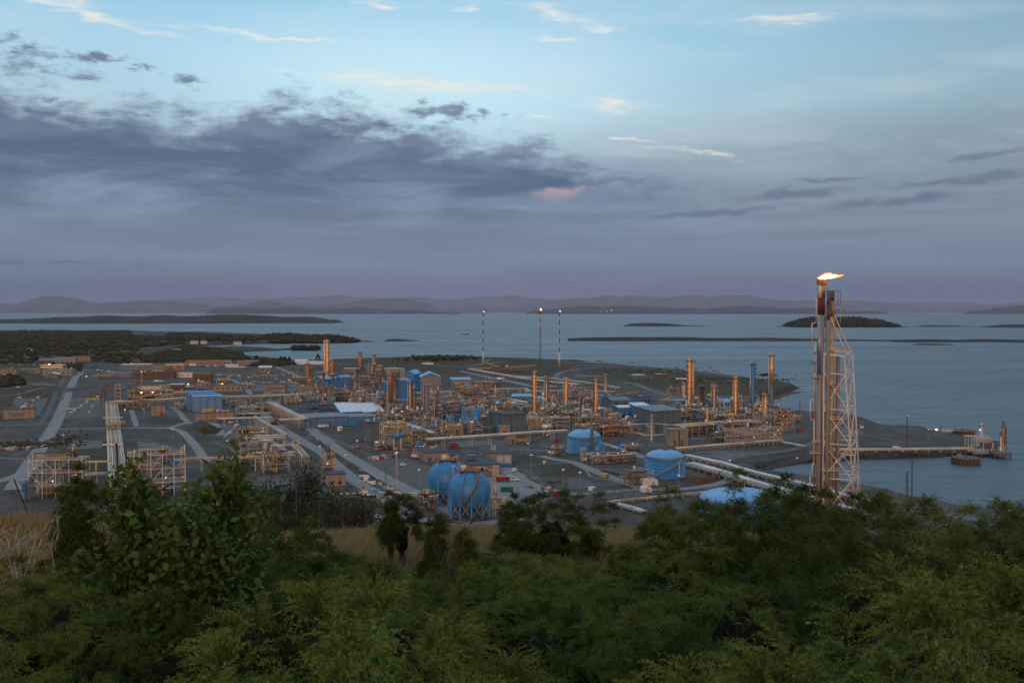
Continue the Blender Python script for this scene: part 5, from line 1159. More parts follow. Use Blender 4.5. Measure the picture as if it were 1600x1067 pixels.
K([(398, 651), (422, 665), (447, 679)], 7, 2.6, 2, ['silver', 'white'], 'bright twin pipes running diagonally above the left modules', 9, .42, frame='steel')
K([(419, 687), (440, 700), (459, 713)], 7, 3, 2, ['silver', 'white'], 'second bright diagonal twin pipe below the zigzag loop', 9, .42, frame='steel')
K([(452, 690), (468, 702), (478, 714)], 7, 4, 4, ['cream', 'ochre'], 'short cream rack angling toward the lattice gantry', 9, .3)
for q, (xa, xb, yy) in enumerate([(373, 430, 667), (398, 446, 681), (382, 446, 685), (422, 464, 696), (400, 462, 707), (340, 420, 653.5), (372, 424, 646)]):
    K([(xa, yy+.8), (xb, yy-.6)], 7, 2.2, 2, ['silver', 'cream', 'white'], ['silver expansion loop arm below the beige roofed building', 'silver loop arm crossing the zigzag pipes high up', 'lower silver loop arm beside the zigzag pipes', 'short loop arm above the cream rack end', 'long silver arm joining the left modules and cream rack', 'silver pipe pair right of the long beige building', 'silver pipe pair just behind the beige building roofline'][q], 9, .36, frame='steel')
K([(160, 695.5), (193, 695)], 7.6, 1.6, 1, ['white'], 'white expansion loop lying across the wide left rack, near the sapling', 9, .35, frame='steel')
K([(161, 653), (192, 652.5)], 7.6, 1.8, 1, ['white'], 'white expansion loop across the wide left rack before the cross road', 9, .35, frame='steel')
K([(172, 661), (196, 660)], 8, 2.4, 2, ['cream', 'ochre'], 'cream looped pipe over the wide left rack beside the cross road', 9, .5, frame='cream')
K([(665, 687), (720, 683.5), (780, 679.5), (840, 675.5), (886, 673)], 7, 5, 5, ['cream', 'pink', 'steel'], 'elevated pipe bridge from the left process block to the first blue tank', 14, .36, tray='pink')
K([(938, 667.5), (974, 664.5)], 7, 5, 5, ['cream', 'orange', 'pink'], 'pipe bridge emerging right of the first blue tank', 8, .35, frame='orange')
K([(974, 664.5), (1023, 661.5), (1054, 665)], 7, 1.5, 1, ['white'], 'single white pipe bent over the concrete enclosure', 14, .28, frame='steel')
K([(1054, 666), (1100, 662.5), (1144, 659.5), (1192, 657.5)], 7, 15, 12, ['cream', 'ochre', 'beige', 'yellow'], 'broad yellow-cream rack packed with pipes behind the concrete towers', 7, .45)
K([(1056, 701), (1100, 697), (1180, 691), (1222, 687.5)], 2.6, 3.2, 3, ['cream', 'pink'], 'low pipe track on many short legs below the pale frames', 4.2, .36, braces=False)
K([(1072, 712), (1127, 723.5), (1180, 739), (1240, 753), (1300, 769), (1374, 788)], 2.4, 4.2, 3, ['silver', 'white'], 'bright silver-blue covered pipeway running down right behind the flare tower', 7, .6, tray='whiteroof', braces=False)
K([(1075, 724), (1130, 739), (1180, 755), (1240, 772), (1300, 790), (1345, 802)], 2.2, 9, 9, ['cream', 'silver', 'beige'], 'wide bundle of cream pipes beside the silver-blue pipeway', 7, .38, braces=False)
K([(950, 784), (1000, 779), (1092, 770), (1120, 768)], 1.2, 2.2, 2, ['cream'], 'near cream pipe pair on the ground below the white tents', 7, .36, braces=False)
K([(952, 785), (985, 793), (1008, 800)], 1.0, 4.5, 5, ['silver', 'concrete'], 'flat pale pipe slab angling off the near cream pipes', 7, .3, braces=False)
K([(1292, 703), (1400, 702.5), (1480, 701.5), (1522, 701)], 1.6, 2.0, 2, ['pink', 'cream'], 'long pipe pair along the stone quay to the jetty', 9, .42, braces=False)
K([(1218, 690), (1240, 694), (1256, 697)], 1.4, 4, 3, ['silver', 'white'], 'short pale pipes on the ground right of the low pipe track', 8, .3, braces=False)
K([(731, 576.5), (780, 574.5), (837, 571)], 3, 3, 2, ['cream', 'ochre'], 'far field pipe track leading toward the slim flares', 14, .5, braces=False)
K([(733, 577), (775, 584), (821, 592), (860, 597), (905, 601)], 3, 5, 4, ['cream', 'silver'], 'far pipe track slanting from the slim flares down to the columns', 14, .5, braces=False)
K([(781, 573), (760, 567.5), (790, 566)], 3, 3, 2, ['ochre'], 'hairpin of ochre pipe behind the left slim flare', 14, .5, braces=False)
K([(800, 588), (860, 591), (920, 598), (968, 606)], 4, 4, 3, ['cream', 'silver'], 'far upper pipe rack behind the three columns', 12, .4)
K([(765, 608), (822, 607), (826, 611), (900, 610), (960, 612)], 5, 4, 3, ['pink', 'silver', 'cream'], 'pipe rack with a kink behind the bright blue low roof', 12, .4)
K([(770, 619), (800, 625), (830, 630)], 5, 5, 4, ['cream', 'silver', 'ochre'], 'slanting pipe rack between the squat silos and the blue low roof', 10, .4)
K([(621, 659), (645, 667), (676, 678)], 8, 7, 6, ['steel', 'silver', 'beige'], 'covered slanting pipe gallery right of the left process block', 7, .5, tray='steel')
K([(860, 641), (900, 640.5), (945, 640)], 6, 6, 4, ['silver', 'white', 'cream'], 'silver pipe rack behind the two right golden columns of three', 9, .4)
K([(983, 631), (1020, 637), (1050, 640)], 3, 2.5, 2, ['silver'], 'ground pipes between the workshop and the red-slotted compressor house', 9, .3, braces=False)
K([(960, 617), (1008, 612.5)], 1, 6, 5, ['beige', 'concrete'], 'flat pipe stack lying on the moor beyond the teal workshop', 12, .4, braces=False)
K([(560, 617), (600, 616), (660, 614), (700, 612)], 6, 6, 4, ['silver', 'cream', 'white'], 'silver pipe rack in front of the blue gabled storage halls', 10, .4)
K([(985, 674), (1010, 681), (1043, 679)], .8, 2.5, 2, ['cream', 'pink'], 'low cream pipes bending round the concrete hut', 8, .3, braces=False)
K([(918, 691), (945, 694), (970, 702)], 1.2, 2.5, 2, ['cream', 'silver'], 'low pipes running from the first blue tank to the trench', 8, .3, braces=False)

# ================================================================== process modules
PM = module
cr = ('cream', 'silver', 'ochre', 'steel', 'steeldark', 'steeldark'); wm = ('pink', 'orange', 'cream', 'cream', 'silver', 'rust', 'steeldark', 'steeldark'); gr_ = ('steel', 'silver', 'greycol', 'cream', 'white', 'steeldark', 'steeldark', 'brass'); yl = ('ochre', 'cream', 'silver', 'brass', 'steeldark', 'steeldark')  # dark steel pipes mixed in to stand for the modules' shaded insides
mods = [
 # px, yb, ytop, w, depth, frame, pipes, label, kwargs
 (87, 779, 712, 84, 12, 'white', ('ochre', 'yellow', 'steeldark', 'rust'), 'big white framed module at the lower left with yellow pipe loops inside', dict(nves=6, npipe=40, lamps=9, floors=3, vm=('ochre', 'brass', 'blue', 'rust'), rot=R(6))),
 (122, 770, 714, 14, 6, 'white', gr_, 'scaffold stair tower on the right end of the big white framed module', dict(nves=0, npipe=10, lamps=2, floors=5)),
 (245, 778, 705, 90, 14, 'white', ('ochre', 'steel', 'rust', 'cream'), 'pipe module hidden behind the broadleaf sapling', dict(nves=6, npipe=36, lamps=8, floors=3)),
 (395, 690, 668, 46, 12, 'ochre', yl, 'upper brown module in the stepped block above the sapling', dict(nves=5, npipe=34, lamps=4, floors=2)),
 (402, 712, 690, 52, 14, 'pink', gr_, 'middle grey pipe module in the stepped block', dict(nves=5, npipe=34, lamps=3, floors=2)),
 (432, 740, 708, 40, 12, 'pink', ('rust', 'cream', 'ochre', 'violet'), 'lowest module of the stepped block, with violet and rust coloured valves', dict(nves=4, npipe=34, lamps=4, floors=2, vm=('violet', 'ochre'))),
 (388, 735, 714, 36, 9, 'cream', yl, 'open legged module carrying a fat cream header pipe', dict(nves=2, npipe=14, lamps=2, floors=1)),
 (457, 712, 690, 24, 10, 'cream', yl, 'narrow cream module at the end of the bright diagonal pipes', dict(nves=1, npipe=18, lamps=1, floors=2)),
 (514, 741, 706, 18, 7, 'ochre', ('rust', 'violet', 'ochre'), 'lone rust-brown lattice gantry beside the diagonal road', dict(nves=3, npipe=14, lamps=2, floors=3, vm=('violet', 'cream'))),
 (432, 664, 653, 16, 7, 'orange', wm, 'small orange-lit valve skid left of the portal', dict(nves=2, npipe=12, lamps=2, floors=1)),
 (390, 650, 636, 40, 14, 'steel', gr_, 'grey pipe maze right of the stepped blue hall', dict(nves=4, npipe=34, lamps=3, floors=2)),
 (420, 643, 629, 36, 12, 'cream', gr_, 'pale pipe maze under the long yellowish rack', dict(nves=4, npipe=26, lamps=2, floors=2)),
 (235, 626, 609, 70, 16, 'pink', wm, 'warm lit unit with sodium lamps left of the stepped blue hall', dict(nves=6, npipe=36, lamps=4, floors=2)),
 (215, 640, 626, 34, 10, 'ochre', yl, 'yellow pump skid at the head of the wide left rack', dict(nves=3, npipe=24, lamps=4, floors=1)),
 (286, 640, 628, 22, 9, 'steel', gr_, 'row of dark transformers between small beige and blue halls', dict(nves=3, npipe=12, lamps=1, floors=1)),
 (318, 612, 598, 22, 10, 'orange', wm, 'glowing orange scaffold behind the stepped blue hall', dict(nves=2, npipe=18, lamps=4, floors=2)),
 (443, 606, 597, 44, 12, 'steel', gr_, 'low dark equipment row beside the old pipe yard', dict(nves=4, npipe=16, lamps=3, floors=1)),
 (494, 640, 622, 24, 10, 'bluewall', ('blue', 'brass', 'steel'), 'blue-roofed furnace below the thin golden stacks', dict(nves=3, npipe=12, lamps=2, floors=2, vm=('blue', 'bluewall', 'brass'))),
 (514, 642, 628, 24, 10, 'bluewall', ('blue', 'brass', 'steel'), 'second blue furnace under the rightmost short golden stack', dict(nves=4, npipe=12, lamps=2, floors=1, vm=('blue', 'brown'))),
 (530, 627, 606, 30, 12, 'orange', wm, 'orange-lit frame below the conveyor tube hall', dict(nves=3, npipe=28, lamps=3, floors=3)),
 (562, 636, 612, 24, 12, 'steel', gr_, 'dark pipe frame around the slender grey stack', dict(nves=3, npipe=28, lamps=3, floors=4)),
 (572, 617, 588, 40, 14, 'rust', wm, 'rust-brown frame stack between the red-capped towers and white roofs', dict(nves=4, npipe=36, lamps=4, floors=5)),
 (600, 645, 622, 26, 12, 'steel', gr_, 'grey frame right of the bright golden stack', dict(nves=3, npipe=26, lamps=3, floors=3)),
 (552, 640, 630, 40, 10, 'cream', gr_, 'beige low pipe yard before the white roofs', dict(nves=5, npipe=24, lamps=3, floors=1)),
 (622, 652, 634, 30, 10, 'steeldark', gr_, 'dim frame with a yellow-lit opening right of the broad brown-gold column', dict(nves=2, npipe=20, lamps=3, floors=3)),
 (622, 703, 662, 44, 14, 'cream', ('ochre', 'yellow', 'cream', 'steel'), 'left process block with braced legs and yellow pipework over a blue drum', dict(nves=4, npipe=46, lamps=4, floors=3, vm=('ochre', 'yellow'))),
 (654, 700, 672, 26, 12, 'beige', yl, 'braced brown scaffold right of the blue drum block', dict(nves=2, npipe=28, lamps=2, floors=4)),
 (640, 662, 648, 30, 10, 'steel', gr_, 'pipe clutter round the foot of the dark green-brown column', dict(nves=3, npipe=30, lamps=3, floors=2)),
 (668, 668, 652, 34, 10, 'white', gr_, 'white railed pipe clutter round the foot of the spiral-platform column', dict(nves=3, npipe=30, lamps=4, floors=2)),
 (690, 678, 664, 24, 9, 'ochre', ('yellow', 'ochre', 'cream'), 'yellow pipe cluster at the foot of the rusty-headed violet column', dict(nves=4, npipe=26, lamps=2, floors=2, vm=('yellow', 'beige', 'bluewall'))),
 (700, 656, 628, 36, 14, 'violet', ('violet', 'steel', 'silver', 'rust'), 'violet-grey frame right of the rusty-headed violet column', dict(nves=4, npipe=40, lamps=5, floors=4)),
 (694, 632, 612, 40, 14, 'steel', gr_, 'grey frame in front of the big gabled storage hall', dict(nves=4, npipe=34, lamps=4, floors=3)),
 (735, 626, 604, 44, 16, 'orange', wm, 'tall frame glowing orange in front of the brown windowless block', dict(nves=5, npipe=44, lamps=4, floors=4)),
 (760, 612, 596, 30, 12, 'orange', wm, 'orange pipe frame directly before the brown windowless block', dict(nves=2, npipe=26, lamps=3, floors=3)),
 (728, 645, 628, 30, 12, 'steel', gr_, 'silver pipe maze behind the tall blue adsorber vessels', dict(nves=4, npipe=38, lamps=6, floors=3)),
 (744, 672, 633, 26, 7, 'pink', ('pink', 'cream', 'orange'), 'pale pipe portal wrapped round the wider adsorber vessel', dict(nves=0, npipe=12, lamps=3, floors=2, brace=False)),
 (772, 664, 642, 20, 12, 'steel', gr_, 'dark pipe frame between adsorber vessels and grey-teal house', dict(nves=3, npipe=30, lamps=5, floors=3)),
 (798, 643, 632, 40, 12, 'cream', cr, 'cream pipe maze right of the squat silos', dict(nves=4, npipe=28, lamps=3, floors=1)),
 (845, 676, 655, 36, 14, 'cream', ('ochre', 'cream', 'silver', 'yellow'), 'braced frame with a shiny horizontal drum behind the pipe bridge', dict(nves=3, npipe=44, lamps=5, floors=3, vm=('silver', 'yellow'))),
 (875, 672, 652, 30, 14, 'cream', yl, 'yellowish pipe cluster left above the first blue tank', dict(nves=4, npipe=42, lamps=4, floors=3)),
 (840, 660, 646, 26, 10, 'steel', yl, 'pipe cluster at the foot of the first golden column', dict(nves=3, npipe=28, lamps=3, floors=2)),
 (868, 655, 640, 26, 12, 'violet', gr_, 'pipe cluster at the foot of the dark weathered column', dict(nves=3, npipe=30, lamps=3, floors=2)),
 (895, 663, 645, 24, 12, 'rust', wm, 'rusty pipe cluster between the last golden column of three and the slim blue-grey one', dict(nves=3, npipe=34, lamps=3, floors=3)),
 (925, 680, 664, 40, 12, 'steel', wm, 'orange-brown pipe cluster directly behind the first blue tank', dict(nves=4, npipe=40, lamps=4, floors=2)),
 (960, 682, 657, 34, 14, 'orange', wm, 'orange scaffold frame right of the first blue tank', dict(nves=3, npipe=46, lamps=5, floors=3)),
 (952, 664, 648, 38, 14, 'pink', ('pink', 'steel', 'silver', 'orange'), 'glittering pipe maze right of the bright golden column', dict(nves=4, npipe=46, lamps=9, floors=2)),
 (905, 622, 606, 44, 12, 'steel', gr_, 'far grey trestle frame behind the slim blue-grey column', dict(nves=2, npipe=24, lamps=2, floors=2)),
 (925, 640, 622, 26, 10, 'steel', gr_, 'shadowed frame behind the bright golden column', dict(nves=2, npipe=22, lamps=2, floors=2)),
 (988, 668, 655, 20, 9, 'steel', gr_, 'small skid before the narrow blue hall', dict(nves=3, npipe=16, lamps=3, floors=1)),
 (1080, 655, 640, 34, 14, 'ochre', cr, 'glittering pipe maze at the foot of the tallest right-hand column', dict(nves=4, npipe=46, lamps=9, floors=2)),
 (1108, 658, 644, 26, 12, 'blue', cr, 'blue based pump skids below the stout brown column', dict(nves=5, npipe=30, lamps=5, floors=1, vm=('blue', 'green', 'cream'))),
 (1131, 652, 640, 30, 12, 'cream', cr, 'glittering pipe maze between the stout brown and the lamp-dotted columns', dict(nves=4, npipe=44, lamps=10, floors=2)),
 (1165, 655, 640, 30, 14, 'cream', cr, 'pale pipe frame at the foot of the blue column', dict(nves=3, npipe=40, lamps=6, floors=2)),
 (1188, 648, 632, 30, 12, 'steel', ('rust', 'cream', 'steel'), 'pipe frame between the blue column and the rightmost tall one', dict(nves=3, npipe=34, lamps=5, floors=3)),
 (1094, 678, 664, 56, 10, 'steeldark', ('steel', 'rust', 'cream'), 'dark pump row under the broad yellow-cream rack', dict(nves=8, npipe=36, lamps=10, floors=1)),
 (1150, 680, 660, 40, 12, 'steeldark', ('steel', 'pink', 'cream'), 'dim equipment behind the left pale square frames', dict(nves=5, npipe=40, lamps=8, floors=2)),
 (1165, 697, 671, 48, 9, 'pink', ('copper', 'pink', 'orange'), 'left pale square steel frames by the low pipe track', dict(nves=1, npipe=24, lamps=3, floors=3, dense=.4, brace=False, rot=R(12))),
 (1202, 692, 668, 40, 10, 'pink', ('copper', 'pink', 'cream'), 'middle pale square steel frames round the front golden column', dict(nves=1, npipe=26, lamps=3, floors=3, dense=.4, brace=False, rot=R(12))),
 (1225, 674, 640, 30, 12, 'pink', ('rust', 'pink', 'orange'), 'tall pinkish frame tower crowded with rusty pipes at the right end', dict(nves=3, npipe=50, lamps=5, floors=5, rot=R(12))),
 (1208, 650, 634, 20, 9, 'rust', ('rust', 'violet', 'pink'), 'rust-red head frame behind the tall pinkish frame tower', dict(nves=2, npipe=24, lamps=3, floors=2)),
 (1248, 660, 651, 14, 7, 'orange', wm, 'small ochre framed shelter at the right end of the plant', dict(nves=1, npipe=8, lamps=1, floors=1)),
 (960, 726, 712, 66, 16, 'rust', ('rust', 'steel', 'pink'), 'tangled rusty pipe pit between the two large blue tanks', dict(nves=3, npipe=50, lamps=4, floors=1, dense=.2)),
 (872, 712, 699, 20, 9, 'rust', ('rust', 'pink', 'steel'), 'small pink and rust pump skid left of the first blue tank', dict(nves=3, npipe=18, lamps=1, floors=1, vm=('white', 'rust'))),
 (1003, 760, 738, 38, 12, 'concrete', ('rust', 'beige', 'steel'), 'brown timber clutter and low frames left of the nearest blue tank', dict(nves=2, npipe=26, lamps=2, floors=1, dense=.3)),
 (990, 706, 696, 26, 9, 'beige', ('beige', 'cream'), 'tan pipe manifold behind the nearest blue tank', dict(nves=2, npipe=22, lamps=1, floors=1)),
 (672, 800, 776, 22, 9, 'rust', ('rust', 'steel'), 'rusty manifold frame at the foot of the rear sphere', dict(nves=1, npipe=16, lamps=2, floors=1)),
 (782, 802, 780, 22, 9, 'cream', ('cream', 'ochre'), 'cream railed pipe stand right of the front sphere', dict(nves=1, npipe=12, lamps=2, floors=2)),
 (160, 592, 587, 30, 8, 'orange', wm, 'row of small orange skids beyond the straight road', dict(nves=4, npipe=8, lamps=1, floors=1)),
 (820, 568, 560, 10, 8, 'violet', gr_, 'tiny frame near the middle slim flare', dict(nves=1, npipe=4, lamps=0, floors=1)),
 (800, 583, 574, 60, 14, 'rust', ('rust', 'steel'), 'rusty valve field below the slim flares', dict(nves=3, npipe=30, lamps=1, floors=1, dense=.2)),
]
for i, (px, yb, yt, wd, dp, fr, pmz, lab, kw) in enumerate(mods):
    PM(px, yb, yt, wd, lab, dp, fr, pmz, seed=i+3, **kw)

# more small units filling the plant between the large ones
extra = [
 (340, 628, 619, 30, 10, 'steel', gr_, 'low grey pipe bed right above the long beige building', 2), (373, 637, 627, 26, 10, 'cream', cr, 'cream valve cluster beside the road bend right of the blue hall', 2), (280, 624, 614, 26, 10, 'ochre', wm, 'rust and ochre pipework left of the stepped blue hall top', 2),
 (262, 612, 603, 26, 10, 'steel', gr_, 'grey skid in front of the long cream cabin row', 2), (196, 612, 600, 24, 9, 'bluewall', ('blue', 'steel'), 'blue skid between red-brown gantry and yellow capped stacks', 2), (190, 636, 628, 20, 8, 'ochre', yl, 'yellow cluster at the right edge of the wide left rack', 2),
 (352, 600, 593, 26, 9, 'steel', wm, 'small lit skid beyond the brown-beige store', 1), (388, 608, 600, 24, 9, 'steeldark', gr_, 'dark skid at the left end of the old pipe yard', 1), (410, 592, 586, 30, 9, 'steel', gr_, 'far grey skid near the inlet road', 1),
 (428, 622, 613, 30, 9, 'steel', gr_, 'trestle of grey pipes below the grey windowed block', 2), (458, 632, 621, 24, 10, 'cream', cr, 'cream pipe stand left of the blue-roofed furnace', 2), (470, 598, 590, 26, 9, 'rust', wm, 'rusty skid at the foot of the short red-brown column', 2),
 (542, 608, 594, 20, 9, 'orange', wm, 'orange-lit ladder frame right of the violet-blue tower block', 3), (606, 612, 596, 22, 10, 'steel', gr_, 'grey scaffold under the second red-capped tower', 4), (560, 604, 588, 20, 9, 'rust', wm, 'rusty scaffold under the first red-capped tower', 4),
 (585, 596, 578, 26, 12, 'rust', wm, 'red-brown platform block between the two red-capped towers', 5), (640, 622, 606, 24, 10, 'bluewall', ('blue', 'steel', 'silver'), 'blue and silver frame below the smaller blue gabled hall', 3), (672, 640, 622, 26, 12, 'steel', gr_, 'grey frame behind the spiral-platform column', 3),
 (712, 638, 618, 24, 12, 'pink', gr_, 'pinkish frame between two violet units', 4), (724, 612, 600, 26, 12, 'orange', wm, 'orange skid under the sunset-lit beige front', 2), (748, 640, 622, 22, 12, 'cream', cr, 'cream frame beside the squat silos', 4),
 (780, 655, 643, 22, 10, 'cream', cr, 'cream valve rows below the squat silos', 2), (818, 655, 641, 24, 12, 'ochre', yl, 'ochre frame left of the first golden column', 3), (848, 640, 626, 22, 10, 'steel', gr_, 'silver frame before the small blue cube-like building', 2),
 (872, 634, 620, 24, 12, 'steel', gr_, 'grey frame behind the short slim golden column', 3), (896, 648, 630, 20, 12, 'cream', cr, 'cream frame between the golden column and slim blue-grey one', 3), (912, 668, 652, 26, 12, 'ochre', yl, 'ochre pipe frame above the crown of the first blue tank', 3),
 (945, 656, 640, 24, 12, 'steel', gr_, 'grey pipe frame left of the rounded-roof blue hall', 2), (978, 676, 662, 20, 8, 'orange', wm, 'orange valve row by the grey walled enclosure', 1), (1090, 650, 634, 18, 10, 'rust', cr, 'narrow frame between the tallest column and the blunt brown one', 3),
 (1062, 656, 644, 22, 10, 'steel', cr, 'glinting skid at the right corner of the red-slotted compressor house', 2), (1122, 662, 646, 20, 10, 'cream', cr, 'cream frame right of the stout brown column', 3), (1140, 664, 650, 18, 10, 'rust', wm, 'rusty frame left of the lamp-dotted column', 3),
 (1176, 664, 648, 26, 12, 'pink', cr, 'pinkish frame between the blue and the front golden columns', 3), (1218, 660, 644, 22, 10, 'pink', wm, 'pinkish frame left of the tall rusty frame tower', 3), (1130, 690, 676, 26, 9, 'steeldark', gr_, 'dark skid left of the pale square frames', 1),
 (660, 712, 700, 20, 9, 'steel', yl, 'small grey frame where the elevated pipe bridge begins', 1), (598, 705, 694, 22, 9, 'steeldark', gr_, 'dark bush-like pile of pipes by the left compressor house', 1), (812, 668, 655, 20, 10, 'cream', cr, 'cream frame right of the right grey-teal compressor house', 2),
 (690, 650, 634, 18, 10, 'violet', gr_, 'violet skid behind the rusty-headed column', 2), (655, 640, 626, 16, 9, 'steel', gr_, 'slim grey frame left of the spiral-platform column', 3), (528, 640, 630, 20, 9, 'bluewall', ('blue', 'brass'), 'blue duct unit left of the white sloping roofs', 1)]
for i, (px, yb, yt, wd, dp, fr_, pmz, lab, nf_) in enumerate(extra):
    PM(px, yb, yt, wd, lab, dp, fr_, pmz, seed=i+301, nves=3, npipe=22, lamps=3, floors=nf_, stack=1)
marks = [(487, 621, 'the leftmost thin golden stack'), (505, 627, 'the third thin golden stack'), (558, 628, 'the slender grey stack'), (594, 636, 'the bright golden stack'), (610, 664, 'the broad brown-gold column'), (641, 657, 'the dark green-brown column'), (667, 660, 'the spiral-platform column'),
    (682, 680, 'the rusty-headed violet column'), (744, 672, 'the wider adsorber vessel'), (777, 637, 'the wider squat silo'), (834, 656, 'the first golden column'), (854, 645, 'the dark weathered column'), (884, 653, 'the third golden column'), (908, 656, 'the slim blue-grey column'), (930, 663, 'the platform-crowded golden column'),
    (1076, 643, 'the tallest right-hand column'), (1115, 648, 'the stout brown column'), (1149, 657, 'the lamp-dotted column'), (1176, 643, 'the blue column'), (1195, 669, 'the front golden column'), (511, 592, 'the tallest left golden column'), (585, 577, 'the right red-capped tower')]
sty = [('grey', 'steel', gr_), ('cream', 'cream', cr), ('rusty', 'rust', wm), ('ochre', 'ochre', yl)]
for i, (mx_, my_, nm_) in enumerate(marks):
    k_ = (my_-486)/160
    for j, (dx_, dy_, w_) in enumerate([(-15, 1.5, 'just left of'), (15, 1.5, 'just right of'), (1, 7, 'just in front of'), (3, -7, 'just behind')]):
        if my_ < 600 and j == 3: continue
        c_, fr_, pm_ = sty[(i+j*2+j//2) % 4]; yb = my_+dy_*k_; hh_ = (7+((i*7+j*5) % 8))*(yb-486)/96
        PM(mx_+dx_*max(.6, k_), yb, yb-hh_, 15*max(.6, k_), 'small %s pipe and vessel unit %s %s' % (c_, w_, nm_), 8, fr_, pm_, seed=500+i*4+j, nves=3, npipe=14, lamps=2, floors=2, stack=1)
# bund walls, banks and fences
def wall_line(pts, h, label, m_='concrete', th=.5, name='bund_wall', cat='wall'):
    P = [G(x, y) for x, y in pts]; root = empty(name, P[0], label, cat); o = P[0]
    for k, (p, q) in enumerate(zip(P, P[1:])):
        d = (q-p); L = d.length; c_ = (p+q)/2-o; MB().box(c_.x, c_.y, -.2, L, th+.002*k, h+.2+.003*k, math.atan2(d.y, d.x)).build('wall_panel', M[m_], root)
wall_line([(1070, 752), (1096, 755), (1118, 750), (1132, 741), (1122, 733)], 3.2, 'curved brown retaining wall right of the nearest blue tank', 'brown')
wall_line([(940, 737), (975, 744), (1005, 750)], 1.6, 'low dark bund wall left of the nearest blue tank', 'steeldark')
wall_line([(958, 668), (978, 677), (1012, 680)], 1.8, 'low grey yard wall in front of the concrete enclosure')
wall_line([(1080, 687), (1130, 685), (1145, 681)], 1.2, 'low pale wall behind the low pipe track')
wall_line([(620, 775), (655, 777), (690, 800), (735, 817)], .8, 'low kerb wall in front of the two spheres')
def fence_line(pts, label, h=2.4, sp=5.0):
    root = empty('perimeter_fence', G(*pts[0]), label, 'fence'); o = G(*pts[0]); P = [G(x, y)-o for x, y in pts]; k = 0; rl = MB()
    for p, q in zip(P, P[1:]):
        n = max(1, int((q-p).length/sp))
        for i in range(n):
            if k < 90: c_ = p.lerp(q, i/n); MB().bar(c_-Vector((0, 0, .2)), c_+Vector((0, 0, h)), .07, n=6).build('post', M['steel'], root); k += 1
        for hh in (.15, h*.35, h*.65, h): rl.bar(p+Vector((0, 0, hh)), q+Vector((0, 0, hh)), .03, n=3)
    rl.build('wire', M['steel'], root)
fence_line([(1330, 762), (1400, 776), (1480, 794), (1560, 812), (1620, 824)], 'wire fence along the near quay edge')
fence_line([(560, 757), (600, 770), (640, 790), (670, 806)], 'wire fence along the verge left of the spheres')
fence_line([(830, 745), (850, 762), (900, 778), (960, 779), (1010, 776)], 'wire fence along the perimeter road')
fence_line([(520, 697), (600, 708), (655, 712)], 'wire fence before the left process block')
fence_line([(1215, 645), (1260, 648), (1330, 656)], 'wire fence along the coast left of the flare tower')
for P_, m_ in [([(640, 696), (700, 700), (690, 708), (630, 704)], 'gravel'), ([(500, 720), (540, 735), (560, 752), (530, 748)], 'asphaltdark'), ([(700, 690), (790, 688), (800, 696), (710, 700)], 'asphaltdark'), ([(885, 745), (920, 750), (935, 762), (890, 764)], 'gravel'), ([(840, 690), (885, 688), (890, 695), (845, 699)], 'gravel'),
    ([(1090, 712), (1130, 706), (1180, 708), (1130, 716)], 'asphaltdark'), ([(1020, 690), (1050, 694), (1040, 700), (1010, 697)], 'gravel'), ([(400, 745), (470, 748), (500, 772), (420, 780)], 'gravel'), ([(110, 688), (160, 688), (160, 700), (105, 702)], 'asphaltdark'),
    ([(215, 690), (262, 694), (275, 712), (215, 712)], 'asphaltdark'), ([(250, 640), (280, 641), (285, 650), (262, 652)], 'gravel'), ([(0, 690), (40, 688), (30, 700), (0, 704)], 'asphaltdark'), ([(345, 664), (372, 664), (372, 684), (350, 684)], 'gravel'), ([(640, 590), (700, 594), (700, 600), (640, 598)], 'asphaltdark'), ([(900, 585), (960, 588), (955, 596), (890, 594)], 'asphaltdark'),
    ([(1290, 668), (1330, 664), (1350, 676), (1310, 684)], 'asphaltdark'), ([(120, 572), (180, 570), (185, 576), (130, 580)], 'gravel'), ([(380, 600), (470, 604), (460, 612), (385, 610)], 'asphaltdark')]:
    patch('yard_slab', P_, m_, .028)
# boulders of the rock banks: nobody could count them
rgb_ = np.random.default_rng(77); V = []; F = []
def rocks(pts, n_, sx, smin, smax):
    P = [G(x, y, 0) for x, y in pts]; seg = [(P[i], P[i+1]) for i in range(len(P)-1)]; L = np.array([(b-a).length for a, b in seg]); L /= L.sum()
    ch = rgb_.choice(len(seg), n_, p=L); A_ = np.array([seg[i][0][:2] for i in ch]); B_ = np.array([seg[i][1][:2] for i in ch]); Q = A_+(B_-A_)*rgb_.uniform(0, 1, (n_, 1))+rgb_.normal(0, sx, (n_, 2)); D_ = sdist(Q[:, 0], Q[:, 1], CW)
    for (x, y), d in zip(Q, D_):
        s_ = rgb_.uniform(smin, smax); z = Z0-.2 if d > 9 else max(-.4, -.6+d*.5)
        o = len(V); q = rgb_.normal(0, 1, (6, 3)); base_ = np.array([(1, 0, 0), (-1, 0, 0), (0, 1, 0), (0, -1, 0), (0, 0, .8), (0, 0, -.6)])*s_*(1+.25*q); V.extend((base_+np.array([x, y, z])).tolist())
        F.extend([(o+i_, o+j_, o+k_) for i_, j_, k_ in ((0, 2, 4), (2, 1, 4), (1, 3, 4), (3, 0, 4), (2, 0, 5), (1, 2, 5), (3, 1, 5), (0, 3, 5))])
rocks([(1512, 709), (1440, 713.5), (1350, 715.5), (1300, 718.5), (1255, 722), (1218, 728), (1198, 734)], 3000, 1.8, .4, 1.3)
rocks([(1215, 722), (1240, 716), (1275, 712)], 500, 4, .4, 1.2)
rocks([(1250, 748), (1340, 763), (1440, 785), (1600, 813)], 1400, 1.6, .4, 1.1)
rocks([(1245, 612.5), (1215, 619), (1200, 626)], 500, 4, .8, 2)
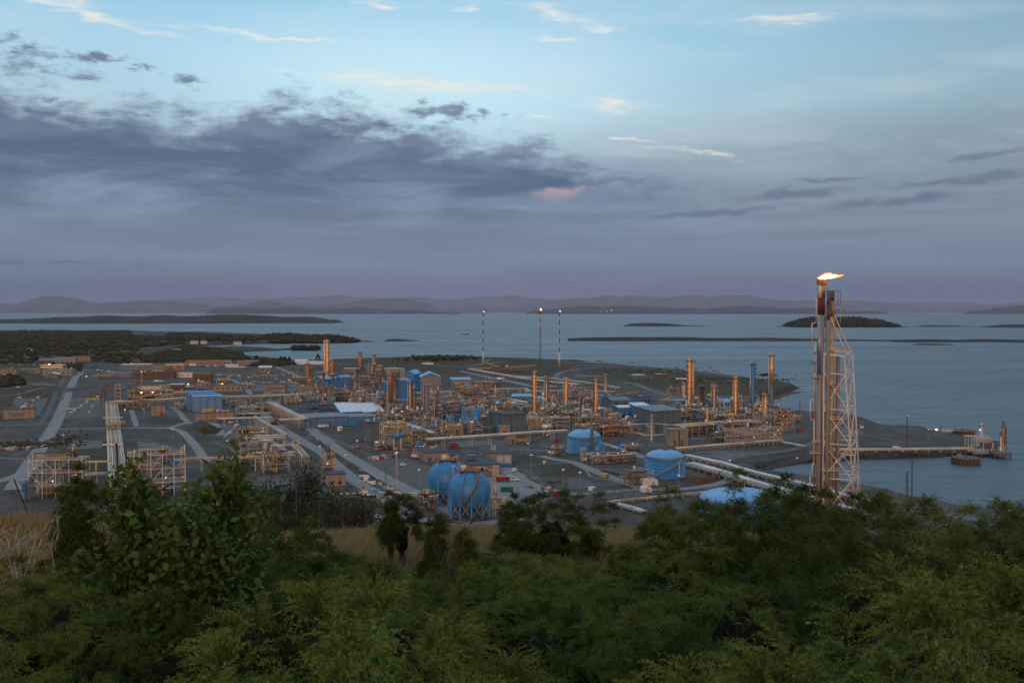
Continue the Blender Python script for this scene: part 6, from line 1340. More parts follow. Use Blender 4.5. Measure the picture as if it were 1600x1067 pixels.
rocks([(1240, 644), (1275, 647), (1340, 654), (1385, 669)], 700, 2.4, .5, 1.4)
rocks([(850, 783), (930, 781), (1000, 777), (1070, 770)], 1600, 3.0, .25, .7)
rocks([(930, 700), (970, 692), (1010, 690)], 700, 4, .3, .8)
rocks([(100, 700), (60, 700), (20, 704)], 400, 3, .4, 1.0)
o = np_mesh('boulders', V, F, mat('bank rock', (.085, .08, .078), .95, var=.5, scale=.6)); tag(o, 'dark boulders piled on the banks of the bay and along the yard edges', 'rocks', kind='stuff')
# blue and silver drums that stand out
def drum(px, yb, yt, w, m_, label, z=0):
    A = G(px-w/2, yb); Y = A.y; L = w*Y/FPX; zc = top_z(px, (yb+yt)/2 if not z else z, Y)-Z0; r = 1.9
    root = empty('horizontal_drum', A, label, 'drum'); mb = MB(); tube_h(mb, (r*.5, 0, zc), (L-r*.5, L*.2, zc), r, 18); mb.build('shell', M[m_], root, True)
    MB().lathe(L/2, L*.1, [(.5, zc+r*.8), (.5, zc+r+1.2), (.8, zc+r+1.2), (.8, zc+r+1.5)], 10).build('manhole', M['steel'], root)
    for s in (.2, .8):
        MB().box(L*s, L*.2*s, 0, .8, 2.6, zc-r*.6).build('saddle', M['steel'], root)
drum(621, 703, 670, 18, 'blue', 'glossy blue horizontal drum high in the left process block', z=681)
drum(854, 680, 660, 16, 'silver', 'shiny silver horizontal drum behind the pipe bridge', z=667)
drum(782, 597, 590, 14, 'silver', 'small silver drum in the far valve field', z=592)

# red gantry at left
def gantry(pxl, pxr, yb, yt, m_, label, name='gantry', beamh=3.5, lad=True):
    A = G(pxl, yb); L = (pxr-pxl)*A.y/FPX; H = top_z(pxl, yt, A.y)-Z0; root = empty(name, A, label, 'gantry crane', rz=R(8))
    for x in (0, L):
        mb = MB()
        for s in (-2.2, 2.2): mb.bar((x+s, -3, 0), (x+s*.3, 0, H-1), .35); mb.bar((x+s, 3, 0), (x+s*.3, 0, H-1), .35)
        for z in (.35, .65): mb.bar((x-2.2*(1-z*.7), 0, H*z), (x+2.2*(1-z*.7), 0, H*z), .2)
        mb.build('leg', M[m_], root)
    MB().box(L/2, 0, H-beamh, L+3, 2.4, beamh*.55).build('beam', M['steeldark' if m_ == 'rust' else m_], root)
    MB().box(L*.3, 0, H-beamh*.45, 3, 2.6, 2).build('trolley', M[m_], root)
gantry(161, 182, 630, 601, 'rust', 'red-brown gantry with a dark drum beam beside the wide left rack')
gantry(1044, 1060, 627, 605, 'orange', 'slim orange portal gantry on the far yard', beamh=1.6)
PM(184, 632, 600, 8, 'pink lattice tower beside the red-brown gantry', 6, 'pink', ('rust',), seed=91, nves=0, npipe=2, lamps=0, floors=5, name='lattice_tower', cat='tower')

# ================================================================== white tents, vehicles, containers, small things
def tent(px, py, L, W_, H, label):
    root = empty('white_tent', G(px, py), label, 'tent', rz=R(12)); mb = MB(); n = 10; vs = []
    for y in (-W_/2, W_/2):
        for i in range(n+1):
            a = math.pi*i/n; vs.append((-math.cos(a)*L/2, y, H*(.55+.45*math.sin(a)) if 0 < i < n else 0))
    fs = [(i, i+1, n+2+i, n+1+i) for i in range(n)]+[tuple(range(n, -1, -1)), tuple(range(n+1, 2*n+2))]
    mb.add(vs, fs).build('cover', M['white'], root)
    MB().box(L*.1, -W_/2-.04, 0, 1.6, .08, H*.6).build('door', M['steel'], root)
tent(1017, 757, 7, 4.5, 3.8, 'wide white tent beside the nearest blue tank')
tent(1008, 757, 5, 4, 3.8, 'narrow white tent at the left end of the tent row')
tent(1009, 768, 5.5, 4, 3.2, 'separate white tent in front of the tent row')
car(630, 727.5, 8, 'white', 'white estate car parked alone on the gravel yard')
car(649, 714.5, 4, 'white', 'white van near the ribbed workshop', 5, 2, 2, van=True)
car(804.5, 736.5, 60, 'white', 'white van parked apart by the roller doors', 5, 2, 2, van=True)
car(805, 751, -8, 'white', 'white pickup nearest on the apron', 5, 1.9, 1.8, pick=True)
car(798, 746.5, 12, 'white', 'white car tucked behind the red fire engine', 4.5)
def fire_engine(px, py, ang, label):
    root = empty('fire_engine', G(px, py), label, 'fire engine', rz=R(ang))
    MB().box(-1, 0, .6, 5.6, 2.4, 2.2).build('body', M['red'], root); MB().box(2.9, 0, .6, 2.0, 2.4, 2.0).build('cab', M['red'], root); MB().box(3.2, 0, 1.6, 1.5, 2.46, .8).build('window', M['glass'], root)
    MB().box(-.6, 0, 2.85, 5, .8, .3).build('roof_ladder', M['silver'], root)
    for x in (-2.6, -1.4, 2.8):
        for s in (-1, 1): MB().bar((x, s*1.0, .5), (x, s*1.22, .5), .5, n=12).build('wheel', M['black'], root, True)
fire_engine(785, 752, 6, 'red fire engine parked by the long grey warehouse')
fire_engine(873, 752+23, 20, 'red truck half hidden behind the middle junipers')
container(710, 698, 10, 6, 2.5, 2.6, 'red', 'dark red container under the elevated pipe bridge')
container(559, 703, 30, 4, 2.4, 2.2, 'red', 'small dark red container left of the braced legs')
container(641, 707, 10, 2.5, 2.4, 2.2, 'red', 'tiny dark red box at the foot of the braced legs')
container(872, 691, 10, 5, 2.5, 2.6, 'red', 'dark red skip left of the first blue tank')
container(792, 767.5, 6, 6.5, 2.5, 2.5, 'green', 'green container right of the front sphere')
container(1250.5, 674, 5, 4.5, 2.5, 2.4, 'red', 'bright red container at the right end of the plant')
container(1117, 682, 5, 9, 3, 2.8, 'tealwall', 'blue-grey cabin under the broad yellow-cream rack')
container(531, 673, 5, 4, 3.4, 3.2, 'white', 'white round-cornered tank box before the bright blue workshop')
container(505, 667, 8, 9, 2, 1.8, 'white', 'row of white bins along the banded workshop wall')
container(543, 672, 5, 6, 2.5, 1.8, 'green', 'dark green skip at the foot of the brighter blue workshop')
container(815, 690, 8, 7, 3, 1.6, 'yellow', 'yellow flatbed load under the elevated pipe bridge')
container(824, 691, 8, 4, 3, 1.4, 'orange', 'orange load right of the yellow one')
container(145, 626, 4, 14, 3, 2.0, 'yellow', 'yellow stack of timber right of the straight road')
container(146, 637, 4, 4, 3, 3, 'blueroof', 'pale blue crate in the storage yard left of the wide rack')
container(945, 746, 20, 4, 2.6, 2.2, 'ochre', 'pale yellow pump trailer on the bend of the path')
container(695, 685, 10, 5, 3, 3, 'bluewall', 'dark blue box beside the yellow pipe cluster')
container(705, 683, 10, 1.6, 1.6, 2, 'white', 'small white box right of the dark blue one')
container(924, 766.5, 5, 3.2, 2, 2, 'white', 'white box on the verge of the perimeter road')
container(851, 724.5, 5, 2, 2, 1.6, 'white', 'small white hut beside the footpath')
container(836, 750, 12, 4, 2.4, 1.6, 'concrete', 'grey concrete block pile near the apron edge')
container(400, 701-20, 5, 3, 2, 2, 'blueroof', 'blue bin among the upper modules')
for i, (x, y, c_, lab) in enumerate([(28, 606, 'white', 'white car in the far left lay-down yard'), (38, 611, 'red', 'red car in the far left lay-down yard'), (48, 609, 'white', 'white van row end in the far left yard'), (30, 622, 'white', 'pale pickup on the left verge'), (108, 640, 'white', 'white car beside the long straight road'), (296, 588, 'red', 'red car near the hip roofed store'), (284, 586, 'white', 'white car near the long brown store'), (53, 571, 'white', 'white car in front of the grey office block'), (30, 571, 'white', 'white car, left one before the office block'),
        (325, 573, 'white', 'white van before the very long beige store'), (337, 573, 'white', 'white minibus right of the van before the long store'), (1000, 596, 'white', 'white truck cab on the far gravel yard'), (361, 661, 'white', 'white pickup at the end of the long beige building'), (358, 690, 'white', 'white car behind the top of the sapling'), (1401, 700, 'white', 'white boat trailer on the quay'), (780, 604, 'white', 'white car behind the brown windowless block')]):
    car(x, y, (i*37) % 50-20, c_, lab, 5.5 if 'van' in lab or 'truck' in lab or 'trailer' in lab else 4.6, 2, 2 if 'van' in lab else 1.6, van='van' in lab or 'truck' in lab)
def crane_truck(px, py, label):
    root = empty('crane_truck', G(px, py), label, 'crane truck', rz=R(14))
    MB().box(0, 0, .7, 8.5, 2.5, .7).build('chassis', M['white'], root); MB().box(1.6, 0, 1.4, 3.2, 2.3, 2.4).build('body', M['blueroof'], root); MB().box(3.6, -.1, 1.4, 1.4, 2.3, 1.9).build('cab', M['blue'], root); MB().box(4.1, -.1, 2.2, .5, 2.2, .8).build('window', M['glass'], root)
    MB().bar((1, 0, 3.6), (-6, 0, 4.8), .35).bar((-2, 0, 1.6), (-5.5, 1, 3.2), .2).build('boom', M['orange'], root)
    MB().box(-2.2, 0, 1.4, 3.6, 2.3, 1.4).build('counterweight', M['white'], root)
    for x in (-3.2, -1.6, 1.4, 3.2):
        for s in (-1, 1): MB().bar((x, s*1.0, .55), (x, s*1.28, .55), .55, n=12).build('wheel', M['black'], root, True)
crane_truck(576, 775, 'blue and white mobile crane with a folded orange boom on the open yard')
# stacks of stored goods
def pallet_row(pts, n, label, cols, seed):
    rr = random.Random(seed); A = G(*pts[0]); Bq = G(*pts[1]); root = empty('stored_goods', A, label, 'stored goods')
    for i in range(n):
        p = A.lerp(Bq, rr.random())-A; MB().box(p.x, p.y+rr.uniform(-5, 5), 0, rr.uniform(1.2, 4), rr.uniform(1, 2.5), rr.uniform(.5, 1.9), rr.uniform(-.3, .6)).build('pallet', M[rr.choice(cols)], root)
pallet_row([(572, 718), (620, 714)], 38, 'long heap of stored parts and pallets on the gravel yard', ['cream', 'tealwall', 'rust', 'steeldark', 'steel', 'beige'], 1)
pallet_row([(1024, 596), (1052, 594)], 22, 'rusty scrap and pallets on the far gravel yard', ['rust', 'steeldark', 'steel', 'white'], 2)
pallet_row([(26, 640), (80, 612)], 40, 'scattered stored pipes in the far left lay-down yard', ['steel', 'rust', 'white', 'steeldark', 'concrete'], 3)
pallet_row([(112, 645), (160, 615)], 40, 'stored pipe lengths and crates right of the straight road', ['steel', 'steeldark', 'white', 'tealwall', 'concrete'], 4)
pallet_row([(300, 583), (420, 592)], 60, 'cars and crates strewn between the far stores', ['white', 'steel', 'steeldark', 'red', 'blue', 'concrete', 'beige'], 5)
pallet_row([(380, 597), (470, 600)], 50, 'old yard of crates and pipe offcuts beyond the long rack', ['steel', 'steeldark', 'concrete', 'rust', 'cream'], 6)
pallet_row([(990, 592), (1030, 590)], 20, 'dark containers and bins beside the site cabins', ['steeldark', 'steel', 'bluewall', 'concrete'], 7)
pallet_row([(420, 590), (470, 580)], 30, 'boats and trailers stored by the inlet road', ['white', 'ochre', 'steeldark', 'concrete'], 8)
pallet_row([(150, 578), (186, 582)], 16, 'trucks and bins by the silver-grey shed', ['steel', 'steeldark', 'white'], 9)
pallet_row([(560, 745), (640, 778)], 14, 'few scattered blocks along the verge between the diagonal roads', ['concrete', 'white', 'steel'], 10)
pallet_row([(822, 760), (900, 775)], 20, 'rubble and small boxes along the perimeter road', ['steeldark', 'concrete', 'white', 'rust'], 11)
for k_, (P_, w_, m_) in enumerate([([(20, 712), (48, 700), (72, 672), (90, 640), (104, 605)], 3, 'gravel'), ([(0, 676), (40, 674), (74, 670)], 3, 'gravel'), ([(62, 664), (76, 640), (92, 606), (100, 590)], 4, 'gravel'), ([(105, 656), (160, 654)], 3, 'asphaltdark'), ([(100, 625), (165, 622)], 3, 'asphaltdark'), ([(0, 645), (20, 642), (50, 660)], 3, 'gravel'),
    ([(200, 684), (240, 690), (268, 706)], 3, 'gravel'), ([(205, 700), (262, 716)], 2.5, 'asphaltdark'), ([(300, 580), (360, 584), (420, 582)], 5, 'asphaltdark'), ([(150, 596), (200, 594), (260, 596)], 5, 'asphaltdark'), ([(330, 690), (360, 700), (372, 712)], 4, 'gravel'), ([(500, 676), (530, 690), (580, 712)], 3, 'asphaltdark'), ([(600, 705), (660, 708), (710, 704)], 4, 'asphaltdark'),
    ([(1100, 712), (1150, 702), (1220, 700)], 3, 'gravel'), ([(1310, 690), (1350, 680), (1400, 690)], 4, 'gravel'), ([(960, 584), (1050, 590), (1150, 600)], 5, 'gravel'), ([(640, 585), (700, 588), (760, 596)], 4, 'gravel')]):
    strip('track', P_, w_, m_, .04+.003*k_)
pallet_row([(0, 704), (60, 700)], 24, 'low dark heaps and blocks left of the straight road', ['steeldark', 'concrete', 'steel', 'brown'], 12)
pallet_row([(350, 684), (372, 664)], 20, 'vehicles and crates at the end of the long beige building', ['white', 'steel', 'blueroof', 'red', 'steeldark'], 13)
pallet_row([(600, 700), (660, 704)], 30, 'loose gear strewn under the left process block', ['steel', 'steeldark', 'rust', 'beige', 'violet'], 14)
pallet_row([(1290, 662), (1345, 668)], 16, 'dark machinery along the coast behind the flare tower', ['steeldark', 'rust', 'steel'], 15)
pallet_row([(830, 605), (960, 600)], 24, 'crates dotted over the far moor yard', ['steel', 'rust', 'white', 'steeldark'], 16)
def haz(px, py, pts, r, m_, label, name='ground_pipe'):
    A = G(px, py); root = empty(name, A, label, 'pipe'); MB().path([G(x, y)-A+Vector((0, 0, .5)) for x, y in pts], r, 6).build('pipe', M[m_], root, True)
    for x, y in pts[1:]: q = G(x, y)-A; MB().box(q.x, q.y, -.1, .6, 1, .5).build('support', M['concrete'], root)
haz(561, 735, [(561, 735), (570, 736), (582, 743), (592, 750)], .3, 'pink', 'thin pinkish pipe between the diagonal roads, upper part')
haz(482, 679, [(482, 679), (493, 683), (497, 689)], .3, 'pink', 'thin reddish pipe on the verge near the portal')
haz(560, 771, [(520, 773), (560, 772), (620, 771), (668, 773)], .35, 'cream', 'low cream pipe behind the crane truck')
haz(1030, 765, [(1030, 765), (1062, 760)], .25, 'yellow', 'short yellow ground pipe in front of the nearest blue tank')

# ================================================================== jetty
def jetty():
    root = empty('jetty_head', G(1525, 704, 0), 'dark jetty head with loading platform at the end of the stone quay', 'jetty'); o = G(1525, 704, 0)
    def P(px, py, z): q = G(px, py, z)-o; return q
    for (x0, x1, yy, dp, m_) in ((1522, 1560, 706, 16, 'concrete'), (1556, 1580, 709, 14, 'steeldark'), (1500, 1560, 697, 10, 'concrete')):
        a, b_ = P(x0, yy, 3.5), P(x1, yy, 3.5); L = b_.x-a.x; MB().box(a.x+L/2, a.y+dp/2, 2.2, L, dp, 1.6).build('deck', M[m_], root)
        mb = MB(); n = max(3, int(L/5))
        for i in range(n+1):
            for y in (1, dp-1): mb.bar((a.x+L*i/n, a.y+y, -5), (a.x+L*i/n, a.y+y, 2.3), .55, n=8)
        mb.build('piles', M['steeldark'], root)
    a = P(1508, 699, 4); mb = MB()
    for i in range(9): mb.bar((a.x+i*2.1, a.y, 3.5), (a.x+i*2.1, a.y, 12), .22)
    mb.bar((a.x, a.y, 12), (a.x+17, a.y, 12), .3); mb.bar((a.x, a.y+4, 12), (a.x+17, a.y+4, 12), .3); mb.build('pipe_portal', M['steel'], root)
    for (px, py, wd) in ((1535, 692, 12), (1545, 700, 9), (1563, 697, 8)):
        c_ = P(px, py, 4); MB().box(c_.x, c_.y, 3.8, wd, 6, 4).build('deck_house', M['steel' if px < 1540 else 'steeldark'], root)
    mb = MB()
    rr = random.Random(3)
    for i in range(24):
        c_ = P(rr.uniform(1512, 1575), rr.uniform(693, 706), 4); mb.bar((c_.x, c_.y, 3.6), (c_.x+rr.uniform(-3, 3), c_.y, rr.uniform(6, 10)), .2)
    mb.build('rail_work', M['steel'], root)
jetty()
def loading_arm(px, yb, yt, w_, m_, label, white=False):
    b = G(px, yb, 3.8); H = top_z(px, yt, b.y)-3.8; root = empty('loading_arm', b, label, 'loading arm'); r = w_/2*b.y/FPX
    MB().lathe(0, 0, [(r*1.3, 0), (r*1.3, 2), (r*.9, 2.1), (r*.8, H*.75), (r*.5, H*.8)], 12).build('tower', M[m_], root, True)
    MB().bar((-r*1.2, 0, H*.3), (-r*.2, 0, H), r*.3, n=6).bar((r*.9, 0, H*.2), (r*.2, 0, H*.98), r*.3, n=6).build('arm', M['rust' if not white else 'white'], root)
    MB().box(0, 0, H*.78, r*3, r*3, .4).build('platform', M['steeldark'], root)
    if white: MB().box(-r*2, -r, H*.55, .7, .7, .6).build('lamp', M['lampwhite'], root)
loading_arm(1533.5, 686, 660, 4, 'cream', 'pale loading arm with a small lamp on the jetty', True)
loading_arm(1563.5, 706, 674, 3.4, 'cream', 'short pale mast arm left of the rusty loading arms')
loading_arm(1567, 704, 657, 4.2, 'copper', 'tall rusty brown loading arm at the jetty tip')
loading_arm(1571, 702, 662, 3, 'rust', 'thin rusty loading arm right behind the tall one')
def dolphin(px, yb, yt, w_, label, hut):
    b = G(px, yb, 0); r = w_/2*b.y/FPX; H = top_z(px, yt, b.y); root = empty('mooring_dolphin', b, label, 'mooring dolphin')
    MB().lathe(0, 0, [(r*.97, -4), (r*.97, .6), (r, .7), (r, H*.82), (r*1.03, H*.84), (r*1.03, H)], 28).build('caisson', M['brown'], root, True)
    rb = MB()
    for i in range(24): a = 2*math.pi*i/24; rb.bar((r*1.01*math.cos(a), r*1.01*math.sin(a), .2), (r*1.01*math.cos(a), r*1.01*math.sin(a), H*.82), .25)
    rb.build('fender', M['steeldark'], root)
    MB().box(hut*r, 0, H, 2, 2, 2).build('hut', M['beige'], root); MB().lathe(0, 0, [(1, H), (.7, H+.8), (1.1, H+1.2)], 10).build('bollard', M['steeldark'], root)
    return root
dolphin(1509, 724, 714, 41, 'round mooring dolphin in front of the quay, alone in the bay', -.5)
dolphin(1505, 680.5, 672, 33, 'round mooring dolphin behind the quay, beyond the jetty root', .1)
rt = empty('footbridge', G(1475, 673, 0), 'thin footbridge from the shore to the rear mooring dolphin', 'footbridge'); q0 = G(1475, 673, 0)
a, b_ = G(1462, 672, 4)-q0, G(1490, 673, 4)-q0; MB().bar(a, b_, .5).build('deck', M['steel'], rt); MB().bar(a+Vector((0, 0, 1.2)), b_+Vector((0, 0, 1.2)), .1).build('railing', M['steel'], rt)
# little boat
rt = empty('small_boat', G(727, 522.5, .2), 'small pale boat alone on the fjord', 'boat')
MB().add([(-13, -3, 0), (11, -3, 0), (16, 0, 0), (11, 3, 0), (-13, 3, 0), (-14, -4, 3.4), (12, -4, 3.6), (19, 0, 5), (12, 4, 3.6), (-14, 4, 3.4)], [(4, 3, 2, 1, 0), (5, 6, 7, 8, 9), (0, 1, 6, 5), (1, 2, 7, 6), (2, 3, 8, 7), (3, 4, 9, 8), (4, 0, 5, 9)]).build('hull', M['brown'], rt)
MB().box(-3, 0, 3.4, 13, 5, 5).build('cabin', M['white'], rt); MB().box(-3, -2.55, 5.6, 11, .1, 1.2).build('window', M['glass'], rt); MB().bar((0, 0, 8.4), (0, 0, 13), .3).build('mast', M['white'], rt)

# ================================================================== masts and lamp poles
mast(603, 832, 733, 'slim lattice mast with a green lamp head in front of the yard', 2.2, 'tealwall', headm='green', lit=False)
mast(620, 786, 708, 'pale lattice mast at the edge of the gravel yard', 3, 'steel')
mast(708, 800, 729, 'pale lattice mast in front of the two spheres', 3, 'steel', lit=False)
mast(1417, 784, 739, 'dark lattice mast on the near quay edge, thicker of the near pair', 3, 'steeldark', lit=False)
mast(1424.5, 786, 722, 'slender lattice mast right of the thicker one on the near quay', 1.8, 'steeldark', lit=False)
mast(1417, 700, 650, 'dark lattice mast on the far quay', 1.8, 'steeldark')
mast(1249.5, 650, 627, 'dark lattice mast on the coast left of the flare tower', 1.6, 'steeldark', lit=False)
mast(1469.5, 673, 664, 'small mast by the footbridge', 1.6, 'steeldark', lit=False, head=False)
mast(221.5, 602, 581, 'tall mast with a glowing sodium lamp over the far stores', 1.6, 'ochre', lamp='lamporange')
mast(558, 705, 689, 'short mast with a red lamp on the open ground near the blue workshop', 1.2, 'steel', lattice=False)
thin = [(745, 562, 552), (811, 565, 556), (904, 568, 560), (1061, 582, 568), (1092, 587, 572), (1157, 594, 577), (1243, 607, 594), (636, 565, 559), (523, 575, 546), (501, 570, 558), (543, 569, 560), (1006, 573, 564), (408, 600, 582), (384, 583, 576)]
for px, yb, yt in thin:
    mast(px, yb, yt, 'thin dark pole standing against the far shore', .8, 'steeldark', lattice=False, head=False, name='thin_pole', cat='pole')['group'] = 'thin poles along the far shore'
low = [(500, 720), (540, 735), (655, 760), (830, 735), (880, 760), (906, 765), (934, 733), (974, 728), (1140, 744), (1245, 740), (1210, 700), (1330, 695), (1450, 690), (270, 690), (140, 660), (100, 700), (225, 655), (330, 640), (470, 640), (855, 700), (915, 742), (1060, 770), (690, 705), (825, 715), (1290, 660), (1160, 715)]
for px, yb in low:
    o = mast(px, yb, yb-9*(yb-486)/96, 'plain grey street lamp on a thin pole inside the plant', .7, 'steel', lattice=False, head=True, name='street_lamp', cat='street lamp', lit=True, lamp='streetlamp'); o['group'] = 'street lamps in the plant'
for px, yb, yt, lab in [(221, 620, 613.5, 'left sodium flood lamp glowing in the warm lit unit'), (239, 620, 613, 'right sodium flood lamp glowing in the warm lit unit'), (307, 588, 582, 'orange lamp glowing above the hip roofed store'), (347, 606, 600, 'very bright yellow lamp beside the brown-beige store'), (259, 578, 572.5, 'orange lamp on the orange-walled store'), (270, 588, 582, 'orange lamp beside the long brown store'), (294, 606, 600, 'orange lamp over the small lit hut'), (195, 645, 640, 'white flood lamp at the head of the wide left rack'), (433, 603, 600, 'white lamp on the grey windowed block'), (628, 652, 642, 'yellow lamp right of the broad brown-gold column'), (77, 571, 569, 'warm lamp on the administration block'), (1463, 676, 671, 'bright lamp on the jetty root'), (1128, 648, 643, 'white flood lamp among the glittering pipes'), (135, 590, 588, 'white lamp at the end of the straight road'), (465, 625, 617, 'white lamp by the blue furnaces'), (960, 655, 648, 'white lamp in the glittering maze'), (540, 610, 600, 'white lamp under the conveyor tube')]:
    b = G(px, yb); H = top_z(px, yt, b.y)-Z0; s = b.y/FPX*(1.5 if 'bright' in lab and 'orange' not in lab or 'sodium' in lab else .95); root = empty('flood_lamp', b, lab, 'lamp')
    MB().bar((0, 0, -.2), (0, 0, H-s*.6), .15, n=6).build('pole', M['steel'], root)
    MB().lathe(0, 0, [(s*.3, H-s*.6), (s*1.0, H-s*.3), (s*1.1, H+s*.2), (s*.5, H+s*.6)], 10).build('lamp', M['lampwhite' if 'white' in lab else 'lamporange' if 'orange' in lab or 'sodium' in lab else 'lampwarm'], root, True)
# shore lights far over the fjord
for px, py in [(939, 486.5), (956, 486.3), (1096, 486), (594, 488.4), (304, 489.8), (320, 490), (948, 487), (1090, 486.6), (955, 484.5), (1103, 486.3)]:
    Y = 33500; p = AT(px, min(py, 488.3), Y-300); o = MB().lathe(0, 0, [(6, 0), (14, 8), (6, 16)], 8).build('house_light', M['lampwhite'], None, loc=p); tag(o, 'tiny village light on the far side of the fjord', 'light', 'village lights across the fjord')

# ================================================================== vegetation
def folmat(name, c0, c1, trans=.25, rough=.6):
    m = bpy.data.materials.new(name); m.use_nodes = True; t = NT(m.node_tree); t.n.clear()
    a = t.n.new('ShaderNodeAttribute'); a.attribute_name = 'tint'
    oi = t.n.new('ShaderNodeObjectInfo')
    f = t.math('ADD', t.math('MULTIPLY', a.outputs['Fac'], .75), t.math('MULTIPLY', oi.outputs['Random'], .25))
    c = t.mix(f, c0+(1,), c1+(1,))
    d = t.n.new('ShaderNodeBsdfPrincipled'); t.put(d.inputs['Base Color'], c); d.inputs['Roughness'].default_value = rough; d.inputs['Specular IOR Level'].default_value = .06
    tr = t.n.new('ShaderNodeBsdfTranslucent'); t.put(tr.inputs[0], c)
    mx = t.n.new('ShaderNodeMixShader'); mx.inputs[0].default_value = trans; t.l.new(d.outputs[0], mx.inputs[1]); t.l.new(tr.outputs[0], mx.inputs[2])
    o = t.n.new('ShaderNodeOutputMaterial'); t.l.new(mx.outputs[0], o.inputs[0]); return m
M['juniper'] = folmat('juniper needles', (.005, .009, .003), (.205, .270, .056), .06)  # dark end paints shade into shoot bases; light tips are new growth
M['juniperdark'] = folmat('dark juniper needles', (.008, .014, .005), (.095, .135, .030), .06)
M['oak'] = folmat('broad oak leaves', (.022, .045, .014), (.120, .185, .050))
M['sprig'] = folmat('bright rowan leaves', (.07, .16, .04), (.14, .27, .07))
M['birch'] = folmat('grey green birch leaves', (.035, .045, .028), (.080, .092, .055))
M['autumn'] = folmat('yellowing leaves', (.14, .13, .02), (.22, .17, .03))
M['drygrass'] = folmat('dry grass', (.23, .165, .07), (.45, .34, .165), .3, .8)
M['woods'] = folmat('far woodland', (.010, .012, .007), (.060, .052, .024), 0, .9)
M['scrubleaf'] = folmat('scrub', (.030, .030, .014), (.085, .075, .035), 0, .9)

def unit(v): return v/np.maximum(1e-9, np.linalg.norm(v, axis=-1, keepdims=True))
def leaf_quads(P, D, N, ln_, wd):
    """kite shaped leaves: P base, D direction, N side vector"""
    ln_ = np.asarray(ln_)[:, None]; wd = np.asarray(wd)[:, None]
    return np.stack([P, P+D*ln_*.45+N*wd, P+D*ln_, P+D*ln_*.45-N*wd], 1)
def shoot(p0, d0, L, rg, n, leaf, wf, droop, t0, t1):
    s = (np.arange(n)+rg.uniform(0, 1, n))/n; ax = p0+d0*(L*s)[:, None]+np.array([0, 0, -1.0])*(droop*L*s*s)[:, None]
    tg = unit(d0[None]+np.array([0, 0, -2.0])*(droop*s)[:, None]); side = unit(np.cross(tg, rg.normal(0, 1, (n, 3))))
    D = unit(tg*.75+side*.75); N = unit(np.cross(D, rg.normal(0, 1, (n, 3)))); ll = leaf*rg.uniform(.7, 1.25, n)*(1.1-.5*s)
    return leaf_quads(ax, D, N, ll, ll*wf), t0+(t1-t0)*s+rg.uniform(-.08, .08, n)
from mathutils import noise
def make_spray(L, rg, n=44, nside=4, ns=13, leaf=.020, wf=.16):
    """an arching juniper shoot: needles all round the stem and a few short side shoots"""
    droop = rg.uniform(.7, 1.5); d0 = unit(np.array([1, 0, .35+.5*droop])); Q, T = [], []
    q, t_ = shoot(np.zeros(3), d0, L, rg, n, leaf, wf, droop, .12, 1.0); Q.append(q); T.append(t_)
    for k in range(nside):
        f = (k+.8)/(nside+1); p = d0*L*f+np.array([0, 0, -droop*L*f*f]); a = rg.choice([-1, 1])*rg.uniform(.5, 1.0)
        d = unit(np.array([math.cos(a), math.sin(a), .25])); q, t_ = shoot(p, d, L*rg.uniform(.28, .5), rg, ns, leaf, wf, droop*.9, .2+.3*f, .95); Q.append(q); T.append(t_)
    return np.concatenate(Q), np.concatenate(T)
_rg = np.random.default_rng(11)
SPR = {'fine': [make_spray(_rg.uniform(.12, .21), _rg, 54, 3, 16, .0155, .17) for _ in range(10)], 'mid': [make_spray(_rg.uniform(.16, .27), _rg, 14, 3, 5, .045, .17) for _ in range(8)]}
def frames(D, rg):
    X_ = unit(D); Zr = unit(np.array([0, 0, 1.0])[None]+rg.normal(0, .25, D.shape)); Y_ = unit(np.cross(Zr, X_)); Z_ = np.cross(X_, Y_); return np.stack([X_, Y_, Z_], -1)
